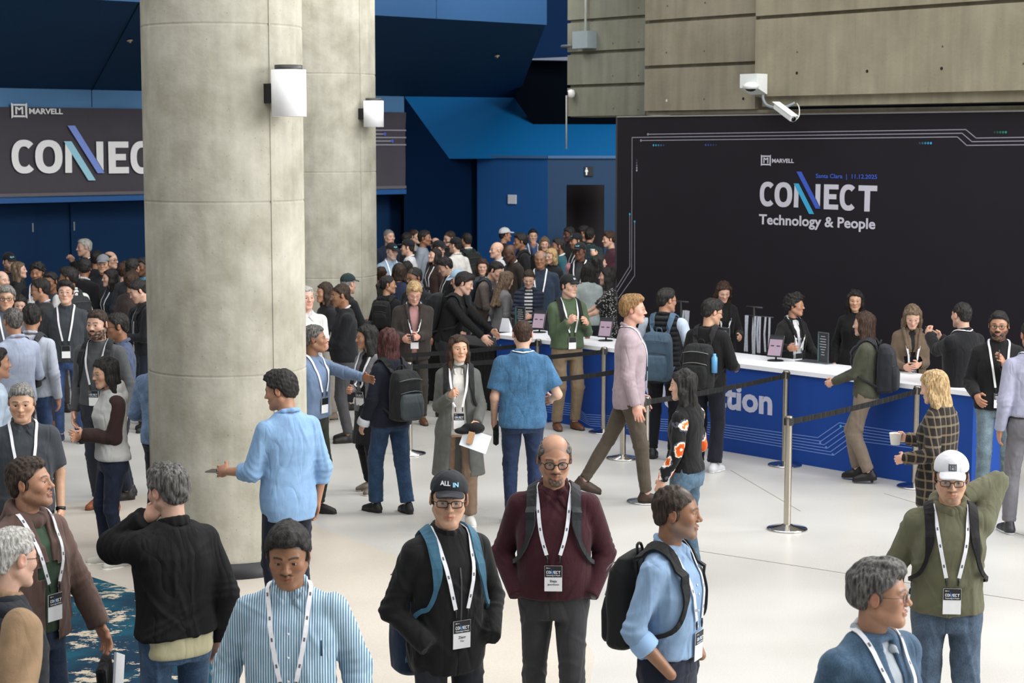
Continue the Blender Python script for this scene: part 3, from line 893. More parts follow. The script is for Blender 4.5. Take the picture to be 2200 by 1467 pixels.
    if kind == 'ring': mixc(soft(-(hl - .012), .012) * soft(z - .075, .05) * (y > -.07), hrgb * 1.6 + skc * .15, .75)
    bz = z - (.0245 + .004 * np.cos((np.abs(x) - .03) / .02 * 1.4))
    bw = .0042 if sex == 'm' else .0026
    brow = (np.abs(x) > .012) * (np.abs(x) < .052) * (y < -.055) * soft(np.abs(bz) - bw, .003)
    mixc(brow, hrgb * (1.2 if hcol not in ('silver', 'grey', 'blond') else .45), .85)
    if not far:
        lash = (np.abs(np.abs(x) - .0315) < .0155) * (y < -.066) * soft(np.abs(z - .0062 + .0035 * ((np.abs(x) - .0315) / .0155) ** 2) - .0012, .0016)
        mixc(lash, hrgb * .6, .7)
    else:
        eye = np.sqrt(((np.abs(x) - .0315) / .0145) ** 2 + ((z - .001) / .0075) ** 2) - 1
        mixc(soft(eye, .5) * (y < -.05), V3(.03, .022, .02), .85)
    if beard:
        bk, bc, bs = beard
        bc = np.array(lin(HAIR[bc]), f32)
        side = np.clip((np.abs(x) - .03) / .03, 0, 1)
        line = -.038 - .012 * (1 - side) + .02 * np.clip((y + .02) / .04, 0, 1)
        full_m = soft(z - line, .012) * (y < .022) * (z > -.135)
        must = soft(np.sqrt((x / .030) ** 2 + ((z + .0480) / .0085) ** 2) - 1, .4) * (y < -.07)
        goat = soft(np.sqrt((x / .038) ** 2 + ((z + .086) / .034) ** 2) - 1, .4) * (y < -.04)
        m = full_m if bk in ('full', 'stubble') else (must if bk == 'must' else np.maximum(must, goat))
        if bk in ('full', 'stubble'): m = np.maximum(m, must)
        m = m * (1 - soft(lipd, .5))
        st = wobble(V, .25, 330, rng) + .9
        mixc(m * np.clip(st, .4, 1), bc, bs)
        if bk != 'stubble' and bs > .7:
            V = V + vnormals(V, Q) * (m * .005)[:, None]
    heads = [(V, Q, C)]
    if not far:
        gz = math.radians(0)
        for sd in (-1, 1):
            ev, eq, th = sphere_mesh(V3(sd * .0315, -.0740, .0005), .0130, (0, -1, -.04))
            ec = np.tile(V3(.40, .37, .35), (len(ev), 1)); ec[th < .56] = lin('2c1a10'); ec[th < .22] = (.008, .008, .008)
            heads.append((ev, eq, ec))
    for (V, Q, C) in heads:
        chunks.append(((V * hs) @ Rh.T + hc, Q, C))
    # hands
    hands = []
    for i, (S, E, Wr) in enumerate(armj):
        sd = (1, -1)[i]; D = unit(Wr - E)
        spec = arms[i]
        nohand = spec == 'pocket' or (not isinstance(spec, str) and len(spec) > 3 and spec[3] == 'p')
        if not isinstance(spec, str) and len(spec) > 3 and spec[3] and spec[3] != 'p': D = unit(D + V3(*( (sd * spec[3][0], spec[3][1], spec[3][2]))))
        Tt = V3(0, -1, 0) if D[2] < -.75 else V3(-sd * .2, -.2, 1)
        Tt = unit(Tt - D * float(Tt @ D)); Np = np.cross(D, Tt)
        if Np[0] * -sd < 0: Np = -Np
        hands.append((Wr, D, Tt, Np))
        if nohand: continue
        ks = s * (1.0 if sex == 'm' else .88)
        V, Q = polygonise(hand_prims(Wr, D, Tt, Np, curl[i], ks), float(np.clip(1.3 / ppm, .0032, .008)))
        C = np.tile(skc * V3(1.02, .94, .92), (len(V), 1))
        chunks.append((V, Q, C))
    Vs = []; Qs = []; Cs = []; b = 0
    for V, Q, C in chunks:
        Vs.append(V); Qs.append(Q + b); Cs.append(C); b += len(V)
    put('body', np.concatenate(Vs), np.concatenate(Qs), None, 0, smat, root, np.concatenate(Cs))
    # ----- hair
    hh = []
    th = dict(short=.009, crop=.004, thick=.020, curly=.026, balding=.007, ring=.006, long=.014, bob=.018, pony=.009, wave=.016).get(kind, .01)
    def cut_half(k=.012, ang=.714, dd=.004):
        c, sn = math.cos(math.atan(ang)), math.sin(math.atan(ang))
        Rr = np.array([[1, 0, 0], [0, c, -sn], [0, sn, c]], f32)
        return loft((0, 0, 0), Rr, np.array([[dd, .2, .3, 0], [.3, .2, .3, 0]], f32), k=k, op='i', e=8)
    if kind != 'none':
        hh.append(ell((0, .014, .036), (.0765 + th * .8, .096 + th, .084 + th), k=.01))
        for sd in (-1, 1): hh.append(ell((sd * .066, -.012, .022), (.013 + th * .7, .034, .040), k=.02))
        if kind in ('thick', 'wave', 'curly'): hh.append(ell((0, -.040, .088), (.060, .055, .036 + th * .6), k=.03))
        elif kind in ('short',): hh.append(ell((0, -.035, .085), (.056, .048, .034), k=.02))
        hh.append(cut_half(dd=.010))
        hh.append(ell((0, -.105, .030), (.060, .045, .044), op='s', k=.012))
        for sd in (-1, 1): hh.append(ell((sd * .071, -.006, .0), (.009 + th * .5, .012, .026), k=.01))
        hh.append(ell((0, .062, -.020), (.060 + th * .4, .040 + th * .6, .048), k=.02))
        if sex == 'm' and kind in ('short', 'thick', 'crop'):
            for sd in (-1, 1): hh += [ell((sd * .054, -.090, .062), (.028, .034, .032), op='s', k=.012), ell((sd * .092, .012, -.006), (.017, .021, .034), op='s', k=.006)]
        if kind == 'balding': hh.append(ell((0, -.085, .110), (.050, .075, .060), op='s', k=.02))
        if kind == 'ring': hh.append(ell((0, -.035, .120), (.074, .125, .078), op='s', k=.012))
        if kind in ('long', 'bob', 'wave2'):
            L = hair[2] if len(hair) > 2 else (.30 if kind == 'long' else .10)
            for sd in (-1, 1):
                hh += [cap((sd * .064, -.012, .050), (sd * .080, -.008, -.06), .026, .030, k=.03), cap((sd * .080, .0, -.06), (sd * .082, .012, -.06 - L * .85), .030, .032, k=.03)]
            hh.append(loft((0, .055, 0), np.eye(3, dtype=f32), np.array([[-.06 - L, .075, .028, .02], [-.12, .085, .040, .012], [.02, .078, .050, 0], [.07, .06, .04, 0]], f32), k=.035, e=2.2, rd=.02))
            hh.append(ell((0, -.112, -.045), (.058, .072, .100), op='s', k=.02))
            hh.append(loft((0, .01, 0), np.eye(3, dtype=f32), np.array([[-.30, .040, .045, 0], [-.09, .050, .05, 0]], f32), k=.01, op='s'))
        if kind == 'pony':
            hh += [cap((0, .10, .03), (0, .135, -.01), .022, .028, k=.02), cap((0, .135, -.01), (0, .13, -.17), .028, .012, k=.02)]
        V, Q = polygonise(hh, max(hv, .0038) / hs)
        Nn = vnormals(V, Q)
        if kind == 'curly': dv = wobble(V, .0060, 120, rng) + wobble(V, .0030, 240, rng)
        elif kind in ('long', 'bob'): dv = wobble(V, .0035, 90, rng, (1, 1, .25)) + wobble(V, .002, 200, rng, (1, 1, .2))
        else: dv = wobble(V, .0012 + th * .05, 110, rng, (1, .6, .6)) + wobble(V, .0014, 300, rng, (1, .7, .5))
        V = V + Nn * dv[:, None]
        if len(V): put('hair', V * hs, Q, Rh, hc, hmat, root)
    if beard and beard[0] == 'full' and beard[2] > .85:
        bb = [ell((0, -.045, -.078), (.057, .056, .050), k=.02), ell((0, -.098, -.047), (.026, .010, .008), k=.008)]
        bb += [ell((0, -.105, -.0635), (.021, .030, .0095), op='s', k=.006), ell((0, -.04, -.002), (.090, .100, .040), op='s', k=.01)]
        V, Q = polygonise(bb, max(hv, .004)); V = V + vnormals(V, Q) * wobble(V, .0025, 160, rng)[:, None]
        if len(V): put('beard', V * hs, Q, Rh, hc, hair_mat(HAIR[beard[1]], HAIR2[beard[1]]), root)
    def HM(loc=(0, 0, 0)):
        M = Matrix.Identity(4)
        for i in range(3):
            for j in range(3): M[i][j] = float(Rh[i, j]) * hs
        p = hc + Rh @ (V3(*loc) * hs)
        M.translation = Vector([float(q) for q in p]); return M
    # ----- hat
    if hat:
        hm_ = cloth(hat['col'], 'cotton', rough=.8)
        cpz = [ell((0, .012, .050), (.088, .106, .088), k=.01), loft((0, 0, 0), rotx(.12), np.array([[.040, .2, .3, 0], [.3, .2, .3, 0]], f32), k=.004, op='i', e=8)]
        if hat.get('back'): pass
        V, Q = polygonise(cpz, max(hv, .004)); V = V + vnormals(V, Q) * wobble(V, .001, 40, rng)[:, None]
        co = put('cap', V * hs, Q, Rh, hc, hm_, root)
        sgn = 1
        br = [loft((0, -.118, .048), rotx(-.22), np.array([[-.004, .070, .078, 0], [.004, .070, .078, 0]], f32), k=.004, e=2.3, rd=.003),
              ell((0, .012, .045), (.082, .1, .08), op='s', k=.003)]
        br[0] = loft((0, -.096, .058), rotx(-.16), np.array([[-.004, .066, .074, 0], [.004, .066, .074, 0]], f32), k=.004, e=2.3, rd=.003)
        V, Q = polygonise(br, max(hv * .8, .003)); V[:, 2] -= 6.5 * V[:, 0] ** 2 * .7
        Rb = Rh @ rotz(math.pi) if hat.get('back') else Rh
        put('brim', V * hs, Q, Rb, hc, cloth(hat.get('brim', hat['col']), 'cotton', rough=.8), co)
        mb = MB(); mb.lathe([(0.0, .006), (.006, .005), (.008, 0)], seg=10); me = mb.mesh('button')
        me.transform(HM((0, .012, .136))); link('button', me, hm_, co)
        if hat.get('text'):
            for k, (tx, wd, cx, cz, ck) in enumerate(hat['text']):
                me = text_mesh(tx, hat.get('th', .020), .03, 0, wd)
                n = len(me.vertices); c3 = np.empty(n * 3, f32); me.vertices.foreach_get('co', c3); c3 = c3.reshape(-1, 3)
                X = c3[:, 0] - wd / 2 + cx; Z = c3[:, 1] + cz
                q = 1 - (X / .0895) ** 2 - ((Z - .05) / .0895) ** 2
                Y = .012 - .1075 * np.sqrt(np.maximum(q, .02)) - .0012
                P3 = np.stack([X, Y, Z], 1); me.vertices.foreach_set('co', (P3 * hs @ Rh.T + hc).astype(f32).ravel()); me.update()
                link('lettering', me, plain(ck, .6), co)
        if hat.get('emblem'): emblem_on_cap(co, hat['emblem'], hs, Rh, hc)
    # ----- glasses
    if glasses:
        mb = MB(); ml = MB(); fr = glasses.get('r', .0022); W_, H_ = glasses.get('w', .0235), glasses.get('h', .0165)
        yl = -.1005
        for sd in (-1, 1):
            P = []
            e = glasses.get('e', 3.0)
            for t in np.linspace(0, 2 * math.pi, 25)[:-1]:
                ct, st = math.cos(t), math.sin(t)
                xx = math.copysign(abs(ct) ** (2 / e), ct) * W_; zz = math.copysign(abs(st) ** (2 / e), st) * H_
                P.append(Vector((sd * .0335 + xx, yl + abs(sd * .0335 + xx) ** 2 * 3.2, -.002 + zz)))
            if glasses.get('rim', True): mb.tube(P, fr, 6, closed=True)
            else: mb.tube(P[:13], fr * .8, 6)
            ml.add(P, [tuple(range(24))])
            mb.tube([(sd * (.0335 + W_), yl + .010, .004), (sd * .077, -.055, .006), (sd * .0815, .005, .006), (sd * .0815, .022, -.010)], fr * .8, 6)
        mb.tube([(-.0335 + W_, yl + .001, .002), (0, yl - .003, .006), (.0335 - W_, yl + .001, .002)], fr, 6)
        me = mb.mesh('glasses'); me.transform(HM()); go = link('glasses', me, plain(glasses.get('col', '141414'), .3), root)
        me = ml.mesh('lens'); me.transform(HM()); link('lens', me, lens_mat(), go)
    # ----- lanyard and badge
    neckp = [cap(tp(0, .02, 1.42), hc + Rh @ (V3(0, .02, -.06) * hs), .054 * s, .056 * hs * .95, k=.02)]
    dr = full + (cp or []) + neckp if not (kind == 'long' and False) else full
    if lanyard:
        lz = lanyard.get('z', 1.06); lm = plain(lanyard.get('col', 'e8e8ec'), .6)
        mb = MB(); ends = []; prints = []
        for sd in (-1, 1):
            if lanyard.get('back'): P = [tp(0, .082, 1.48), tp(sd * .07, .045, 1.48), tp(sd * .085, -.03, 1.455), tp(sd * .065, -.12, 1.36)]
            else: P = [tp(0, .082, 1.48), tp(sd * .066, .045, 1.485), tp(sd * .082, -.035, 1.455), tp(sd * .078, -.12, 1.36), tp(sd * .062, -.16, 1.25), tp(sd * .034, -.17, lz + .055)]
            P, G = drape(full + neckp, bspl(P, 20), .010, reach=.05)
            mb.tube([Vector(p) for p in P.astype(float)], 0, flat=(.0095, .0012), normals=[Vector(q) for q in G.astype(float)])
            ends.append(P[-1])
            if ppm > 330 and not lanyard.get('back'):
                for q in (8, 11, 14, 17):
                    c0_ = P[q] + G[q] * .0016; t_ = unit(P[q + 1] - P[q]) * .008
                    mp_ = MB(); mp_.tube([Vector((c0_ - t_).astype(float)), Vector((c0_ + t_).astype(float))], 0, flat=(.0042, .0004), normals=[Vector(G[q].astype(float))] * 2)
                    prints.append(mp_)
        lo_ = mb.build('lanyard', lm, root)
        for mp_ in prints: mp_.build('printed_mark', plain('5a5d66', .6), lo_)
        if not lanyard.get('back'):
            c = (ends[0] + ends[1]) / 2; c = c + V3(0, 0, -.055)
            p, G = drape(full, c[None].copy(), .012, reach=.06); p = p[0]; G = G[0]
            mb = MB()
            for e_, sd in zip(ends, (-1, 1)):
                q = p + V3(sd * .030, 0, .012)
                mb.tube([Vector(e_.astype(float)), Vector(((e_ + q) / 2).astype(float)), Vector(q.astype(float))], [.0035, .0055, .003], 6)
            mb.build('clip', plain('131313', .4), lo_)
            fx = V3(1, 0, 0); nn = unit(V3(G[0] * .5, G[1], G[2] * .6)); nn = -nn if nn[1] > 0 else nn
            fx = unit(np.cross(V3(0, 0, 1), -nn)); fx = fx if fx[0] > 0 else -fx
            uz = unit(np.cross(-nn, fx)) ; uz = uz if uz[2] > 0 else -uz
            M = Matrix(((fx[0], uz[0], nn[0], p[0]), (fx[1], uz[1], nn[1], p[1]), (fx[2], uz[2], nn[2], p[2]), (0, 0, 0, 1)))
            bw_, bh = .092, .135
            mb = MB().box((0, -bh / 2, .001), (bw_, bh, .003)); me = mb.mesh('badge'); me.transform(M)
            bo = link('badge', me, plain('e9e9ea', .35), root)
            mb = MB().box((0, -bh * .22, .0032), (bw_ * .97, bh * .44, .0012)); me = mb.mesh('header'); me.transform(M)
            link('header', me, plain('15161b', .4), bo)
            if ppm > 200 and not lanyard.get('plain'):
                badge_print(bo, M, bw_, bh, name_lines)
    # ----- small fastenings on the nearest garments
    if ppm > 330 and not opn:
        pts, G = drape(full, np.array([tp(0, -.20, z) for z in np.linspace(1.36, top.get('hem', .88) + .06, 14)], f32), .0035, it=6, reach=.2)
        if ckind == 'shirt' and abs(yaw) < 120:
            for q in (1, 4, 7, 10):
                M = Matrix.Translation(Vector(pts[q].astype(float))) @ Vector(G[q].astype(float)).to_track_quat('Z', 'Y').to_matrix().to_4x4()
                me = MB().lathe([(.0055, 0), (.005, .002), (.001, .0022)], seg=10).mesh('button'); me.transform(M); link('button', me, plain('e4e4e6', .4), tob)
        elif ckind == 'zip' and abs(yaw) < 120:
            mb = MB(); mb.tube([Vector(p) for p in pts.astype(float)], 0, flat=(.004, .0015), normals=[Vector(q) for q in G.astype(float)]); mb.build('zipper', plain('3a3a3c', .4), tob)
    if heels:
        for i, (Hh, K, A, lift) in enumerate(legj):
            V, Q = polygonise([cap(A + V3(0, .028, -.045) * s, A * V3(1, 1, 0) + V3(0, .030 * s, .010), .022 * s, .013 * s, cut=True, k=.004)], .006); put('heel', V, Q, None, 0, plain(shoe if isinstance(shoe, str) else shoe[0], .4), root)
    # ----- belt
    if belt:
        zb = belt.get('z', .985)
        Tb = table(.010, zb - .018, zb + .018)
        V, Q = polygonise([loft(o_t, Rt, Tb, k=.003)], min(bv, .008)); be = put('belt', V, Q, None, 0, plain(belt.get('col', '151212'), .4), root)
        yb = float(np.interp(zb * s, tor[:, 0], tor[:, 3] - tor[:, 2])) - .012
        me = MB().box((0, yb, zb * s), (.045, .006, .038)).mesh('buckle'); link('buckle', me, plain('8b8b8b', .3, 1.0), be)
    if watch is not None:
        S, E, Wr = armj[watch]; d = unit(Wr - E); c = Wr - d * .012
        mb = MB(); mb.tube([Vector((c - d * .011).astype(float)), Vector((c + d * .011).astype(float))], .034 * s, 14)
        mb.build('watch', plain('17181a', .35), root)
    if cuffs:
        for i in (0, 1):
            S, E, Wr = armj[i]; gg = (1 + (g - 1) * .8)
            fr = dict(long=.97, rolled=.36).get(top.get('sleeve', 'long'), .97); c = E + (Wr - E) * fr; d = unit(Wr - E)
            rr = (.049 + (.033 - .049) * fr) * gg * s + off * .8
            V, Q = polygonise([cap(c - d * .02, c + d * .02, rr + .006, rr + .005, k=.01, cut=True)], min(bv, .008))
            put('cuff', V, Q, None, 0, plain(cuffs, .8), root)
    rig = dict(root=root, tp=tp, full=full, hands=hands, s=s, tor=tor, hz=hz, Rl=Rl, Rt=Rt, hc=hc, Rh=Rh, hs=hs, ppm=ppm, bv=bv, off=off, label=label, armj=armj)
    if pack: backpack(rig, **pack)
    if key: RIG[key] = rig
    PEOPLE.append(root)
    return rig

def backpack(rig, label='black backpack', col='18191b', col2=None, strap=None, size=1.0, side='both', deep=1.0, tall=1.0, kind='cotton', accent=None, drop=0.0):
    tp, s, Rt, Rl = rig['tp'], rig['s'], rig['Rt'], rig['Rl']
    m1 = cloth(col, kind, rough=.75); m2 = cloth(col2 or col, kind, rough=.7); ms = cloth(strap or col, 'cotton', rough=.7)
    depth_back = float(np.interp(1.22 * s, rig['tor'][:, 0], rig['tor'][:, 2] + rig['tor'][:, 3])) / s + rig['off'] / s
    W, D, Hh = .155 * size, .085 * size * deep, .44 * size * tall
    z0 = 1.43 - drop - Hh
    yc = depth_back + D + .004
    r = rig['root']; bx = tp(0, yc, z0)
    base = empty('backpack', (0, 0, 0), r.rotation_euler[2])
    wr = Matrix.Rotation(r.rotation_euler[2], 3, 'Z') @ Vector(bx.astype(float)) + r.location
    base.location = wr
    tag(base, label, 'backpack')
    bv = min(rig['bv'], .010)
    def T(rows): return np.array(rows, f32) * s
    o = tp(0, yc, z0)
    rows = [[0, W * .86, D * .75, 0], [.03, W * .98, D * .96, 0], [Hh * .55, W, D, 0], [Hh * .82, W * .94, D * .88, -.005], [Hh * .95, W * .80, D * .6, -.02], [Hh, W * .6, D * .35, -.03]]
    main = [loft(o, Rt, T(rows), k=.01, e=3.2, rd=.02)]
    rng = np.random.default_rng(5)
    V, Q = polygonise(main, bv); V = V + vnormals(V, Q) * wobble(V, .003, 22, rng)[:, None]
    put('main_compartment', V, Q, None, 0, m1, base, shift=bx)
    rows = [[.0, W * .66, D * .30, 0], [.03, W * .80, D * .44, 0], [Hh * .34, W * .82, D * .46, 0], [Hh * .48, W * .74, D * .34, -.005], [Hh * .52, W * .6, D * .15, -.01]]
    V, Q = polygonise([loft(tp(0, yc + D * .86, z0 + .02), Rt, T(rows), k=.01, e=3.2, rd=.012)], bv)
    put('front_pocket', V, Q, None, 0, m2, base, shift=bx)
    mb = MB()
    for (zz, ww, yy) in ((z0 + Hh * .56, W * .80, yc + D * 1.00), (z0 + Hh * .80, W * .86, yc + D * .90)):
        P = [Vector((tp(xx * ww, yy - .35 * abs(xx) ** 3 * D * .6 + .004, zz + .02 * (1 - xx * xx)) - bx).astype(float)) for xx in np.linspace(-1, 1, 9)]
        mb.tube(P, .003 * s, 5)
    mb.build('zipper', plain(accent or '3a3b3d', .4), base)
    mb = MB(); P = [Vector((p - bx).astype(float)) for p in bspl([tp(-.03, yc - D * .8, z0 + Hh - .01), tp(-.02, yc - D * .7, z0 + Hh + .03), tp(.02, yc - D * .7, z0 + Hh + .03), tp(.03, yc - D * .8, z0 + Hh - .01)], 10)]
    mb.tube(P, .007 * s, 6); mb.build('handle', ms, base)
    for sd in ((-1, 1) if side == 'both' else ((1,) if side == 'L' else (-1,))):
        P = [tp(sd * .075, yc - D * .9, z0 + Hh - .03), tp(sd * .095, .06, 1.47), tp(sd * .105, .0, 1.475), tp(sd * .115, -.08, 1.42), tp(sd * .122, -.14, 1.32), tp(sd * .130, -.13, 1.22), tp(sd * .150, -.10, 1.14), tp(sd * .160, -.03, 1.09), tp(sd * .13, yc - D * .6, z0 + .06)]
        Pn = bspl(P, 30)
        trunk = [p for p in rig['full'] if p['t'] == 'loft'] + [p for p in rig['full'] if p['t'] == 'cap'][:2]
        Q_, G = drape(trunk, Pn[2:-3].copy(), .013, reach=.02)
        Pn[2:-3] = Q_; G2 = np.tile(V3(0, 1, 0), (len(Pn), 1)); G2[2:-3] = G; G2[:2] = V3(0, 0, 1)
        wd = list(np.interp(np.arange(30), [0, 4, 15, 18, 29], [.024, .029, .024, .011, .010]) * s)
        mb = MB(); mb.tube([Vector((p - bx).astype(float)) for p in Pn], 0, flat=(wd, .006), normals=[Vector(q) for q in G2.astype(float)])
        st = mb.build('shoulder_strap', ms, base)
        st.data.polygons.foreach_set('use_smooth', np.full(len(st.data.polygons), False, bool))
    return base

def to_world(rig, p):
    r = rig['root']
    return Matrix.Rotation(r.rotation_euler[2], 3, 'Z') @ Vector(np.asarray(p, float)) + r.location
def hand_frame(rig, i, a=.09, b=0.0, c=.02):
    """4x4 in the world: x = thumb side, y = palm normal, z = finger direction, at the grip"""
    W, D, T, Np = rig['hands'][i]; s = rig['s']
    p = W + (D * a + T * b + Np * c) * s
    R = Matrix.Rotation(rig['root'].rotation_euler[2], 3, 'Z')
    M = Matrix.Identity(4)
    for j, vct in enumerate((T, Np, D)):
        w = R @ Vector(vct.astype(float))
        for k in range(3): M[k][j] = w[k]
    M.translation = to_world(rig, p)
    return M
# ---------------------------------------------------------------- printed marks
def affine(M, pts, kx, ky, x0=0, y0=0, z=0.002):
    return [M @ Vector((x0 + x * kx, y0 + y * ky, z)) for x, y in pts]
def arc_poly(cx, cy, ro, ri, a0, a1, n=22):
    P = []
    for i in range(n + 1):
        a = math.radians(a0 + (a1 - a0) * i / n); P.append((cx + ro[0] * math.copysign(abs(math.cos(a)) ** .86, math.cos(a)), cy + ro[1] * math.copysign(abs(math.sin(a)) ** .86, math.sin(a))))
    for i in range(n, -1, -1):
        a = math.radians(a0 + (a1 - a0) * i / n); P.append((cx + ri[0] * math.copysign(abs(math.cos(a)) ** .86, math.cos(a)), cy + ri[1] * math.copysign(abs(math.sin(a)) ** .86, math.sin(a))))
    return P
def ring_quads(P, n):
    h = n + 1
    return [(i, i + 1, 2 * h - 2 - i, 2 * h - 1 - i) for i in range(n)]
def connect_logo(parent, M, W, Hk, white, cyan, blue, tag_line=True, date=False, marvell=True):
    """logo drawn in units of a 1682 x 340 box; W = metres for 1682 units, Hk = metres for 1682 units vertically"""
    kx, ky = W / 1682.0, Hk / 1682.0
    def pt(x, y): return ((x - 218), (950 - y))
    def poly(name, pts, mat, z=0.002):
        mb = MB(); mb.add(affine(M, [pt(*p) for p in pts], kx, ky, z=z), [tuple(range(len(pts)))]); return mb.build(name, mat, parent)
    def arc(name, cx, cy, ro, ri, a0, a1):
        n = 24; P = arc_poly(cx, 0, ro, ri, a0, a1, n); P = [(x, cy - y) for x, y in P]
        mb = MB(); mb.add(affine(M, [pt(*p) for p in P], kx, ky), [tuple(reversed(q)) for q in ring_quads(P, n)]); mb.build(name, white, parent)
    arc('letter', 338, 778, (120, 172), (56, 104), 46, 314)
    arc('letter', 573, 780, (132, 172), (60, 104), 0, 360)
    poly('letter', [(735, 625), (797, 735), (795, 948), (728, 948)], white)
    poly('letter', [(1042, 625), (1112, 625), (1109, 930), (1042, 810)], white)
    poly('letter', [(1162, 625), (1368, 625), (1368, 690), (1235, 690), (1235, 755), (1340, 755), (1340, 822), (1235, 822), (1235, 893), (1368, 893), (1368, 960), (1162, 960)], white)
    arc('letter', 1508, 794, (122, 175), (56, 106), 46, 314)
    poly('letter', [(1645, 628), (1900, 628), (1900, 700), (1806, 700), (1803, 970), (1728, 970), (1730, 700), (1645, 700)], white)
    poly('stroke', [(722, 622), (797, 622), (1028, 1030), (955, 1030)], cyan, .003)
    poly('stroke', [(762, 460), (835, 460), (1118, 955), (1048, 955)], blue, .0035)
    def txt(s, x, yb, w, hh, mat, bold=.012):
        me = text_mesh(s, hh * ky, bold, 0.0025, w * kx)
        me.transform(M @ Matrix.Translation((((x - 218) * kx), (950 - yb) * ky, 0)))
        o = link('lettering', me, mat, parent); return o
    if tag_line: txt('Technology & People', 212, 1195, 1673, 140, white, .025)
    if date: txt('Santa Clara  |  11.12.2025', 1042, 540, 853, 58, blue, .02)
    if marvell:
        txt('MARVELL', 395, 342, 325, 56, white, .03)
        emblem(parent, M, (228 - 218) * kx, (950 - 392) * ky, 150 * kx, 160 * ky, white)
EMB = [[(0, 0), (.13, .10), (.13, .90), (0, 1)], [(1, 0), (1, 1), (.87, .90), (.87, .10)], [(.17, .80), (.83, .80), (.88, .92), (.12, .92)], [(.12, .08), (.88, .08), (.83, .20), (.17, .20)],
       [(.25, .26), (.36, .26), (.36, .74), (.25, .74)], [(.64, .26), (.75, .26), (.75, .74), (.64, .74)], [(.36, .74), (.36, .62), (.50, .50), (.64, .62), (.64, .74), (.50, .64)]]
def emblem(parent, M, x0, y0, w, h, mat):
    mb = MB()
    for P in EMB: mb.add(affine(M, P, w, h, x0, y0, .0025), [tuple(range(len(P)))])
    return mb.build('emblem', mat, parent)
def emblem_on_cap(co, colr, hs, Rh, hc):
    mb = MB()
    for P in EMB[:-1] + [[(.36, .74), (.36, .62), (.50, .50), (.50, .64)], [(.50, .64), (.50, .50), (.64, .62), (.64, .74)]]:
        V = []
        for x, z in P:
            X = (x - .5) * .040; Z = .082 + (z - .5) * .036
            Y = .012 - .1075 * math.sqrt(max(1 - (X / .0895) ** 2 - ((Z - .05) / .0895) ** 2, .02)) - .0022
            q = hc + Rh @ (V3(X, Y, Z) * hs); V.append(Vector(q.astype(float)))
        mb.add(V, [tuple(range(len(V)))])
    mb.build('emblem', plain(colr, .6), co)
def badge_print(bo, M, bw, bh, names):
    wh = plain('e6e6ea', .5); cy = plain('4fb8dc', .5); bl = plain('4466cc', .5)
    T = M @ Matrix.Translation((-bw * .40, -bh * .30, .0045))
    connect_logo(bo, T, bw * .80, bw * .86, wh, cy, bl, True, False, True)
    for i, t in enumerate(names or ('', '')):
        if not t: continue
        me = text_mesh(t, (.013, .009)[i], .02, .0035, None)
        xs = np.array([c.co.x for c in me.vertices]); w = xs.max()
        me.transform(M @ Matrix.Translation((-w / 2, -bh * (.64, .76)[i], 0))); link('lettering', me, plain('2a2a2c', .6), bo)

# ---------------------------------------------------------------- vertical wall planes
class WP:
    def __init__(s, A, B, flip=False):
        s.A = Vector((A[0], A[1], 0)); B = Vector((B[0], B[1], 0)); s.d = (B - s.A).normalized(); s.L = (B - s.A).length
        n = Vector((s.d.y, -s.d.x, 0)); s.n = n if n.y < 0 else -n
    def px(s, u, v, off=0.0):
        o = s.A + s.n * off; r = ray(u, v); c = Vector((0, 0, CAM_H))
        t = (o - c).dot(s.n) / r.dot(s.n); p = c + r * t
        return (p - o).dot(s.d), p.z
    def P(s, a, z, off=0.0): return s.A + s.d * a + Vector((0, 0, z)) + s.n * off
    def M(s, a, z, off=0.0):
        p = s.P(a, z, off); x = s.d; nn = s.n
        return Matrix(((x.x, 0, nn.x, p.x), (x.y, 0, nn.y, p.y), (0, 1, 0, p.z), (0, 0, 0, 1)))
    def slab(s, name, a0, a1, z0, z1, f, b, mat, parent=None, mb=None):
        m = mb or MB()
        m.prism([s.P(a0, z0, f), s.P(a1, z0, f), s.P(a1, z1, f), s.P(a0, z1, f)], s.n * (b - f))
        return m.build(name, mat, parent) if mb is None else m
    def poly(s, name, pix, off, mat, parent=None, th=.004):
        pts = [s.P(*s.px(u, v, off), off) for u, v in pix]
        return MB().prism(pts, s.n * -th).build(name, mat, parent)
    def line(s, name, pix, w, off, mat, parent=None):
        pts = [s.P(*s.px(u, v, off), off) for u, v in pix]
        mb = MB()
        for a, b in zip(pts[:-1], pts[1:]):
            t = (b - a).normalized(); sd = t.cross(s.n) * (w / 2); e = t * (w * .35)
            mb.add([a - sd - e, b - sd + e, b + sd + e, a + sd - e], [(0, 1, 2, 3)])
        return mb.build(name, mat, parent)
    def disc(s, name, u, v, r, off, mat, parent=None):
        c = s.P(*s.px(u, v, off), off); P = [c + s.d * (r * math.cos(t)) + Vector((0, 0, r * math.sin(t))) for t in np.linspace(0, 2 * math.pi, 15)[:-1]]
        return MB().add(P, [tuple(range(14))]).build(name, mat, parent)

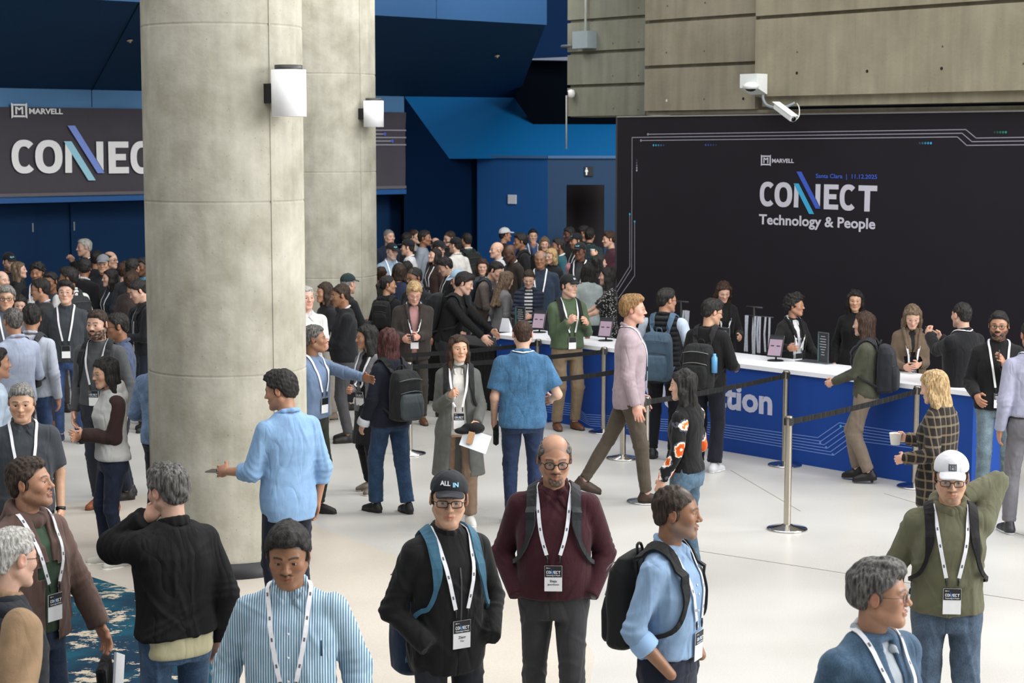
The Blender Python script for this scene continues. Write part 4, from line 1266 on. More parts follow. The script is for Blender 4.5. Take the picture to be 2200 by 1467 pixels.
def concrete(col, light, key, streak=1.0, scale=1.0):
    m, nt, b = new_mat('concrete_' + key); L = nt.links.new
    c = lin(col); c2 = lin(light)
    tc = N(nt, 'ShaderNodeTexCoord')
    n1 = N(nt, 'ShaderNodeTexNoise', i_Scale=1.3 * scale, i_Detail=7.0, i_Roughness=.62); L(tc.outputs['Object'], n1.inputs['Vector'])
    r1 = ramp(nt, [(.32, c), (.68, c2)]); L(n1.outputs['Fac'], r1.inputs[0])
    mp = N(nt, 'ShaderNodeMapping'); mp.inputs['Scale'].default_value = (5, 5, .5); L(tc.outputs['Object'], mp.inputs['Vector'])
    n2 = N(nt, 'ShaderNodeTexNoise', i_Scale=1.5 * scale, i_Detail=4.0); L(mp.outputs[0], n2.inputs['Vector'])
    r2 = ramp(nt, [(.3, (1 - .22 * streak,) * 3), (.7, (1.04, 1.04, 1.03))]); L(n2.outputs['Fac'], r2.inputs[0])
    mx = N(nt, 'ShaderNodeMix', data_type='RGBA', blend_type='MULTIPLY'); mx.inputs[0].default_value = 1
    L(r1.outputs[0], mx.inputs[6]); L(r2.outputs[0], mx.inputs[7])
    vo = N(nt, 'ShaderNodeTexVoronoi', i_Scale=16.0); L(tc.outputs['Object'], vo.inputs['Vector'])
    r3 = ramp(nt, [(.0, (.5, .48, .45)), (.07, (.6, .58, .55)), (.10, (1, 1, 1))]); L(vo.outputs['Distance'], r3.inputs[0])
    mx2 = N(nt, 'ShaderNodeMix', data_type='RGBA', blend_type='MULTIPLY'); mx2.inputs[0].default_value = .55
    L(mx.outputs[2], mx2.inputs[6]); L(r3.outputs[0], mx2.inputs[7]); L(mx2.outputs[2], b.inputs['Base Color'])
    b.inputs['Roughness'].default_value = .8; b.inputs['Specular IOR Level'].default_value = .3
    n4 = N(nt, 'ShaderNodeTexNoise', i_Scale=26.0, i_Detail=6.0); L(tc.outputs['Object'], n4.inputs['Vector'])
    bp = N(nt, 'ShaderNodeBump', i_Strength=.22, i_Distance=.012); L(n4.outputs['Fac'], bp.inputs['Height']); L(bp.outputs[0], b.inputs['Normal'])
    return m

# ---------------------------------------------------------------- floor
def floor_mat(c1, c2, key, rough=.30):
    m, nt, b = new_mat('floor_' + key); L = nt.links.new
    tc = N(nt, 'ShaderNodeTexCoord')
    n1 = N(nt, 'ShaderNodeTexNoise', i_Scale=.55, i_Detail=5.0); L(tc.outputs['Object'], n1.inputs['Vector'])
    r1 = ramp(nt, [(.35, lin(c1)), (.68, lin(c2))]); L(n1.outputs['Fac'], r1.inputs[0])
    n2 = N(nt, 'ShaderNodeTexNoise', i_Scale=90.0, i_Detail=2.0); L(tc.outputs['Object'], n2.inputs['Vector'])
    r2 = ramp(nt, [(.38, (.93, .93, .92)), (.6, (1.02, 1.02, 1.02))]); L(n2.outputs['Fac'], r2.inputs[0])
    mx = N(nt, 'ShaderNodeMix', data_type='RGBA', blend_type='MULTIPLY'); mx.inputs[0].default_value = 1
    L(r1.outputs[0], mx.inputs[6]); L(r2.outputs[0], mx.inputs[7]); L(mx.outputs[2], b.inputs['Base Color'])
    r4 = ramp(nt, [(.3, (rough * .8,) * 3), (.7, (rough * 1.35,) * 3)]); L(n1.outputs['Fac'], r4.inputs[0]); L(r4.outputs[0], b.inputs['Roughness'])
    b.inputs['Specular IOR Level'].default_value = .35
    return m
fl = MB().box((3, 18, -.1), (50, 52, .2)).build('floor', floor_mat('bfbcb6', 'c9c7c2', 'pale'))
structure(fl, 'pale polished terrazzo floor of the lobby')
pts = [at_z(u, v) for u, v in [(655, 1118), (700, 1140), (880, 1205), (1060, 1262), (1180, 1300), (1245, 1350), (1278, 1410), (1262, 1500), (1150, 1640), (600, 1900)]] + [Vector((-4.5, 5, 0)), Vector((-5.5, 12, 0)), at_z(120, 1085), at_z(430, 1050)]
zone = MB().prism([p + Vector((0, 0, .0005)) for p in pts], (0, 0, .003)).build('terrazzo_inlay', floor_mat('c2b9ad', 'cac1b5', 'beige', .34))
structure(zone, 'slightly darker beige area of the terrazzo with a curved border')
for i, pr in enumerate([((1570, 1010), (1720, 1098)), ((1090, 940), (700, 870)), ((1900, 1060), (2200, 1150)), ((1480, 1180), (2200, 1290))]):
    a, b = at_z(*pr[0], .001), at_z(*pr[1], .001); t = (b - a).normalized(); sd = Vector((-t.y, t.x, 0)) * .004
    structure(MB().prism([a - sd, b - sd, b + sd, a + sd], (0, 0, .002)).build('floor_joint', plain('a9a297', .5)), 'thin joint line in the pale terrazzo')
def carpet_mat():
    m, nt, b = new_mat('carpet'); L = nt.links.new
    tc = N(nt, 'ShaderNodeTexCoord')
    mp = N(nt, 'ShaderNodeMapping'); mp.inputs['Scale'].default_value = (1, 1.25, 1); mp.inputs['Rotation'].default_value = (0, 0, .35); L(tc.outputs['Object'], mp.inputs['Vector'])
    n0 = N(nt, 'ShaderNodeTexNoise', i_Scale=1.6, i_Detail=3.0); L(mp.outputs[0], n0.inputs['Vector'])
    r0 = ramp(nt, [(.46, lin('1b3345')), (.70, lin('1d5566'))]); L(n0.outputs['Fac'], r0.inputs[0])
    n1 = N(nt, 'ShaderNodeTexNoise', i_Scale=3.4, i_Detail=9.0, i_Roughness=.74, i_Distortion=.3); L(mp.outputs[0], n1.inputs['Vector'])
    r1 = ramp(nt, [(.552, (0, 0, 0)), (.575, (1, 1, 1))]); L(n1.outputs['Fac'], r1.inputs[0])
    mx = N(nt, 'ShaderNodeMix', data_type='RGBA'); L(r1.outputs[0], mx.inputs[0]); L(r0.outputs[0], mx.inputs[6]); mx.inputs[7].default_value = (*lin('b9ac98'), 1)
    n3 = N(nt, 'ShaderNodeTexNoise', i_Scale=300.0); L(tc.outputs['Object'], n3.inputs['Vector'])
    r3 = ramp(nt, [(.3, (.7,) * 3), (.7, (1.15,) * 3)]); L(n3.outputs['Fac'], r3.inputs[0])
    m2 = N(nt, 'ShaderNodeMix', data_type='RGBA', blend_type='MULTIPLY'); m2.inputs[0].default_value = 1; L(mx.outputs[2], m2.inputs[6]); L(r3.outputs[0], m2.inputs[7])
    L(m2.outputs[2], b.inputs['Base Color']); b.inputs['Roughness'].default_value = .95; b.inputs['Specular IOR Level'].default_value = .1
    bp = N(nt, 'ShaderNodeBump', i_Strength=.5, i_Distance=.004); L(n3.outputs['Fac'], bp.inputs['Height']); L(bp.outputs[0], b.inputs['Normal'])
    return m
cp_ = [at_z(u, v) for u, v in [(-60, 1160), (146, 1226), (290, 1272), (400, 1328), (462, 1372), (500, 1440), (520, 1560), (500, 1900)]] + [Vector((-3.4, 5, 0)), Vector((-4.2, 9, 0))]
carpet = MB().prism([p + Vector((0, 0, .003)) for p in cp_], (0, 0, .009)).build('carpet', carpet_mat())
tag(carpet, 'dark blue carpet flecked with cream and teal at the lower left', 'carpet')

# ---------------------------------------------------------------- dark registration wall
RW = WP((1.41, 24.4), (5.55, 19.7))
black = plain('1e1b21', .8, spec=.25, noise=.05, nscale=3)
smax = 9.5
ztop = 3.645
rw = RW.slab('backdrop_wall', 0, smax, 0, ztop, 0, -.12, black)
tag(rw, 'tall black printed backdrop wall behind the registration counter', 'backdrop')
edge_m = plain('8d8a86', .5)
RW.slab('top_edge', -.01, smax, ztop, ztop + .018, .012, -.13, edge_m, rw)
RW.slab('side_edge', -.03, 0, 0, ztop, .004, -.12, plain('3a3a3e', .5), rw)
wht = plain('c9c7d2', .6); cyn = plain('3aa6d6', .6); blu = plain('3a5ac0', .6); lnm = plain('8f8d98', .6)
for P in ([(1392, 288.4), (2075, 278.3), (2097, 296.5), (2330, 293)], [(1325, 628), (1357, 577), (1358, 295.3), (2067, 286.2), (2088, 304.2), (2330, 301)], [(1377, 301.8), (2057, 294), (2077, 312.3), (2330, 309.5)],
          [(1353, 460), (1353, 572), (1325, 617)], [(1363.5, 476), (1363.5, 592), (1329, 640)]):
    RW.line('printed_line', P, .0115, .003, lnm, rw)
for (u, v, r, m) in [(1392, 288.4, .017, lnm), (1377, 301.8, .017, lnm), (1353, 460, .016, cyn), (1363.5, 476, .016, cyn)]: RW.disc('printed_dot', u, v, r, .005, m, rw)
for (u0, v0, du, dv, cols) in [(1404, 312, 5.4, 0, ['3fa6cf', '3796c0', '2f7ca6', '2c5f86', '2e3f62']), (1516, 311.5, 5.6, 0, ['3346a0', '2f3f8a', '2c3772', '2a305c', '282a44']), (2000, 307.5, -6, 0, ['3aa6dc', '3594c4', '2f7ea6', '2a5c78', '26404f']),
                               (2161, 284, -6, 0, ['1f8a70', '1d7862', '1d6252', '1e4a42', '1f3836']), (1368, 366, 0, -5.4, ['b5b4be', '96959f', '72717b', '52515a', '3b3a42'])]:
    for k, c in enumerate(cols): RW.disc('printed_dot', u0 + du * k, v0 + dv * k, .014, .004, plain(c, .6), rw)
a0, z0 = RW.px(1632.5, 443); a1, _ = RW.px(1884.5, 443)
_, zt = RW.px(1632, 392); zb_ = RW.px(1884.5, 444)[1]
connect_logo(rw, RW.M(a0, z0 + .0, .003), a1 - a0, (zt - z0) / 330.0 * 1682 * 1.0, wht, cyn, blu, True, True, True)

# ---------------------------------------------------------------- concrete wall above
CA, CB, CC = concrete('757566', '85867a', 'grey_panels'), concrete('857e6e', '99917f', 'warm_panels'), concrete('89826e', '9c9580', 'beam')
def panels(off, u0, u1, lines, mat, name, back=-.5, groove=.05, zcap=7.0):
    """lines: z levels of the joints from the lowest up"""
    s0 = RW.px(u0, 150, off)[0]; s1 = RW.px(u1, 150, off)[0] if u1 is not None else smax + 1
    base = RW.slab(name, s0 + .012, s1 - .012, lines[0] + .01, zcap, off - groove, off + back, mat)
    structure(base)
    for z0_, z1_ in zip(lines[:-1], lines[1:]):
        o = RW.slab('concrete_panel', s0, s1, z0_ + .022, z1_ - .022, off, off - groove - .01, mat, base)
    return base, s0, s1
def zz(u, v, off): return RW.px(u, v, off)[1]
bA, *_ = panels(-.30, 1219, 1386, [zz(1300, 252, -.3), zz(1300, 183, -.3), zz(1300, 111, -.3), zz(1300, 41, -.3), zz(1300, -30, -.3)], CA, 'wall_concrete_far')
bB, *_ = panels(.02, 1385, 1623, [zz(1500, 240, .02), zz(1500, 140, .02), zz(1500, 40, .02), zz(1500, -60, .02)], CB, 'wall_concrete_middle', groove=.06)
bC, *_ = panels(.22, 1622, None, [zz(1900, 205, .22), zz(1900, 20, .22), zz(1900, -170, .22)], CC, 'wall_concrete_near', back=-.7, groove=.07)
for b_, l_ in ((bA, 'recessed grey board-formed concrete wall, farthest section'), (bB, 'warm grey concrete wall section above the backdrop corner'), (bC, 'projecting concrete beam above the right of the backdrop')): b_['label'] = l_
s0 = RW.px(1640, 220, .12)[0]
o = RW.slab('beam_step', s0, smax + 1, zz(1900, 224, .12), zz(1900, 203, .12), .14, -.4, CC, bC)
o = RW.slab('beam_step', RW.px(1386, 245, .0)[0], smax + 1, ztop + .03, zz(1500, 240, .0) + .01, -.03, -.4, CB, bC)
for off, prt, ppx in ((-.30, bA, [(1317, 93), (1372, 90), (1317, 163), (1372, 162), (1318, 233), (1371, 236), (1372, 17)]), (.02, bB, [(1434, 13), (1515, 6), (1432, 113), (1513, 110), (1513, 213), (1597, 212)]), (.22, bC, [(1712, 157), (1863, 153), (2023, 147), (2199, 137), (2025, 100), (1713, 112)])):
    for u, v in ppx:
        big = (u, v) in ((2023, 147), (1712, 157), (1863, 153), (1597, 212))
        a, z = RW.px(u, v, off)
        me = MB().lathe([(.001, .0), (.012 if big else .008, .0), (.016 if big else .011, .003), (.019 if big else .013, .001)], seg=14).mesh('tie_hole')
        me.transform(RW.M(a, z, off + .0005)); link('tie_hole', me, plain('1c1a16' if big else '5b564a', .9), prt)
RW.disc('plug', 1432, 216, .018, .024, plain('cfc9b8', .7), bB)

# camera brackets on the concrete
wm = plain('dfe3e0', .4); gm = plain('8a8f96', .45)
def small_thing(name, label, cat, org):
    r = empty(name, org); tag(r, label, cat); return r
a, z = RW.px(1640, 205, .22); org = RW.P(a, z, .22)
dc = small_thing('dome_camera', 'white dome security camera on a box bracket fixed to the concrete beam', 'camera', org)
def loc(r, me, *args):
    me.transform(Matrix.Translation(-r.location)); return me
aL, aR = RW.px(1603, 180, .34)[0], RW.px(1651, 180, .24)[0]; zB, zT = zz(1640, 203, .24), zz(1640, 159, .24)
p0 = [RW.P(aL, zT, .40), RW.P(aL, zB + .09, .40), RW.P(aL + .12, zB + .075, .40), RW.P(aR, zB, .24), RW.P(aR, zT, .24)]
me = MB().prism([RW.P(aL - .03, zT, .42), RW.P(aL - .03, zB + .08, .42), RW.P(aL - .03, zB, .225), RW.P(aL - .03, zT, .225)], RW.d * (aR - aL)).mesh('bracket'); link('bracket', loc(dc, me), wm, dc)
c = RW.P(*RW.px(1613, 186, .45), .45)
me = MB().lathe([(.001, .055), (.05, .05), (.098, .02), (.102, .0), (.085, -.025), (.065, -.03)], c, 24).mesh('housing'); link('housing', loc(dc, me), plain('eceeea', .35), dc)
me = MB().lathe([(.066, -.028), (.06, -.042), (.035, -.055), (.001, -.06)], c, 20).mesh('dome'); link('dome', loc(dc, me), plain('16181a', .1), dc)
a, z = RW.px(1712, 226, .2); org = RW.P(a, z, .2)
bc = small_thing('bullet_camera', 'white bullet security camera hanging under the concrete beam with a cable loop', 'camera', org)
pA_, pB_ = RW.P(*RW.px(1668, 228, .42), .42), RW.P(*RW.px(1705, 256, .55), .55); ax_ = (pB_ - pA_).normalized()
up = Vector((0, 0, 1)); up = (up - ax_ * up.dot(ax_)).normalized(); sd_ = ax_.cross(up)
R_ = Matrix((sd_, ax_, up)).transposed()
me = MB().box((pA_ + pB_) / 2, (.085, (pB_ - pA_).length, .07), R_, bev=.012).mesh('housing'); link('housing', loc(bc, me), wm, bc)
me = MB().box((pA_ + pB_) / 2 + up * .042 - ax_ * .01, (.10, (pB_ - pA_).length + .04, .008), R_).mesh('sun_shield'); link('sun_shield', loc(bc, me), plain('eceeea', .4), bc)
me = MB().lathe([(.001, .002), (.03, .002), (.03, 0)], (0, 0, 0), 16).mesh('lens_window'); me.transform(Matrix.Translation(pB_ + ax_ * .003) @ (ax_.to_track_quat('Z', 'Y').to_matrix().to_4x4())); link('lens_window', loc(bc, me), plain('101214', .1), bc)
cab = [RW.P(*RW.px(u, v, o), o) for u, v, o in [(1712, 222, .24), (1717, 232, .35), (1716, 250, .45), (1704, 261, .52), (1700, 256, .52)]]
mb = MB(); mb.tube([Vector(p) for p in bspl([list(q) for q in cab], 20).astype(float)], .008, 6); link('cable', loc(bc, mb.mesh('cable')), plain('cfcfc8', .5), bc)
cab = [RW.P(*RW.px(u, v, o), o) for u, v, o in [(1639, 204, .30), (1640, 214, .30), (1648, 226, .32), (1668, 232, .34), (1690, 229, .30), (1708, 221, .24)]]
mb = MB(); mb.tube([Vector(p) for p in bspl([list(q) for q in cab], 24).astype(float)], .018, 8); link('conduit', loc(dc, mb.mesh('conduit')), gm, dc)
# grey junction box, its conduit, small dome
jb = small_thing('junction_box', 'grey electrical junction box with a vertical conduit on the far concrete wall', 'junction box', RW.P(*RW.px(1249, 104, -.3), -.3))
aL, zT = RW.px(1233, 68, -.15); aR, zB = RW.px(1265, 103, -.15)
me = RW.slab('enclosure', aL, aR, zB, zT, -.12, -.299, gm, mb=MB()).mesh('enclosure'); link('enclosure', loc(jb, me), plain('8b979b', .45), jb)
mb = MB(); a, _ = RW.px(1258, 40, -.25); mb.tube([RW.P(a, zT, -.25), RW.P(a, zT + 2.2, -.25)], .018, 8); link('conduit', loc(jb, mb.mesh('conduit')), plain('c3c9c2', .5), jb)
mb = MB(); a, z = RW.px(1207, 100, -.25); a2, _ = RW.px(1235, 100, -.25); mb.tube([RW.P(a, z, -.25), RW.P(a2, z, -.22)], .022, 8); link('side_conduit', loc(jb, mb.mesh('side_conduit')), plain('55595c', .5), jb)
c = RW.P(*RW.px(1227, 201, -.22), -.22)
sdm = small_thing('corner_camera', 'small round white camera on the left corner of the far concrete wall', 'camera', c)
me = MB().lathe([(.001, .06), (.045, .045), (.058, .0), (.045, -.045), (.001, -.06)], c, 18).mesh('housing'); link('housing', loc(sdm, me), plain('d6d6d2', .4), sdm)
mm = (RW.n * .9 - RW.d * .5).normalized(); me = MB().lathe([(.001, .012), (.02, .010), (.028, .0)], (0, 0, 0), 14).mesh('lens_window'); me.transform(Matrix.Translation(c + mm * .050) @ mm.to_track_quat('Z', 'Y').to_matrix().to_4x4()); link('lens_window', loc(sdm, me), plain('131416', .2), sdm)
mb = MB(); a, _ = RW.px(1219, 300, -.3); pz = zz(1219, 320, -.3); mb.tube([RW.P(a, pz, -.28), RW.P(a, zz(1219, 205, -.3), -.28)], .012, 6); link('cable', loc(sdm, mb.mesh('cable')), plain('9c9c98', .5), sdm)

# ---------------------------------------------------------------- columns and sconces
colm = concrete('959181', 'bbb7aa', 'column', .45, 1.8)
def column(n, uc, vfront, diam_px, seams, lamp, label):
    p = at_z(uc, vfront); R = diam_px / 2 * p.y / F_PX; R = R * (1 + R / p.y)
    cy = p.y + R; cx = (uc - 1100) / F_PX * cy
    r = empty('column', (cx, cy, 0)); structure(r, label)
    prof = [(R, 0)]
    for z in seams: prof += [(R, z - .08), (R, z - .012), (R, z - .0119), (R - .005, z - .006), (R - .005, z + .006), (R, z + .0119), (R, z + .012), (R, z + .08)]
    prof.append((R, 7.5))
    link('shaft', MB().lathe(prof, seg=96).mesh('shaft'), colm, r)
    link('base_ring', MB().lathe([(R + .012, 0), (R + .012, .125), (R, .125)], seg=96).mesh('base_ring'), plain('17161a', .45), r)
    for ang in (lamp['seam'], lamp['seam'] - 2.2, lamp['seam'] + 2.1):
        a = ang - math.pi / 2; mb = MB(); c = Vector((math.cos(a) * (R + .001), math.sin(a) * (R + .001), 3.8))
        mb.box(c, (.010, .014, 7.3), Matrix.Rotation(a, 3, 'Z')); mb.build('form_seam', colm, r)
    a = lamp['ang'] - math.pi / 2; d = Vector((math.cos(a), math.sin(a), 0)); zc = lamp['z']; lh = lamp['h']; lr = lamp['r']
    c = Vector((cx, cy, 0)) + d * (R + .05 + lr); c.z = zc
    sr = empty('wall_sconce', Vector((cx, cy, zc - lh / 2)) + d * R); tag(sr, lamp['label'], 'lamp', None)
    off = c - sr.location
    sh = link('shade', MB().lathe([(lr - .006, -lh / 2), (lr, -lh / 2), (lr, lh / 2), (lr - .006, lh / 2), (lr - .006, -lh / 2)], off, 40).mesh('shade'), plain('fbfbfd', .45), sr)
    link('diffuser', MB().lathe([(.001, -lh / 2 + .02), (lr - .006, -lh / 2 + .02), (lr - .006, -lh / 2 + .03), (.001, -lh / 2 + .03)], off, 32).mesh('diffuser'), plain('f4f1e8', .5), sr)
    link('top_cap', MB().lathe([(.001, lh / 2 + .035), (lr * .80, lh / 2 + .035), (lr * .80, lh / 2 - .02), (.001, lh / 2 - .02)], off, 32).mesh('top_cap'), plain('3a3937', .5), sr)
    link('wall_plate', MB().box(off - d * (lr + .02), (.08, lr * 1.35, lh * .42), Matrix.Rotation(a, 3, 'Z')).mesh('wall_plate'), plain('141416', .5), sr)
    return cx, cy, R
column(1, 485, 1247, 338, [1.56, 2.87, 4.19], dict(seam=.76, ang=.81, z=3.68, h=.345, r=.130, label='white cylindrical wall sconce on the nearer column'), 'nearer massive round concrete column')
column(2, 702, 856, 214, [1.56, 2.93, 4.19], dict(seam=.86, ang=.93, z=3.68, h=.335, r=.130, label='white cylindrical wall sconce on the farther column'), 'farther massive round concrete column')

# ---------------------------------------------------------------- blue back area
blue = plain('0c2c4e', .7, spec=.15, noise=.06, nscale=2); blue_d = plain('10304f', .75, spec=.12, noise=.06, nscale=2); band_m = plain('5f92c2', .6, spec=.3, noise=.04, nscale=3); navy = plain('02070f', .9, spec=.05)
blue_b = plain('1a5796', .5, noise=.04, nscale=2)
LW = WP((-7.8, 27.8), (-1.96, 33.0))
s868, zb1 = LW.px(868, 208); zb0 = LW.px(100, 228)[1]
zb1 = LW.px(100, 191)[1]
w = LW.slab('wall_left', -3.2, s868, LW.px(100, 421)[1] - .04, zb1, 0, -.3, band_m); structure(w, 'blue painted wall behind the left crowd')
# the recess with doors below the banner
zbn = LW.px(100, 421)[1]
structure(LW.slab('trim_1', -3.2, s868, zbn - .10, zbn - .02, .05, -.3, blue_b), 'blue metal sill below the long banner')
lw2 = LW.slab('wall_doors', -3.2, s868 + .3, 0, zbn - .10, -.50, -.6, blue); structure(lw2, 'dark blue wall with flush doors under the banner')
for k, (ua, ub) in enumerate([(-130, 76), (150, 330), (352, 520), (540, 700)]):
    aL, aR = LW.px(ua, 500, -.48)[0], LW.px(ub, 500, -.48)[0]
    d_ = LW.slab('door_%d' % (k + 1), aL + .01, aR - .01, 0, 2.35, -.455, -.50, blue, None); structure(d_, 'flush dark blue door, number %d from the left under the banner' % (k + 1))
    for hz_ in (1.98, .95):
        aa = aR - .06 if k == 0 else aL + .06
        LW.slab('hinge', aa - .012, aa + .012, hz_ - .07, hz_ + .07, -.44, -.455, plain('8f9499', .4, .8), d_)
bn = small_thing('banner', 'long dark grey stage banner with white lettering hung on the blue wall', 'banner', LW.P(0, zbn, .03))
# wrinkled fabric
A0, A1 = -3.2, LW.px(868, 300)[0]
zt0 = LW.px(100, 231)[1]
nx, nz = 260, 26
V = []; F = []
rg = np.random.default_rng(3)
for i in range(nx + 1):
    for j in range(nz + 1):
        a = A0 + (A1 - A0) * i / nx; z = zbn + (zt0 - zbn) * j / nz; tt = j / nz
        w_ = math.exp(-(1 - tt) * 3.5) * (.030 * math.sin(a * 6.1 + tt * 5) * math.sin(a * 1.7 + 1) + .014 * math.sin(a * 15 - tt * 9)) + .004 * math.sin(a * 2.3 + z * 5)
        V.append(LW.P(a, z, .035 + w_) - bn.location)
for i in range(nx):
    for j in range(nz):
        b0 = i * (nz + 1) + j; F.append((b0, b0 + nz + 1, b0 + nz + 2, b0 + 1))
cl = MB().add(V, F, True).build('fabric', plain('4b474f', .8, noise=.05, nscale=4), bn)
me = LW.slab('hem', A0, A1, zbn, zbn + .05, .06, .02, None, mb=MB()).mesh('hem'); link('hem', loc(bn, me), plain('6a656b', .8), bn)
a0, z0 = LW.px(21, 373); a1 = LW.px(21 + (218 * 1.36), 373)[0]
# CONNECT on the banner: C left edge 21, E right edge ~272 ; logo units 218..1368
aE = LW.px(272, 373)[0]; W_ = (aE - a0) / (1368 - 218) * 1682
ztp = LW.px(60, 303)[1]
M_ = LW.M(a0, z0, .075); M_ = Matrix.Translation(-bn.location) @ M_
connect_logo(bn, M_, W_, (ztp - z0) / 330 * 1682, plain('ffffff', .6), plain('a8e0f4', .6), plain('86a0ee', .6), False, False, True)
gl_ = plain('a09ea8', .6)
for v in (280, 295.5, 311):
    a_, z_ = LW.px(868, v); b_ = LW.px(700, v)[0]
    me = MB().prism([LW.P(b_, z_ - .012, .06), LW.P(a_, z_ - .012, .06), LW.P(a_, z_ + .012, .06), LW.P(b_, z_ + .012, .06)], LW.n * -.003).mesh('printed_line'); link('printed_line', loc(bn, me), gl_, bn)
for u, v in ((822, 288), (838, 303)):
    a_, z_ = LW.px(u, v); b_ = LW.px(700, v)[0]
    me = MB().prism([LW.P(b_, z_ - .012, .06), LW.P(a_, z_ - .012, .06), LW.P(a_, z_ + .012, .06), LW.P(b_, z_ + .012, .06)], LW.n * -.003).mesh('printed_line'); link('printed_line', loc(bn, me), gl_, bn)
    c = LW.P(a_, z_, .066); P_ = [c + LW.d * (.03 * math.cos(t)) + Vector((0, 0, .03 * math.sin(t))) - bn.location for t in np.linspace(0, 6.2832, 15)[:-1]]
    MB().add(P_, [tuple(range(14))]).build('printed_dot', plain('4a6ae0', .6), bn)
# fascia joint
a_, _ = LW.px(197, 210); structure(LW.slab('trim_2', a_ - .006, a_ + .006, zt0 + .02, zb1, .004, -.01, blue_d), 'joint in the blue band above the banner')
# upper fascia and the dark inclined soffit under it
UF = WP((-5.6, 24.2), (.33, 29.3))
zf = UF.px(990, 43.5)[1]; af = UF.px(1172, 55)[0]; zf1 = UF.px(1172, 55)[1]; zf0 = UF.px(808, 32)[1]
o = UF.slab('upper_fascia', -5.5, af, zf, zf + 1.6, .03, -.4, plain('17395c', .65, spec=.2)); structure(o, 'upper light blue fascia at the top of the picture')
a_, _ = UF.px(935, 20); structure(UF.slab('trim_3', a_ - .006, a_ + .006, zf, zf + 1.6, .034, .02, blue_d), 'joint in the upper blue fascia')
q = [UF.P(-5.5, zf, 0), UF.P(af, zf, 0), at_y(1112, 210, 36.4), LW.P(s868, zb1, 0), LW.P(-3.2, zb1, 0)]
sof = MB(); qq = q + [p + Vector((0, 0, .25)) for p in q]
sof.add(qq, [(0, 1, 2, 3), (0, 3, 4), (5, 8, 7, 6), (5, 9, 8), (0, 5, 6, 1), (1, 6, 7, 2), (2, 7, 8, 3), (3, 8, 9, 4), (4, 9, 5, 0)])
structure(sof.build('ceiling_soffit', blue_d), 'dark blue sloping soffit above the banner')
j0, j1 = q[3] + (q[4] - q[3]) * ((s868 - LW.px(197, 195)[0]) / (s868 + 3.2)), None
for (u, v) in ((279, 88), (1068, 121)):
    pass
# smoke detectors / sprinkler heads on the soffit
def plane_hit(u, v, p0, nrm):
    c = Vector((0, 0, CAM_H)); r = ray(u, v); return c + r * ((p0 - c).dot(nrm) / r.dot(nrm))
nrm = (q[1] - q[0]).cross(q[4] - q[0]).normalized(); nrm = -nrm if nrm.z > 0 else nrm
for (u, v, lb) in ((279, 87, 'small round sprinkler head in the soffit left of the nearer column'), (1068, 120, 'small round sprinkler head in the soffit right of the farther column')):
    p = plane_hit(u, v, q[0], nrm)
    r = empty('sprinkler_head', p); tag(r, lb, 'sprinkler')
    me = MB().lathe([(.045, 0), (.04, .012), (.018, .016), (.012, .03), (.02, .032), (.001, .034)], seg=14).mesh('escutcheon'); me.transform(nrm.to_track_quat('Z', 'Y').to_matrix().to_4x4()); link('escutcheon', me, plain('b9a88e', .4, .4), r)
ja, jb_ = plane_hit(300, 4, q[0], nrm), plane_hit(197, 194, q[0], nrm)
structure(MB().tube([ja + nrm * .003, jb_ + nrm * .003], .006, 4).build('trim_4', navy), 'joint line across the dark soffit')
# centre: dark side wall, sloping lit panel, box with door
def yface(name, pix, ys, mat, label, th=.15):
    P_ = [at_y(u, v, y) for (u, v), y in zip(pix, ys)]
    o = MB().prism(P_, (0, th, 0)).build(name, mat); structure(o, label); return o
zbox = at_y(1100, 340, 33.6).z
p868, p1025 = LW.P(s868, 0, -.02), at_y(1025, 400, 34.6)
wd = WP((p868.x, p868.y), (p1025.x + .2, p1025.y)); yl_ = lambda u: p868.y + (34.5 - p868.y) * (u - 868) / 157.0
PR = [(868, 209), (966, 342), (1026, 342), (1026, 760), (868, 760)]
structure(MB().prism([at_y(u, v, yl_(u)) for u, v in PR], (.0, .12, 0)).build('wall_recess', plain('031a36', .85, spec=.06)), 'very dark blue wall right of the banner')  # one even dark navy base colour
slp = [at_y(965, 341, 33.9), at_y(1335, 339, 33.9), at_y(1335, 210, 36.3), at_y(870, 209.5, 36.3)]
structure(MB().prism(slp, (0, .1, .05)).build('wall_slope', plain('0c66a4', .6, spec=.2, noise=.04)), 'bright blue sloping panel above the restroom block')
bx0, bx1, bx2 = at_y(1025, 345, 34.2), at_y(1177, 341, 33.3), at_y(1345, 341, 33.3)
F1 = WP((bx0.x, bx0.y), (bx1.x, bx1.y)); F2 = WP((bx1.x, bx1.y), (bx2.x, bx2.y))
structure(F1.slab('wall_block_left', 0, F1.L, 0, zbox, 0, -.1, plain('1e508a', .65, spec=.2, noise=.04)), 'blue wall of the restroom block carrying a white notice')
m_f2 = plain('25405f', .65, spec=.25, noise=.05)
da, db = F2.px(1217, 450)[0], F2.px(1298, 450)[0]; dz = F2.px(1250, 397)[1]
fw = MB(); F2.slab('x', 0, da, 0, zbox, 0, -.1, None, mb=fw); F2.slab('x', db, F2.L, 0, zbox, 0, -.1, None, mb=fw); F2.slab('x', da, db, dz, zbox, 0, -.1, None, mb=fw)
structure(fw.build('wall_block_right', m_f2), 'lighter blue wall of the restroom block around its doorway')
structure(F2.slab('door_5', da - .3, db + .3, 0, dz + .1, -1.2, -1.3, plain('1a0f16', .7)), 'dark doorway interior under the restroom sign')
structure(F1.slab('trim_5', -2.0, F1.L, zbox, zbox + .05, .05, -.2, plain('3b628f', .5)), 'blue coping on the restroom block')
structure(F2.slab('trim_6', 0, F2.L, zbox, zbox + .05, .05, -.2, plain('3b628f', .5)), 'blue coping over the restroom doorway')
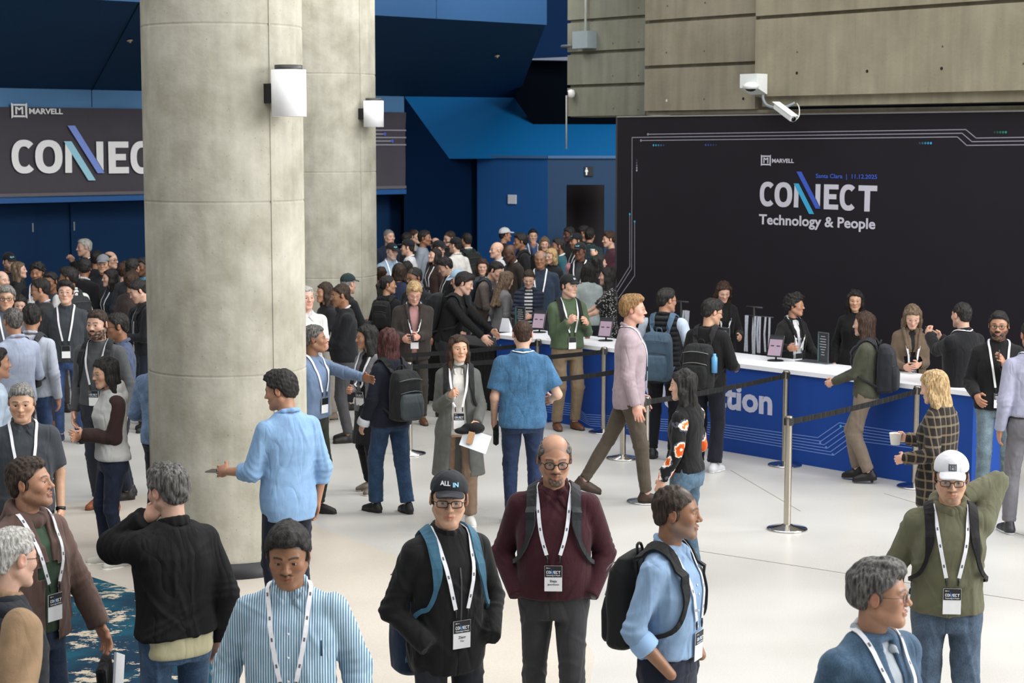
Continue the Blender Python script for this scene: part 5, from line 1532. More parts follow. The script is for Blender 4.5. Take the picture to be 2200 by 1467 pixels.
structure(yface('shadow_panel', [(1112, 128), (1224, 128), (1330, 255), (1330, 338), (1196, 338), (1106, 211)], [35.2] * 6, navy, 'near-black panel shaped as the shadow over the sloping panel', .3))  # near-black polygon paints in the shadow edge across the sloping panel
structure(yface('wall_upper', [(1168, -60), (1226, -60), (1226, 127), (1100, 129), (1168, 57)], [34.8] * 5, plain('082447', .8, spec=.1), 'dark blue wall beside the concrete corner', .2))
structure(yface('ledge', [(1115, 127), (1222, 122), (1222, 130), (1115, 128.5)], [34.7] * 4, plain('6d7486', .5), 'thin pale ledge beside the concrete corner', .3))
structure(yface('wall_back', [(-400, -200), (2400, -200), (2400, 700), (-400, 700)], [38.5] * 4, navy, 'far back wall with the darkness put into its near-black colour', .2))  # the void's darkness is put into this wall's colour
nt_ = small_thing('notice', 'small white square notice on the blue restroom block', 'notice', F1.P(*F1.px(1101, 438), 0.002))
a_, z_ = F1.px(1093, 418); b_, y_ = F1.px(1110, 438); me = F1.slab('x', a_, b_, y_, z_, .03, .001, None, mb=MB()).mesh('panel'); link('panel', loc(nt_, me), plain('c8ccd4', .5), nt_)
rs = small_thing('restroom_sign', 'black projecting restroom sign with a white figure above the doorway', 'sign', F2.P(*F2.px(1264, 378), .02))
a_, z_ = F2.px(1256, 358); b_, y_ = F2.px(1274, 378); me = F2.slab('x', a_, b_, y_, z_, .04, .0, None, mb=MB()).mesh('plate'); link('plate', loc(rs, me), plain('14161c', .5), rs)
mb = MB(); cx_ = F2.px(1260, 368)[0]; zc_ = (y_ + z_) / 2; k_ = (z_ - y_)
mb.prism([F2.P(cx_ - .018, zc_ + k_ * .22, .043), F2.P(cx_ - .030, zc_ - k_ * .05, .043), F2.P(cx_ - .014, zc_ - k_ * .05, .043), F2.P(cx_ - .012, zc_ - k_ * .40, .043), F2.P(cx_ + .012, zc_ - k_ * .40, .043), F2.P(cx_ + .014, zc_ - k_ * .05, .043), F2.P(cx_ + .03, zc_ - k_ * .05, .043), F2.P(cx_ + .018, zc_ + k_ * .22, .043)], F2.n * -.002)
c = F2.P(cx_, zc_ + k_ * .33, .043); mb.add([c + F2.d * (.014 * math.cos(t)) + Vector((0, 0, .014 * math.sin(t))) for t in np.linspace(0, 6.283, 11)[:-1]], [tuple(range(10))])
link('pictogram', loc(rs, mb.mesh('pictogram')), plain('e6e6ea', .5), rs)

# ---------------------------------------------------------------- registration counter
c0, c1 = at_z(1067, 886), at_z(2086, 1059)
CT = WP((c0.x, c0.y), (c1.x, c1.y)); CH = .975; CD = .70
ct = empty('registration_counter', c0); tag(ct, 'long blue registration counter with a white top', 'counter')
pbl = plain('1b4596', .6, spec=.25, noise=.04, nscale=3)
body = CT.slab('front_panel', 0, CT.L, 0.0, CH - .045, 0, -.03, None, mb=MB()).mesh('front_panel'); link('front_panel', loc(ct, body), pbl, ct)
me = CT.slab('x', 0, .03, 0, CH - .045, -.03, -CD, None, mb=MB()).mesh('end_panel'); link('end_panel', loc(ct, me), pbl, ct)
me = CT.slab('x', CT.L - .03, CT.L, 0, CH - .045, -.03, -CD, None, mb=MB()).mesh('end_panel'); link('end_panel', loc(ct, me), pbl, ct)
me = CT.slab('x', .03, CT.L - .03, .12, .15, -.03, -CD, None, mb=MB()).mesh('inner_shelf'); link('inner_shelf', loc(ct, me), plain('2c2c30', .6), ct)
me = CT.slab('x', -.03, CT.L + .03, CH - .045, CH, .03, -CD - .02, None, mb=MB()).mesh('worktop'); link('worktop', loc(ct, me), plain('f2f3f8', .35), ct)
wt = plain('c6c8de', .55); ln_c = plain('6f8fd8', .6)
me = text_mesh('Registration', .268, .035, 0.0, None)
xs = np.array([v_.co.x for v_ in me.vertices]); wtx = xs.max()
aR, zR = CT.px(1659, 890, .004)
me.transform(Matrix.Diagonal((1.12, 1, 1, 1))); me.transform(CT.M(aR - wtx * 1.12, zR, .004)); link('lettering', loc(ct, me), wt, ct)
for k in range(6):
    f = k / 5
    P_ = [(1068, 846 + 24 * f), (1230, 868 + 24 * f), (1258 + 10 * f, 890 + 24 * f), (1510, 906 + 25 * f), (1757 + 34 * f, 940 + 38 * f), (1803 + 32 * f, 908 + 38 * f), (1960, 932 + 30 * f)]
    pts_ = [CT.P(*CT.px(u, v, .003), .003) - ct.location for u, v in P_]
    mb = MB()
    for a, b in zip(pts_[:-1], pts_[1:]):
        t = (b - a).normalized(); sdv = t.cross(CT.n) * .0045; mb.add([a - sdv, b - sdv, b + sdv, a + sdv], [(0, 1, 2, 3)])
    mb.build('printed_line', ln_c, ct)
for u, v, cc in ((1806, 915, '2fb3c8'), (1762, 951, '6f8fd8'), (1775, 961, '6f8fd8'), (1789, 976, '6f8fd8')):
    c = CT.P(*CT.px(u, v, .005), .005); MB().add([c + CT.d * (.014 * math.cos(t)) + Vector((0, 0, .014 * math.sin(t))) - ct.location for t in np.linspace(0, 6.283, 13)[:-1]], [tuple(range(12))]).build('printed_dot', plain(cc, .6), ct)
a_, z_ = CT.px(1075, 745, .004); me = CT.slab('x', a_ - .012, a_ + .012, z_ - .03, z_ + .03, .004, .001, None, mb=MB()).mesh('printed_dash'); link('printed_dash', loc(ct, me), plain('2fa3c8', .6), ct)

# black draped table at the left end
tb = empty('draped_table', CT.P(-1.0, 0, -.4)); tag(tb, 'low table under a black cloth at the left end of the counter', 'table')
me = CT.slab('x', -1.85, -.06, .02, .78, -.02, -CD, None, mb=MB()).mesh('table_cloth'); link('table_cloth', loc(tb, me), cloth('0f0f12', 'cotton'), tb)
me = CT.slab('x', -1.87, -.05, .78, .80, -.0, -CD - .02, None, mb=MB()).mesh('cloth_top'); link('cloth_top', loc(tb, me), cloth('131316', 'cotton'), tb)

# things on the counter
def frame_on(u, v, yaw=0.0, z=CH + .001):
    p = at_z(u, v, z); base = Matrix.Translation(p) @ Matrix(((CT.d.x, -CT.n.x, 0, 0), (CT.d.y, -CT.n.y, 0, 0), (0, 0, 1, 0), (0, 0, 0, 1))) @ Matrix.Rotation(yaw, 4, 'Z')
    return base                                     # x along the counter, -y to the visitors
def tablet(u, v, yaw, label, tiltb=.35):
    M = frame_on(u, v, yaw); r = empty('tablet_stand', M.translation, 0); r.rotation_euler = M.to_euler(); tag(r, label, 'tablet', None)
    link('base', MB().lathe([(.001, .008), (.085, .008), (.09, 0)], seg=28).mesh('base'), plain('17181a', .4), r)
    link('stem', MB().tube([(0, .01, .006), (0, .02, .10), (0, .0, .13)], .011, 8).mesh('stem'), plain('55585c', .4, .6), r)
    T = Matrix.Translation((0, 0, .16)) @ Matrix.Rotation(-tiltb, 4, 'X')
    me = MB().box((0, 0, 0), (.175, .012, .245), bev=.004).mesh('housing'); me.transform(T); hsn = link('housing', me, plain('1b1b1e', .4), r)
    me = MB().box((0, -.0068, -.018), (.150, .001, .180)).mesh('screen'); me.transform(T); link('screen', me, plain('9c8796', .3, emit=.12), r)
    for x in (-.035, .035):
        me = MB().box((x, -.0078, .0), (.040, .001, .012)).mesh('screen_button'); me.transform(T); link('screen_button', me, plain('2b2730', .4), hsn)
    me = MB().box((0, -.0078, .088), (.150, .001, .030)).mesh('screen_header'); me.transform(T); link('screen_header', me, plain('2a2a32', .4), hsn)
tablet(1666, 775, .25, 'black tablet on a round stand beside the curly-haired attendant')
tablet(1456, 752, .25, 'black tablet on a round stand between the teal and the black backpack')
tablet(1301, 732, .35, 'black tablet on a round stand before the woman in the flowered print dress')
tablet(1158, 714, .35, 'black tablet on a round stand behind the man in the blue patterned shirt')
def sign_holder(u, v, yaw, label, w=.15, h=.30):
    M = frame_on(u, v, yaw); r = empty('sign_holder', M.translation); r.rotation_euler = M.to_euler(); tag(r, label, 'sign')
    link('foot', MB().box((0, .02, .004), (w, .10, .006)).mesh('foot'), plain('6f7478', .15), r)
    link('panel', MB().box((0, 0, h / 2 + .006), (w, .005, h)).mesh('panel'), plain('5a5f62', .2), r)
    link('insert', MB().box((0, -.0035, h / 2 + .006), (w * .86, .001, h * .93)).mesh('insert'), plain('26292c', .4), r)
    for k in range(8):
        ww = (.5, .7, .6, .75, .7, .5, .3, .4)[k] * w * .8
        MB().box((0, -.0045, h * (.88 - .085 * k)), (ww, .0006, h * .022)).build('printed_line', plain('a9adb0', .5), r)
    MB().box((-w * .40, -.0045, h * .5), (.006, .0006, h * .9)).build('printed_stripe', plain('2c8d86', .5), r)
sign_holder(1768, 781, -.15, 'clear sign holder with a dark notice beside the curly-haired attendant', .17, .33)
sign_holder(1118, 711, .2, 'clear sign holder with a dark notice near the left end of the counter', .16, .30)
sign_holder(1556, 762, .0, 'clear sign holder hidden behind the man in the black sweater', .16, .30)
def paper(u, v, label, w=.21, h=.29, yaw=0, stand=False):
    M = frame_on(u, v, yaw, CH + .002); r = MB()
    if stand: r.add([(-w / 2, 0, 0), (w / 2, 0, 0), (w * .3, .02, h), (-w * .3, .02, h), (-w / 2, .08, 0), (w / 2, .08, 0)], [(0, 1, 2, 3), (3, 2, 5, 4), (0, 3, 4), (1, 5, 2)])
    else: r.box((0, 0, .002), (w, h, .004))
    o = r.build('paper', plain('d8dae0', .6)); o.matrix_world = M; tag(o, label, 'paper'); return o
paper(1084, 713, 'folded white card standing at the left end of the counter', .16, .17, .3, True)
paper(1208, 728, 'white sheet of paper lying on the counter beside the green sweater', .3, .22, .2)
paper(1745, 776, 'dark folder lying on the counter before the curly-haired attendant', .30, .22, .1).data.materials[0] = plain('3a3d42', .5)
cup = empty('coffee_cup', at_z(1262, 727, CH)); tag(cup, 'plastic cup of iced coffee on the counter', 'cup')
link('cup_body', MB().lathe([(.001, 0), (.030, 0), (.040, .11), (.001, .11)], seg=24).mesh('cup_body'), plain('8a5d45', .2), cup)
link('lid', MB().lathe([(.042, .11), (.042, .122), (.03, .14), (.001, .142)], seg=24).mesh('lid'), plain('d5d2cc', .2), cup)

# lanyard racks behind the counter
def rack(u, v, y, label, bundles, hgt):
    top = at_y(u, v, y); r = empty('lanyard_rack', (top.x, top.y, 0)); tag(r, label, 'rack')
    link('pole', MB().tube([(0, 0, 0), (0, 0, top.z)], .018, 8).mesh('pole'), plain('121214', .5), r)
    link('base', MB().lathe([(.001, .02), (.2, .015), (.21, 0)], seg=24).mesh('base'), plain('121214', .5), r)
    d = CT.d
    mbx = MB(); mbx.tube([-d * .12 + Vector((0, 0, top.z)), d * .12 + Vector((0, 0, top.z))], .012, 8); mbx.tube([d * (bundles[0][0]) + Vector((0, 0, top.z - .10)), d * (bundles[-1][0] + .05) + Vector((0, 0, top.z - .10))], .008, 6)
    link('crossbar', mbx.mesh('crossbar'), plain('2e2e32', .4), r)
    k = 0
    for (bs, cnt, ln_) in bundles:
        for i in range(cnt):
            rr = random.Random(int(u + bs * 100 + i)); x = bs + i * .028; zt = top.z - .10
            pts_ = [d * x + CT.n * .012 + Vector((0, 0, zt)), d * (x + rr.uniform(-.01, .01)) + CT.n * .02 + Vector((0, 0, zt - ln_ * .5)), d * (x + rr.uniform(-.015, .015)) + CT.n * .02 + Vector((0, 0, zt - ln_))]
            mb = MB(); mb.tube([p + r.location for p in pts_], 0, flat=(.013, .0015), normals=[CT.n] * 3)
            o = mb.build('hanging_lanyard', plain('c4c8d2', .6, noise=.2, nscale=60)); tag(o, 'white lanyard hanging in a row on the rack' + label.split('rack')[-1], 'lanyard', 'lanyards on the rack' + label.split('rack')[-1])
            mb = MB(); mb.tube([pts_[-1] + r.location, pts_[-1] + r.location + Vector((0, 0, -.05))], .007, 5); mb.build('clip', plain('17171a', .4), o)
rack(1464, 648, 21.9, 'black lanyard rack left of the long-haired attendant', [(.05, 4, .28)], 1.4)
rack(1621, 660, 20.9, 'black lanyard rack between the long-haired and the curly-haired attendants', [(-.12, 2, .42), (.0, 2, .44), (.07, 2, .42), (.18, 1, .40), (.24, 1, .40)], 1.4)

# ---------------------------------------------------------------- stanchions and belts
chrome = plain('b9b2a6', .22, 1.0); 
def stanchion(u, v, label, h=.99):
    p = at_z(u, v); r = empty('stanchion', p); tag(r, label, 'stanchion')
    link('base', MB().lathe([(.001, .048), (.04, .046), (.06, .036), (.165, .018), (.176, .012), (.176, 0), (.001, 0)], seg=44).mesh('base'), plain('c6c6c6', .12, 1.0), r)
    link('post', MB().lathe([(.0315, .03), (.0315, h - .085)], seg=24).mesh('post'), chrome, r)
    link('head', MB().lathe([(.0315, h - .085), (.035, h - .083), (.035, h - .015), (.033, h - .004), (.02, h), (.001, h)], seg=24).mesh('head'), plain('8c877e', .3, .9), r)
    for k in range(4):
        a = k * math.pi / 2 + .4; MB().box((.033 * math.cos(a), .033 * math.sin(a), h - .05), (.012, .030, .062), Matrix.Rotation(a, 3, 'Z')).build('belt_slot', plain('141414', .5), r)
    return Vector((p.x, p.y, h - .055))
def belt(a, b, label, sag=.015):
    pts_ = [a + (b - a) * t + Vector((0, 0, -sag * 4 * t * (1 - t))) for t in np.linspace(0, 1, 9)]
    n_ = Vector((-(b - a).y, (b - a).x, 0)).normalized(); mb = MB(); mb.tube(pts_, 0, flat=(.025, .0012), normals=[n_] * 9)
    o = mb.build('queue_belt', cloth('0e0e10', 'cotton')); tag(o, label, 'belt'); return o
sA = stanchion(1691, 1137, 'chrome queue stanchion standing alone in the foreground of the counter')
sB = stanchion(1686, 1000, 'chrome stanchion close to the counter, right behind the foreground one')
sC = stanchion(1387, 1078, 'chrome stanchion between the pink shirt and the floral blouse')
sD = stanchion(1966, 1046, 'chrome stanchion beside the woman in the plaid jacket')
sE = stanchion(1297, 929, 'chrome stanchion behind the man in the pink shirt, nearest the counter')
sG = stanchion(1338, 985, 'chrome stanchion hidden behind the legs of the pink shirt man')
sF = stanchion(1156, 905, 'chrome stanchion behind the right shoulder of the blue patterned shirt')
sH = stanchion(880, 975, 'chrome stanchion behind the jeans woman with a grey backpack')
belt(sA, sD, 'black belt from the foreground stanchion to the plaid jacket')
belt(sB, sC, 'black belt running behind the floral blouse')
belt(sE, sE + (sH - sE) * .98, 'black belt behind the blue patterned shirt')
belt(sF, at_z(870, 940) + Vector((0, 0, .935)), 'black belt from the counter end past the white turtleneck woman')
belt(sG, at_z(1130, 1018) + Vector((0, 0, .935)), 'lower black belt between the pink shirt and the blue shirt')
# ---------------------------------------------------------------- the crowd
def T(col, kind='cotton', **k):
    c2 = k.pop('col2', None); d = dict(mat=cloth(col, kind, c2)); d.update(k); return d
def U(col, kind='cotton', **k): return dict(mat=cloth(col, kind), **k)
def J(col='27364a', **k): return dict(mat=cloth(col, 'denim'), **k)
def G(col, **k): return dict(mat=cloth(col, 'cotton'), **k)
LY = dict(z=1.06)
walk = ((.09, -.26, 0), (.09, .26, .05)); walk2 = ((.09, .26, .05), (.09, -.26, 0)); stand = ((.11, .0, 0), (.11, .03, 0)); step = ((.10, -.14, 0), (.10, .14, .01))
def phone(rig, i, label, col='1a1b1e', a=.10, c=.020, tilt=0.0, screen=None, b=0.0, roll=0.0):
    M = hand_frame(rig, i, a, b, c) @ Matrix.Rotation(roll, 4, 'Z') @ Matrix.Rotation(tilt, 4, 'X')
    me = MB().box((0, 0, 0), (.074, .009, .152), bev=.004).mesh('phone')
    o = link('phone', me, plain(col, .25)); o.matrix_world = M; tag(o, label, 'phone')
    me = MB().box((0, -.0052, 0), (.066, .0008, .14)).mesh('screen'); link('screen', me, plain(screen or '20242c', .15), o)
    return o
def cup_at(rig, i, label, col='e8e6e2', h=.105, r0=.032, r1=.043, lid=None):
    M = hand_frame(rig, i, .075, 0, .050); p = M.translation
    o = empty('paper_cup', (p.x, p.y, p.z - h * .5)); tag(o, label, 'cup')
    link('cup_wall', MB().lathe([(.001, 0), (r0, 0), (r1, h), (r1 + .002, h + .002), (r1 - .003, h), (r0 - .003, .006), (.001, .006)], seg=28).mesh('cup_wall'), plain(col, .5), o)
    if lid: link('lid', MB().lathe([(r1 + .003, h), (r1 + .003, h + .012), (r1 * .8, h + .022), (.001, h + .022)], seg=28).mesh('lid'), plain(lid, .4), o)
    return o

# ---- foreground
r = person('man in a blue and white striped shirt, head bowed, at the bottom edge', 617, 1128, 1.74, 3, g=1.06, belly=.03, fat=1.06, skin='brown', hair=('thick', 'black'), head=(-2, 14, 0),
       top=T('d7e6f0', 'stripe', col2='2f86ae', collar='shirt', fold=.008, hem=.84, loose=.008), legs=G('23262e'), arms=((.29, -.06, .90, 0), (.29, -.06, .90, 0)), beard=('must', 'black', .92), lanyard=dict(z=1.06), key='F1')
mb = MB(); P_ = to_world(r, r['tp'](.13, -.150, 1.235)); q = P_ - r['root'].location
pen = MB(); pen.tube([Matrix.Rotation(0, 3, 'Z') @ (q + Vector((0, 0, .045))), q + Vector((0, 0, -.02))], .0045, 6); pen.build('pen', plain('22344a', .3), r['root'])
dv = empty('notebook', to_world(r, r['tp'](.30, -.14, .90))); tag(dv, 'dark closed notebook held at the right side of the striped shirt man', 'notebook')
me = MB().box((0, 0, .0), (.24, .012, .17), Matrix.Rotation(.5, 3, 'Y')).mesh('cover'); link('cover', me, plain('0f1c26', .4), dv)
me = MB().box((0, -.001, -.004), (.235, .006, .172), Matrix.Rotation(.5, 3, 'Y')).mesh('page_block'); link('page_block', me, plain('9fb6c4', .4), dv)

person('man in a black cap and glasses and a black zip jacket looking up left', 966, 1013, 1.76, 30, g=1.0, skin='asian', hair=('crop', 'black'), head=(-26, 2, 2), top=T('141416', 'cotton', collar='zip', hem=.80, off=.022, fold=.008), legs=G('2a2d36'),
       arms=((.165, -.125, .96, 'p', .8, .9, -.2), (.165, -.125, .96, 'p', .8, .9, -.2)), glasses=dict(col='17171a', w=.0245, h=.0155, e=4), hat=dict(col='1d2129', text=[('ALL', .046, -.022, .084, 'd8dade'), ('IN', .026, .026, .078, '8ec8e0')], th=.019), lanyard=dict(z=1.07),
       name_lines=('Ziang', 'You'), pack=dict(label='navy blue backpack with teal straps on the man in the black cap', col='18304e', strap='2f6f8c', size=1.08, tall=1.25, deep=1.1, drop=.10, accent='b8454a'), key='F2')
person('bald man with glasses and a grey beard in a maroon sweater, hands in pockets', 1192, 933, 1.80, -2, g=1.05, skin='tan', hair=('ring', 'pepper'), head=(6, 10, 0), top=T('43101f', 'knit', collar='polo', hem=.91, fold=.007), legs=G('3b3b3e'), arms=('pocket', 'pocket'),
       beard=('goat', 'pepper', .9), glasses=dict(col='16130f', r=.0028, e=2.2, h=.0185), lanyard=dict(z=1.10), name_lines=('Shaju', 'Janardhanan'), feet=step, watch=0, pack=dict(label='dark grey backpack on the man in the maroon sweater', col='2c2f33', size=.95, drop=.02), key='F3', belly=.03)
person('man in a light blue shirt and dark trousers walking right, hand in pocket', 1452, 1040, 1.74, 62, g=1.04, skin='brown', hair=('balding', 'dark'), head=(18, 2, 0), top=T('86abd2', 'cotton', collar='shirt', hem=.96, sleeve='rolled', fold=.007), legs=G('1a2036'), arms=('pocket', 'pocket'),
       beard=('stubble', 'grey', .45), belt=dict(col='191513', z=.985), lanyard=dict(z=1.08), cuffs='8fb0d4', name_lines=('', ''), pack=dict(label='black rectangular backpack on the man in the light blue shirt', col='17181a', size=.95, tall=1.1, deep=.95), key='F4')
person('man in a white cap and glasses and an olive green hoodie, hand behind his neck', 2045, 973, 1.72, -4, g=1.03, skin='asian', hair=('short', 'black'), head=(-6, 8, 0), top=T('6b6a4d', 'cotton', collar='hood', hem=.90, off=.020, fold=.010, loose=.006), legs=J('4a6078', wide=.012),
       arms=((.07, .07, 1.50, 0, 1, 0, -.45), (.29, -.04, .90, 0)), curl=(.8, .5), beard=('goat', 'black', .45), glasses=dict(col='3c3538', w=.0235, h=.0155, e=3.5), hat=dict(col='e4e5ea', emblem='22242a'), lanyard=dict(z=1.06),
       name_lines=('', ''), pack=dict(label='black backpack with red piping on the man in the olive hoodie', col='15131a', accent='a02848', drop=.05, strap='0f0f12'), key='F5')
person('grey haired man in glasses and a blue denim jacket looking right at the bottom right', 1886, 1203, 1.74, 38, g=1.12, fat=1.06, skin='tan', hair=('thick', 'pepper'), head=(36, 0, 0), top=T('3f6280', 'denim', collar='shirt', hem=.82, fold=.007, off=.022, open=(.035, .02), vbot=1.25),
       under=U('b9c4ce'), glasses=dict(col='3a3a3c', w=.0235, h=.0150, e=3, rim=True, r=.0016), lanyard=dict(z=1.02, plain=True), key='F6')
# ---- left foreground
r = person('man in a black bomber jacket seen from behind, hand raised to his ear', 357, 996, 1.76, -142, g=1.02, skin='light', hair=('thick', 'pepper'), head=(12, 8, 0), top=T('141416', 'leather', collar='zip', hem=.93, off=.030, fold=.012, loose=.014), under=U('d8cf9e', hem=.83), legs=J('3c5f84'),
       arms=((.09, -.09, 1.49, (-.3, .2, .5), .5, -.5, -.8), 'down'), curl=(.8, .4), key='F7')
person('grey haired man in a navy quilted vest over tan sleeves at the lower left corner', 28, 1130, 1.74, 128, g=1.06, skin='light', hair=('short', 'silver'), head=(12, 8, 0), top=T('1d242d', 'quilt', collar='zip', collar_mat=cloth('a5835a', 'knit'), hem=.86, sleeve='none', off=.030, sleeve_mat=cloth('a5835a', 'knit')),
       legs=J('2c3d55'), glasses=dict(col='1a1a1c'), arms=((.30, -.1, .95, 0), (.30, -.1, .95, 0)))
r = person('man in a brown hoodie over a green polo looking right with a slight smile', 52, 980, 1.78, 58, g=1.06, skin='tan', hair=('short', 'dark'), head=(28, -6, 0), top=T('6a4f45', 'cotton', collar='hood', hem=.86, off=.026, fold=.009, open=(.05, .0), vbot=1.22), under=U('3f5a42'), legs=J('2b3c58'),
       arms=((.30, -.16, .86, 0), (.26, -.05, .85, 0)), lanyard=dict(z=1.10), beard=('stubble', 'dark', .25), watch=0, key='F9')
o = empty('black_tote', to_world(r, V3(.30, -.19, .60))); tag(o, 'black folded bag held with a magazine by the man in the brown hoodie', 'bag')
me = MB().box((0, 0, .0), (.05, .17, .25), Matrix.Rotation(.3, 3, 'X'), bev=.012).mesh('bag_body'); link('bag_body', me, cloth('101113', 'cotton'), o)
o = MB().box((0, 0, 0), (.012, .20, .27), Matrix.Rotation(-.35, 3, 'X')).build('magazine', plain('c9ccd0', .4)); o.location = to_world(r, V3(.36, -.22, .60)); tag(o, 'rolled grey magazine held by the man in the brown hoodie', 'magazine')
person('older man in a dark grey polo shirt with a white lanyard at the left edge', 45, 822, 1.72, 18, g=1.08, skin='asian', hair=('short', 'grey'), head=(-8, 10, 0), top=T('3e434a', 'cotton', collar='polo', sleeve='short', hem=.86), legs=G('23242a'), arms=('down', 'down'), lanyard=dict(z=1.0, plain=True), watch=0, fat=1.1,
       shoe='222326')
person('woman in glasses with long black hair and a brown and white hoodie', 222, 767, 1.66, -62, 'f', skin='asian', hair=('long', 'black', .24), head=(10, 10, 0), top=T('c9c8c4', 'cotton', collar='hood', hem=.90, off=.026, sleeve='none', sleeve_mat=cloth('3b2420', 'cotton')), legs=J('1c2740', wide=-.004), arms=((.02, -.24, 1.12, 0), 'belly'),
       glasses=dict(col='8a7458', r=.0013, e=2, h=.018), shoe=('b9b6ac', 'e6e4de'), feet=((.08, .02, 0), (.12, -.05, 0)))
person('bearded man in a grey sweater with a lanyard and a black backpack', 208, 664, 1.83, -12, skin='light', hair=('short', 'dark'), head=(-4, 4, 0), top=T('55575a', 'knit', collar='crew', hem=.93), legs=G('2c3340'), beard=('full', 'dark', .95), lanyard=LY, feet=((.12, -.05, 0), (.10, .10, 0)), shoe=('8a4a26', '5b3018'),
       pack=dict(label='black backpack on the bearded man in the grey sweater', col='1b1c1f'))
person('man in a light blue shirt mostly hidden behind the nearer column, left side', 347, 725, 1.70, 165, skin='tan', hair=('short', 'black'), top=T('6f8db4', 'denim', collar='shirt', hem=.86), legs=J('222b3c'), arms=((.2, -.22, 1.02, 0), (.30, -.16, 1.04, 0)))
# ---- middle left
r = person('man in a sky blue shirt standing by the nearer column holding a phone', 597, 796, 1.80, -142, skin='tan', hair=('thick', 'black'), head=(38, 12, 0), top=T('84b4e4', 'cotton', collar='shirt', hem=.78, sleeve='rolled', fold=.008, off=.020, loose=.006), legs=G('171c30'),
       arms=((.28, -.30, 1.08, 0, .1, .5, -1), 'down'), key='M14')
phone(r, 0, 'phone held by the man in the sky blue shirt', '6a655c', a=.13, c=.012, roll=1.2)
person('woman in a grey cardigan and black skirt with a badge, black hair, facing left', 787, 697, 1.60, -42, 'f', skin='tan', hair=('bob', 'black', .13), head=(-30, 4, 0), top=T('77757a', 'knit', collar='open', hem=.84, open=(.03, .03), vbot=1.2), under=U('1e1e22'), legs=G('15161c', skirt=.52), lanyard=LY, arms=('pocket', 'belly'),
       shoe=('6e6258', 'c9c2b6'), feet=((.09, -.05, 0), (.09, .06, 0)), curl=(.8, .8))
person('woman with dark red hair in a navy jacket and flared jeans, back turned', 833, 706, 1.66, -140, 'f', g=1.08, skin='light', hair=('bob', 'auburn', .14), head=(-10, 4, 0), top=T('161c2e', 'cotton', collar='crew', hem=.84, off=.024), legs=J('24476e', wide=.022), arms=('relaxed', (.20, -.20, .98, 0)), cuffs='c9ccd2', shoe='141214',
       feet=((.10, -.12, 0), (.10, .12, 0)), pack=dict(label='big grey and black backpack on the woman in flared jeans', col='1a1c1e', col2='4a555a', size=1.0, tall=1.08, deep=1.35, accent='70787c', drop=.04), key='M7')
r = person('woman in a white turtleneck and a long grey checked coat with tan trousers', 984, 719, 1.66, 4, 'f', skin='asian', hair=('long', 'brown', .20), head=(14, -2, 0), top=T('626460', 'knit', collar='open', hem=.46, flare=.10, off=.028, open=(.045, .055), wlow=.10, vbot=1.15), under=dict(mat=cloth('dedad2', 'knit'), hem=.84), legs=G('8c6f58', wide=.016),
       arms=((.16, -.24, .97, 0), (.08, -.20, 1.22, 0)), curl=(.8, 1.1), lanyard=dict(z=1.05), shoe=('d8d6d0', 'ecebe6'), feet=((.10, -.04, 0), (.08, .10, 0)), key='M8', pack=dict(label='black backpack on the woman in the grey checked coat', col='17181a', size=.85))
nk = [cap(r['tp'](0, .01, 1.45), r['hc'] + r['Rh'] @ (V3(0, .015, -.09) * r['hs']), .052, .053, k=.01)]
V, Q = polygonise(nk, .006); put('turtleneck', V, Q, None, 0, cloth('dedad2', 'knit'), r['root'])
M = hand_frame(r, 0, .06, 0, .03)
o = empty('held_cap', M.translation); tag(o, 'black folded cap held by the woman in the checked coat', 'cap')
V, Q = polygonise([ell((0, 0, 0), (.10, .06, .055)), ell((-.09, -.02, -.02), (.07, .05, .03))], .007); link('crown', mesh_np('crown', V, Q), cloth('121316', 'cotton'), o)
o = MB().box((0, 0, 0), (.24, .006, .17), Matrix.Rotation(.35, 3, 'Y') @ Matrix.Rotation(-.5, 3, 'X')).build('leaflet', plain('ccd2da', .5)); o.location = M.translation + Vector((.02, -.05, -.10)); tag(o, 'white leaflet held under the black folded cap', 'leaflet')
o = MB().box((0, 0, 0), (.055, .03, .10), Matrix.Rotation(.25, 3, 'Y')).build('small_box', plain('b58f6a', .5)); o.location = M.translation + Vector((-.02, -.09, -.07)); tag(o, 'small tan carton held on the white leaflet', 'box')
r = person('man in a blue patterned short sleeved shirt seen from behind', 1123, 686, 1.78, 182, g=1.08, skin='light', hair=('crop', 'brown'), head=(0, 6, 0), top=T('33719f', 'hatch', collar='shirt', sleeve='short', hem=.84, fold=.008, off=.026, loose=.012), legs=J('1c3258', wide=.006), arms=('relaxed', (.26, -.20, 1.05, 0)), lanyard=dict(back=True), key='M9')
o = MB().box((0, 0, 0), (.05, .16, .20), Matrix.Rotation(.5, 3, 'X'), bev=.02).build('black_pouch', cloth('121315', 'cotton')); o.location = to_world(r, V3(.30, -.14, .70)) if False else hand_frame(r, 0, .12, 0, .02).translation; tag(o, 'black pouch held by the man in the blue patterned shirt', 'bag')
person('tall man in a pale pink shirt and brown trousers striding right', 1345, 633, 1.93, 86, g=1.0, skin='pink', hair=('thick', 'sandy'), head=(-2, 0, 0), top=T('b7a0a8', 'cotton', collar='shirt', hem=.80, fold=.008, off=.020), legs=dict(mat=cloth('5d5142', 'knit')), arms=('relaxed', (.24, -.05, .85, 0)),
       feet=((.07, .38, .07), (.07, -.16, 0)), foot=(1352, 1078), beard=('goat', 'silver', .7), glasses=dict(col='a08a70', r=.0012), lanyard=dict(z=1.10, plain=True), shoe='3c2a1e', key='M10')
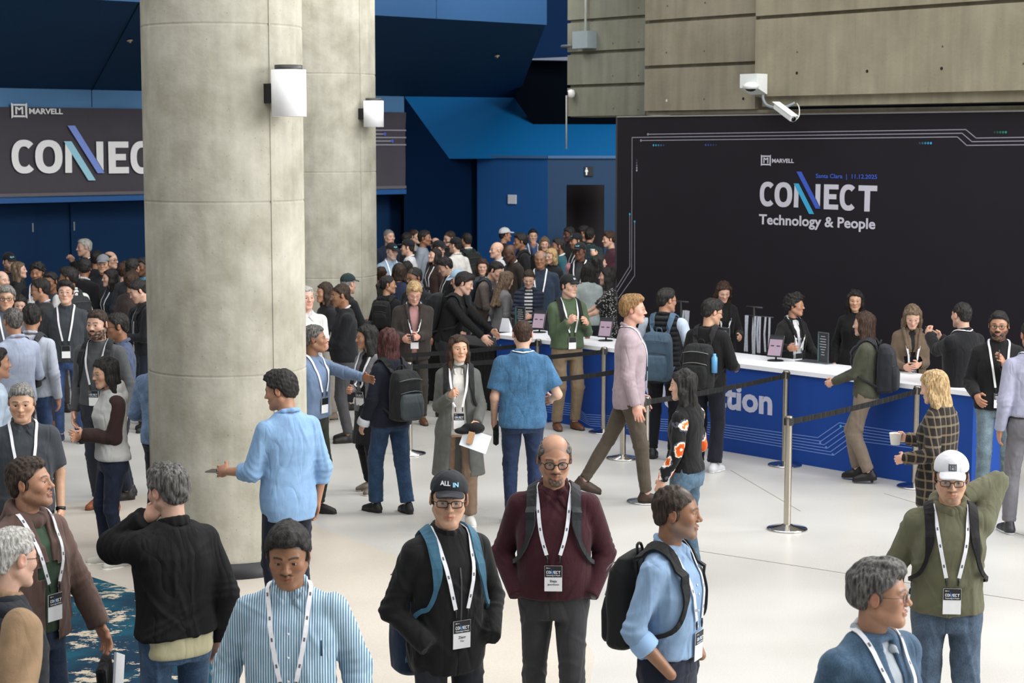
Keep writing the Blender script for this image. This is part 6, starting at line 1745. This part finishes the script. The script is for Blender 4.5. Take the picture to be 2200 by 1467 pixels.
person('man in a green quarter zip sweater, black cap and tan trousers', 1213, 584, 1.80, 22, skin='light', hair=('thick', 'black'), head=(24, 2, 0), top=T('4f6544', 'cotton', collar='zip', hem=.93, off=.024, fold=.008), legs=G('8a7355', wide=.014), arms=((.13, -.24, 1.22, 0), (.07, -.20, 1.24, 0)), curl=(.5, 1.0), hat=dict(col='191b20', text=[('IN', .03, 0, .08, 'cfd6da')]),
       lanyard=LY, shoe='5f3c28', foot=(1218, 923), pack=dict(label='black backpack on the man in the green sweater', col='15171a', size=.9), key='C22')
person('man in a black padded vest over white sleeves at the counter, facing away', 1398, 602, 1.80, 158, skin='tan', hair=('short', 'black'), head=(-38, 4, 0), top=T('15171b', 'quilt', collar='zip', hem=.90, sleeve='none', off=.034, sleeve_mat=cloth('c2d2ea', 'cotton')), legs=G('12141c'), glasses=dict(col='222222'), arms=((.25, -.28, 1.08, 0), (.25, -.30, 1.08, 0)),
       pack=dict(label='steel blue backpack on the man in the black vest', col='3e5a70', strap='486a86', col2='46647c', size=1.05, tall=1.06, drop=.10, deep=1.2), foot=(1425, 985))
person('man in a black sweater and navy trousers at the counter, white sneakers', 1535, 643, 1.74, 150, skin='asian', hair=('thick', 'black'), head=(-40, 14, 0), top=T('121214', 'cotton', collar='crew', hem=.84, off=.022), legs=G('161a2a', wide=.026), glasses=dict(col='222222'), arms=((.20, -.26, 1.05, 0), (.2, -.26, 1.05, 0)), shoe=('d4d6da', 'e9e9ec'),
       pack=dict(label='black backpack with a blue bottle on the man in the black sweater', col='1a1b1c', accent='8b8d84', size=1.05, drop=.10, deep=1.1), key='M12')
r = RIG['M12']; o = MB().lathe([(.001, .0), (.03, 0), (.03, .15), (.016, .17), (.016, .19), (.001, .19)], seg=16).build('water_bottle', plain('5f9ed0', .3)); o.location = to_world(r, r['tp'](.22 if False else -.19, .27, 1.05)); tag(o, 'blue capped bottle in the side pocket of the black backpack at the counter', 'bottle')
r = person('woman with long black hair and an orange flowered blouse walking left with a phone', 1467, 793, 1.62, -122, 'f', skin='light', hair=('long', 'black', .26), head=(20, 6, 0), top=T('121113', 'cotton', collar='crew', sleeve='none', hem=.92, sleeve_mat=cloth('141215', 'floral')), legs=J('52748e'), arms=('relaxed', (.24, -.20, .95, 0)), key='M13')
phone(r, 1, 'pink phone held low by the woman in the flowered blouse', '9a7a80', a=.10, c=.02)
# ---- right
person('woman with curly dark hair, olive top, khaki trousers and black heels at the counter', 1845, 669, 1.68, -112, 'f', skin='light', hair=('long', 'brown', .27), head=(0, 4, 0), top=T('4b4d3b', 'cotton', collar='crew', hem=.88, off=.018), legs=G('8a7866', wide=.012), arms=((.06, -.32, 1.02, 0), (.06, -.34, 1.02, 0)), curl=(.9, .9), shoe='0e0d0f',
       foot=(1855, 1035), heels=True, feet=((.07, .05, .03), (.07, -.10, .03)), pack=dict(label='dark blue grey backpack on the woman in the olive top', col='22262e', size=1.0, tall=1.12, deep=1.1), key='M15')
r = person('man in a black jacket taking a photo with his phone, back turned', 2032, 664, 1.78, -145, g=1.08, skin='light', hair=('crop', 'black'), head=(-10, 2, 0), top=T('141519', 'cotton', collar='zip', hem=.86, off=.026), legs=J('1e2c48'), arms=((-.02, -.44, 1.40, 0), (.16, -.42, 1.36, 0)), curl=(.6, .6), lanyard=dict(back=True), foot=(2060, 1040), key='M16')
phone(r, 1, 'phone raised by the man in the black jacket at the right end of the counter', '2a2c30', a=.11, c=.03, tilt=.2, screen='7d9aa0')
r = person('bearded man in glasses and a black jacket and pale jeans holding a phone', 2131, 692, 1.78, -8, skin='tan', hair=('short', 'black'), head=(-12, 4, 0), top=T('151517', 'cotton', collar='zip', hem=.86, off=.026), legs=J('6d8490', wide=.014), arms=((.02, -.27, 1.30, 0), (.20, -.22, 1.00, 0)), beard=('full', 'black', .9), glasses=dict(col='1b1b1d'),
       lanyard=dict(z=1.02), foot=(2135, 1080), key='M17')
phone(r, 0, 'phone held up by the bearded man in the black jacket', '3a3c40', a=.10, c=.02, tilt=.2)
person('man in a lavender shirt and grey trousers at the right edge, back turned', 2200, 715, 1.84, 182, skin='tan', hair=('short', 'black'), top=T('a9abc6', 'cotton', collar='shirt', hem=.98, off=.022), legs=G('77757c', wide=.006), belt=dict(col='1a1718'), arms=('down', 'down'), foot=(2205, 1150), feet=((.12, -.1, 0), (.10, .08, .03)), shoe=('2c2e34', 'c2c4c6'), lanyard=dict(back=True))
r = person('blonde woman in a brown and black plaid jacket holding a paper cup', 2000, 796, 1.66, -128, 'f', g=1.1, skin='light', hair=('bob', 'blond', .13), head=(6, 16, 0), top=T('231d1b', 'plaid', col2='8a7a5c', collar='crew', hem=.70, off=.028, fold=.006), legs=J('45688e'), arms=((.26, -.16, 1.08, 0), (.18, -.36, 1.16, 0)), curl=(.6, .6), key='M19')
cup_at(r, 1, 'white paper cup held by the blonde woman in the plaid jacket', h=.085, r0=.033, r1=.046)
o = empty('shoulder_bag', to_world(r, r['tp'](-.30, -.22, .86))); tag(o, 'black shoulder bag hanging from the arm of the woman in plaid', 'bag')
me = MB().box((0, 0, 0), (.10, .19, .26), bev=.03).mesh('bag_body'); link('bag_body', me, cloth('101012', 'cotton'), o)
me = MB(); me.tube([(0, -.06, .12), (.02, -.03, .22), (.02, .03, .22), (0, .06, .12)], .008, 6); link('bag_handle', me.mesh('bag_handle'), plain('0e0e10', .6), o)

# ---- staff behind the counter
BL = dict(legs=G('131317'))
person('attendant with very long dark brown hair in a black blazer looking down', 1556, 606, 1.70, 12, 'f', skin='light', hair=('long', 'brown', .36), head=(-6, 24, 0), top=T('121214', 'cotton', collar='lapel', hem=.82), under=U('1a1a1d'), lanyard=LY, arms=((.14, -.28, 1.08, 0), (.10, -.28, 1.08, 0)), **BL)
person('attendant with curly black hair, glasses and a white collar under a black blazer', 1707, 632, 1.66, 28, 'f', skin='tan', hair=('curly', 'black'), head=(42, 2, 0), top=T('141416', 'cotton', collar='lapel', hem=.82, open=(.04, .0), vbot=1.18), under=U('d9dade'), glasses=dict(col='b08a50', r=.0015), lanyard=dict(z=1.08, plain=True), arms=((.16, -.32, 1.04, 0), (.30, -.34, 1.18, 0)), **BL)
person('attendant with long straight black hair in a black top, far right staff pair', 1838, 622, 1.66, -8, 'f', skin='asian', hair=('long', 'black', .26), head=(-4, 6, 0), top=T('101012', 'cotton', collar='crew', hem=.82), arms=('down', 'down'), **BL)
person('attendant with long light brown hair in a tan blazer looking down at the counter', 1962, 657, 1.68, -4, 'f', skin='light', hair=('long', 'ash', .30), head=(-4, 30, 0), top=T('6f5a45', 'cotton', collar='lapel', hem=.80, open=(.03, .0), vbot=1.15), under=U('1b1a1c'), lanyard=LY, arms=((.04, -.26, 1.10, 0), (.10, -.28, 1.08, 0)), **BL)

# ---- middle group near the farther column
person('man in a black cardigan over a white shirt and grey trousers, glasses, facing left', 737, 607, 1.76, -78, g=1.12, belly=.04, skin='brown', hair=('balding', 'dark'), head=(0, 8, 0), top=T('14161c', 'knit', collar='open', hem=.90, open=(.025, .0), vbot=1.2), under=U('d8dade'), legs=G('4e4e52', wide=.004), glasses=dict(col='c0b8a8', r=.0012), beard=('must', 'pepper', .6),
       arms=((.06, -.30, 1.12, 0), (.10, -.30, 1.12, 0)), shoe='17140f', foot=(742, 948))
person('man in a dark green cap and black shirt behind the black cardigan man', 748, 588, 1.68, 130, skin='light', hair=('crop', 'grey'), head=(10, 4, 0), top=T('1b1d20', 'cotton', collar='shirt', hem=.85), hat=dict(col='1c3234'), arms=('front', 'front'))
r = person('man in a white shirt holding a coffee cup beside the nearer column', 656, 613, 1.78, 20, skin='pink', hair=('short', 'silver'), head=(10, 0, 0), top=T('dcdbd8', 'cotton', collar='polo', sleeve='short', hem=.86), arms=((.08, -.30, 1.20, 0), 'cross'), legs=G('9a9186', wide=.03), key='cup1')
cup_at(r, 0, 'white paper coffee cup with a lid held beside the nearer column', lid='8a5a40')
person('woman with dark hair and pale wide trousers behind the black cardigan man', 706, 622, 1.66, -60, 'f', skin='tan', hair=('bob', 'dark', .12), top=T('1c1c20', 'cotton', hem=.9), legs=G('a39a8e', wide=.05), shoe='8a7c6c', feet=((.08, -.1, 0), (.1, .1, 0)), arms=('belly', 'front'), foot=(703, 905))
person('grey haired man in a light blue shirt pointing right beside the nearer column', 672, 697, 1.70, 58, skin='brown', hair=('short', 'pepper'), head=(40, 0, 0), top=T('6d88ad', 'cotton', collar='shirt', hem=.9), legs=G('2e3328'), arms=((.10, -.52, 1.30, 0), 'down'), curl=(.15, .4), lanyard=dict(z=1.1, plain=True))
r = person('fair haired man in a brown blazer and pink shirt looking down at his phone', 880, 608, 1.70, 8, g=1.08, skin='pink', hair=('thick', 'blond'), head=(2, 28, 0), top=T('3b322d', 'cotton', collar='lapel', hem=.80, open=(.06, .03), vbot=1.1, off=.026), under=U('b57f7c'), legs=G('3b3630'), arms=((.03, -.27, 1.10, 0), (.14, -.26, 1.08, 0)), curl=(.9, .7), lanyard=dict(z=1.08), shoe='5a3c28', foot=(890, 912),
           glasses=dict(col='b08a60', r=.0012))
phone(r, 0, 'black phone in the hands of the fair haired man in the brown blazer', '131316', a=.10, c=.02)

# ---- back crowd, centre; compact rows: label, u, v, h, yaw, sex, skin, hair, head, top, options
def crowd(rows, group=None):
    for rw_ in rows:
        lb, u, v, h, yaw, sex, sk, hr, hd, tp_ = rw_[:10]; op = rw_[10] if len(rw_) > 10 else {}
        col, kind, col2, cc = (tuple(tp_) + (None,) * 4)[:4]
        td = T(col, kind or 'cotton', col2=col2, collar=cc or 'crew') if col2 else T(col, kind or 'cotton', collar=cc or 'crew')
        td.update(op.pop('top', {}))
        op.setdefault('legs', G(('23252c', '1c2436', '3a3633')[int(u) % 3]))
        person(lb, u, v, h, yaw, sex, skin=sk, hair=hr, head=hd, top=td, group=group, **op)
bh = ('short', 'black'); tk = ('thick', 'black')
capd = dict(col='191b20'); capt = dict(col='191b20', text=[('ALL IN', .06, 0, .08, '7fc4d4')])
crowd([
 ('grey haired man in a navy jacket beside the farther column, back row', 835, 492, 1.84, 30, 'm', 'light', ('crop', 'grey'), (10, 0, 0), ('1b2740',)),
 ('grey bearded man in a black cap and light blue shirt near the farther column', 843, 522, 1.74, 30, 'm', 'light', ('crop', 'grey'), (10, 12, 0), ('8fabc6', None, None, 'shirt'), dict(hat=capt, beard=('full', 'silver', .7), lanyard=dict(plain=True))),
 ('man in a black cap and white shirt facing left near the farther column', 877, 514, 1.76, -95, 'm', 'light', ('crop', 'black'), (0, 0, 0), ('d7dade', None, None, 'shirt'), dict(hat=capt)),
 ('smiling man in a pale grey jacket facing right, back row', 890, 492, 1.80, 70, 'm', 'light', ('balding', 'brown'), (0, 0, 0), ('a3a59c', None, None, 'open')),
 ('dark haired man mostly hidden behind the smiling man in pale grey', 874, 498, 1.78, 150, 'm', 'tan', bh, (0, 0, 0), ('22262e',)),
 ('dark haired man in a grey shirt looking right, back row beside the pale grey jacket', 911, 494, 1.86, 80, 'm', 'brown', bh, (0, 0, 0), ('8d98a6',), dict(beard=('goat', 'black', .6))),
 ('man in a black cap behind the laughing woman with long hair', 944, 517, 1.74, 60, 'm', 'light', ('crop', 'dark'), (0, 10, 0), ('2b2b30',), dict(hat=capd)),
 ('balding man whose forehead shows behind the dark cap', 937, 511, 1.70, 20, 'm', 'light', ('ring', 'brown'), (0, 20, 0), ('3b4250',)),
 ('dark haired man in glasses facing left in the back row, centre', 964, 496, 1.78, -60, 'm', 'light', ('balding', 'dark'), (0, 10, 0), ('2b3038',), dict(glasses=dict(col='222222'))),
 ('man in a black cap and white shirt with his back turned, centre', 979, 510, 1.76, -140, 'm', 'light', ('crop', 'black'), (20, 0, 0), ('dcdad4', None, None, 'shirt'), dict(hat=capd)),
 ('man in a dark green sweater with a white collar, back turned, against the dark wall', 1003, 499, 1.80, -150, 'm', 'tan', ('crop', 'black'), (0, 0, 0), ('1f3a2e', 'knit', None, 'shirt'), dict(top=dict(collar_mat=cloth('d5d8da')), pack=dict(label='dark backpack on the man in the dark green sweater', col='17191b'))),
 ('laughing woman with long black hair and a brown cardigan', 937, 533, 1.66, -60, 'f', 'light', ('long', 'black', .22), (0, -10, 0), ('35221c', 'knit', None, 'open'), dict(under=U('17171b'), lanyard=dict(plain=True))),
 ('person with straight black hair in a black jacket bending left', 950, 555, 1.66, -75, 'm', 'light', tk, (0, 25, 0), ('15161a',), dict(lanyard=dict(plain=True))),
 ('person with a dark bob in a navy top seen from behind near the farther column', 857, 566, 1.66, 170, 'f', 'tan', ('bob', 'dark', .06), (0, 0, 0), ('22304f',)),
 ('person with dark hair partly hidden by the navy top woman', 874, 561, 1.58, 160, 'f', 'tan', ('bob', 'black', .06), (0, 0, 0), ('1c2230',)),
 ('man with a moustache and glasses in a dark suit behind the fair haired man', 888, 574, 1.74, -30, 'm', 'brown', ('balding', 'black'), (-20, 10, 0), ('191d26', None, None, 'lapel'), dict(top=dict(open=(.03, 0), vbot=1.2), under=U('d3d6da'), beard=('must', 'black', .9), glasses=dict(col='333333'))),
 ('woman with a black ponytail and dark top beside the farther column', 832, 591, 1.66, 160, 'f', 'tan', ('pony', 'black'), (-60, 0, 0), ('141519',), dict(pack=dict(label='black backpack on the woman with the ponytail', col='131416', size=.8))),
 ('brown haired person at the very edge of the farther column', 818, 572, 1.58, 170, 'm', 'tan', ('short', 'brown'), (0, 0, 0), ('2d4233',)),
 ('person in a light blue cap bending behind the black backpack', 978, 580, 1.60, -75, 'm', 'light', ('crop', 'black'), (0, 20, 0), ('1e2128',), dict(hat=dict(col='9cc0dc'))),
 ('woman with short brown hair smiling toward the camera behind the backpacker', 1036, 556, 1.62, 0, 'f', 'light', ('bob', 'brown', .05), (4, 4, 0), ('50545c',)),
 ('man in a white cap facing right in the back row', 1084, 489, 1.78, 110, 'm', 'tan', ('crop', 'black'), (0, 0, 0), ('22262c',), dict(hat=dict(col='dcdee2'))),
 ('dark haired man facing right behind the white cap', 1099, 477, 1.78, 80, 'm', 'tan', bh, (0, 0, 0), ('6d7684',)),
 ('bald man in a pale shirt facing left near the blue block', 1068, 519, 1.76, -70, 'm', 'light', ('none', 'brown'), (0, 0, 0), ('c6c7d0', None, None, 'shirt')),
 ('bald dark skinned man in a brown jacket looking down left', 1092, 525, 1.78, -60, 'm', 'deep', ('none', 'black'), (0, 16, 0), ('2b221c', None, None, 'open'), dict(under=U('c6c8cc'))),
 ('man in a black blazer facing left in front of the blue block', 1118, 501, 1.82, -80, 'm', 'brown', ('thick', 'black'), (0, 4, 0), ('1a1b1f', None, None, 'open'), dict(under=U('a8aab0'), pack=dict(label='black backpack on the man in the black blazer', col='131315'))),
 ('man in a blue shirt with a hand to his chin before the blue block', 1145, 491, 1.76, 10, 'm', 'light', bh, (-4, 4, 0), ('3f5f93', None, None, 'shirt'), dict(arms=('cross', 'chin'), curl=(.5, 1.0), lanyard=dict(plain=True))),
 ('tall dark skinned man in a grey shirt in front of the doorway', 1183, 476, 1.83, -20, 'm', 'dark', tk, (-10, 6, 0), ('8e98a4', None, None, 'shirt'), dict(pack=dict(label='grey backpack on the tall man near the doorway', col='3c4046', size=.8))),
 ('brown haired person with a fringe behind the blonde woman', 1170, 509, 1.68, 0, 'f', 'light', ('bob', 'ash', .06), (0, 10, 0), ('5b4a44',)),
 ('bearded man in a teal sweater facing left', 1200, 511, 1.78, -85, 'm', 'brown', bh, (0, 2, 0), ('0f5a66', 'knit', None, 'shirt'), dict(top=dict(collar_mat=cloth('d5d8da')), beard=('full', 'black', .8))),
 ('bald man in a navy polo shirt with a lanyard looking at the camera', 1161, 537, 1.78, -6, 'm', 'brown', ('ring', 'grey'), (-4, 4, 0), ('22344a', None, None, 'polo'), dict(g=1.15, lanyard=dict(plain=True))),
 ('blonde woman with shoulder length hair facing left beside the navy polo', 1183, 534, 1.66, -30, 'f', 'light', ('bob', 'blond', .08), (-10, 6, 0), ('26292f',)),
 ('bearded man in a black cap in front of the dark doorway', 1238, 501, 1.78, -70, 'm', 'tan', ('crop', 'black'), (0, 4, 0), ('17181c',), dict(hat=capt, beard=('full', 'black', .8), lanyard=dict(plain=True))),
 ('dark haired man half lost in the dark doorway', 1222, 487, 1.84, -60, 'm', 'deep', bh, (0, 6, 0), ('1f2026',)),
 ('dark haired man facing right inside the doorway', 1254, 483, 1.84, 70, 'm', 'tan', bh, (0, 0, 0), ('1b1e26',)),
 ('man in a dark teal checked shirt with his back turned near the doorway', 1267, 490, 1.80, 165, 'm', 'tan', tk, (0, 0, 0), ('1e3c42', 'plaid', '102226', 'shirt')),
 ('man in a maroon sweater sipping from a cup beside the backdrop edge', 1308, 497, 1.82, -80, 'm', 'light', ('thick', 'brown'), (0, 6, 0), ('4a1f30', 'knit'), dict(arms=((.02, -.26, 1.36, 0), 'down'), curl=(.9, .4), key='sip')),
 ('man in a black cap with a teal logo and a black vest over pink', 1246, 521, 1.78, -20, 'm', 'dark', ('crop', 'black'), (-10, 4, 0), ('17181b', None, None, 'open'), dict(hat=capt, top=dict(sleeve='none', open=(.05, .04), sleeve_mat=cloth('b27888', 'cotton')), under=U('3a3b40'), lanyard=dict(plain=True))),
 ('woman with dark hair facing right in front of the maroon sweater', 1287, 547, 1.66, 100, 'f', 'light', ('bob', 'black', .14), (0, 0, 0), ('1c1c20',)),
 ('woman with black hair in a pale grey top seen from behind at the counter', 1264, 564, 1.70, 175, 'f', 'tan', ('long', 'black', .10), (0, 0, 0), ('a3b0ae', 'knit')),
 ('dark haired woman in a black and white print dress with red flowers, facing left', 1306, 573, 1.72, -95, 'f', 'light', ('bob', 'black', .16), (0, 0, 0), ('161619', 'spots', 'b6b4b0'), dict(top=dict(sleeve='short', hem=.8), arms=((.1, -.4, 1.06, 0), (.14, -.42, 1.06, 0)), key='C19')),
 ('woman with very long brown hair bending over the counter', 1094, 583, 1.60, 120, 'f', 'light', ('long', 'ash', .40), (0, 24, 0), ('807e80', 'knit')),
 ('woman in glasses, navy puffer jacket and striped top looking down', 1136, 580, 1.66, -4, 'f', 'light', ('short', 'dark'), (0, 22, 0), ('1c2740', 'quilt', None, 'open'), dict(top=dict(open=(.06, .05), off=.034), under=dict(mat=cloth('15171f', 'hstripe', 'c8c9cc')), glasses=dict(col='c0a890', r=.0012), arms=('belly', 'front'))),
 ('man in a taupe sweater leaning over the end of the counter', 1072, 562, 1.74, 68, 'm', 'light', bh, (-6, 26, 0), ('6b5d58', 'knit'), dict(lean=18, lanyard=LY, arms=((.12, -.42, 1.02, 0), (.14, -.36, 1.0, 0)), pack=dict(label='blue grey backpack strap over the taupe sweater', col='2c3642', size=.8))),
 ('man in a black leather jacket reaching right with a big black backpack', 1004, 586, 1.78, 76, 'm', 'light', tk, (6, 20, 0), ('141517', 'leather'), dict(lean=16, g=1.06, arms=((.12, -.52, .98, 0), (.2, -.44, .98, 0)), pack=dict(label='big black backpack on the man in the leather jacket', col='111316', size=1.1, deep=1.2, tall=1.1), legs=G('25272c'))),
])
r = RIG['sip']; cup_at(r, 0, 'white paper cup held at the mouth of the man in the maroon sweater')
r = RIG['C19']
Pz = [to_world(r, r['tp'](-.205 + .02 * math.cos(k * 2.4), -.01 + .05 * math.cos(k * 1.9), 1.35 - .022 * k)) for k in range(7)]
# ---- left crowd
crowd([
 ('bearded man in a black cap at the far left against the blue doors', 20, 543, 1.74, 30, 'm', 'light', ('crop', 'dark'), (10, 10, 0), ('1d2026',), dict(hat=capt, beard=('full', 'dark', .85))),
 ('woman with long light brown hair and a dark jacket facing right, far left', 38, 562, 1.66, 100, 'f', 'light', ('long', 'ash', .16), (-10, -4, 0), ('26292a', 'leather')),
 ('grey haired person cut by the left edge behind the woman with light brown hair', 2, 581, 1.70, 60, 'm', 'light', ('ring', 'grey'), (0, 0, 0), ('4a4442',)),
 ('man with curly hair and beard in a navy jacket with white and maroon bands', 79, 565, 1.76, -4, 'm', 'brown', ('curly', 'black'), (0, 4, 0), ('1a2032', None, None, 'open'), dict(beard=('stubble', 'black', .8), top=dict(open=(.04, 0), vbot=1.28), under=U('c9c9cc'), lanyard=dict(plain=True), key='L3')),
 ('dark haired person looking left behind the man with glasses and grey jacket', 107, 583, 1.70, -10, 'm', 'brown', bh, (-10, 6, 0), ('3c434e',)),
 ('man with curly black hair in a white shirt with a backpack, back turned, left crowd', 146, 574, 1.78, -140, 'm', 'brown', tk, (50, 4, 0), ('dcdbd8', None, None, 'shirt'), dict(hem=None) if False else dict(pack=dict(label='grey black backpack on the man in the white shirt, left crowd', col='2c2f33'))),
 ('grey haired man in a black polo, hand over his mouth, tallest of the left crowd', 181, 512, 1.88, -40, 'm', 'light', ('short', 'silver'), (-20, 2, 0), ('131418', None, None, 'polo'), dict(arms=((.06, -.24, 1.12, 0), 'chin'), curl=(.5, 1.0), lanyard=dict(plain=True))),
 ('man in a black jacket with a white collar, back turned, left crowd', 181, 555, 1.76, 160, 'm', 'brown', ('thick', 'black'), (30, 8, 0), ('131419', None, None, 'shirt'), dict(top=dict(collar_mat=cloth('c8ccd2')))),
 ('smiling man in a grey cap, left crowd', 221, 547, 1.74, 0, 'm', 'asian', ('crop', 'black'), (4, 2, 0), ('20242c',), dict(hat=dict(col='8c919a'))),
 ('bald man in glasses facing right behind the grey cap', 236, 539, 1.76, 70, 'm', 'light', ('ring', 'brown'), (0, 0, 0), ('424750',), dict(glasses=dict(col='333333'))),
 ('dark haired person seen from behind between the grey haired man and the grey cap', 207, 537, 1.74, 170, 'm', 'tan', bh, (0, 0, 0), ('22252c',)),
 ('laughing woman with long black hair and a dark teal jacket facing left', 237, 578, 1.64, -55, 'f', 'light', ('long', 'black', .20), (-10, 0, 0), ('1f2e3c', None, None, 'open'), dict(under=U('121216'), lanyard=dict(plain=True), arms=((.12, -.28, 1.12, 0), 'down'))),
 ('brown haired person from behind in the far left crowd near the nearer column', 267, 563, 1.68, 160, 'm', 'light', ('thick', 'brown'), (0, 0, 0), ('4d3f3a',)),
 ('dark haired person behind the brown haired one, left of the nearer column', 284, 554, 1.80, 170, 'm', 'tan', bh, (0, 0, 0), ('2a2c34',)),
 ('dark skinned man in a teal shirt beside the nearer column', 305, 552, 1.72, -20, 'm', 'dark', bh, (-10, 6, 0), ('2f93b4',)),
 ('person with wavy brown hair just left of the nearer column', 283, 583, 1.66, 150, 'm', 'tan', ('thick', 'brown'), (0, 0, 0), ('4a3c38',)),
 ('dark haired person cut by the nearer column, right end of the left crowd', 318, 600, 1.70, 180, 'm', 'tan', bh, (0, 0, 0), ('1d2026',)),
 ('man looking down left in a dark jacket with a lanyard beside the nearer column', 289, 602, 1.76, -70, 'm', 'light', ('short', 'black'), (0, 24, 0), ('17191f',), dict(lanyard=dict(plain=True), pack=dict(label='large black backpack beside the nearer column', col='141518', size=1.05), arms=((.1, -.28, 1.1, 0), 'down'))),
 ('grey haired man in glasses smiling at the left edge, middle rows', 13, 613, 1.78, 20, 'm', 'asian', ('thick', 'grey'), (-8, 4, 0), ('5a6270',), dict(glasses=dict(col='1b1b1c', r=.0028), lanyard=dict(plain=True))),
 ('pale faced person peeking between the grey haired man and the dark back of a head', 42, 634, 1.52, 10, 'f', 'light', ('bob', 'black', .04), (4, 8, 0), ('3a3038',)),
 ('man with greying hair in a pale blue shirt, back turned, at the left', 27, 660, 1.78, -135, 'm', 'tan', ('short', 'pepper'), (-10, 6, 0), ('aebbd6', None, None, 'shirt'), dict(arms=((.12, -.36, 1.08, 0), (.2, -.3, 1.08, 0)))),
 ('man with a thinning crown and a white shirt carrying a backpack, back turned', 67, 654, 1.76, 175, 'm', 'tan', ('thick', 'black'), (20, 8, 0), ('c2cbdc', None, None, 'shirt'), dict(pack=dict(label='black backpack with grey straps on the man with the thinning crown', col='1b1d20', accent='8a8d90', strap='3a3c40'), legs=J('2b4a78'))),
 ('young man in glasses and a charcoal jacket with a lanyard, left crowd', 118, 609, 1.80, 8, 'm', 'light', ('thick', 'black'), (0, -2, 0), ('3b4046', 'cotton', None, 'zip'), dict(glasses=dict(col='c8b090', r=.0012), lanyard=LY, legs=J('2c4a7c'), shoe=('2a3550', 'c2c4c8'), foot=(150, 950))),
 ('man in a dark grey blazer and white collar facing left, left crowd', 86, 712, 1.76, -85, 'm', 'tan', ('short', 'black'), (0, 6, 0), ('2c2b2d', 'cotton', None, 'open'), dict(under=U('bcc8e4'), top=dict(open=(.03, 0), vbot=1.2, hem=.78), glasses=dict(col='2b2b2b'), arms=((.1, -.34, 1.05, 0), (.12, -.34, 1.05, 0)), shoe=('8a5428', '5a3418'), foot=(102, 925))),
 ('man in glasses and a blue grey shirt facing left behind the bearded man', 250, 671, 1.74, -75, 'm', 'brown', bh, (0, 6, 0), ('47587a', 'denim', None, 'shirt'), dict(glasses=dict(col='222222'))),
 ('person in a light blue sleeve cut by the left edge under the pale blue shirt', -12, 745, 1.72, 120, 'm', 'tan', bh, (0, 0, 0), ('bcd0e6', None, None, 'shirt')),
])
# colour bands on the navy jacket
r = RIG['L3']
for z0_, z1_, c_ in ((1.17, 1.27, 'cfcdca'), (1.08, 1.168, '6b1426')):
    tb_ = r['tor']; Tn = np.array([[z * r['s'] - r['hz'], np.interp(z * r['s'], tb_[:, 0], tb_[:, 1]) + .0235, np.interp(z * r['s'], tb_[:, 0], tb_[:, 2]) + .0235, np.interp(z * r['s'], tb_[:, 0], tb_[:, 3])] for z in (z0_, (z0_ + z1_) / 2, z1_)], f32)
    V, Q = polygonise([loft((0, 0, r['hz']), np.eye(3), Tn, k=.004, e=2.4)], .011); put('jacket_band', V, Q, None, 0, cloth(c_, 'cotton'), r['root'])
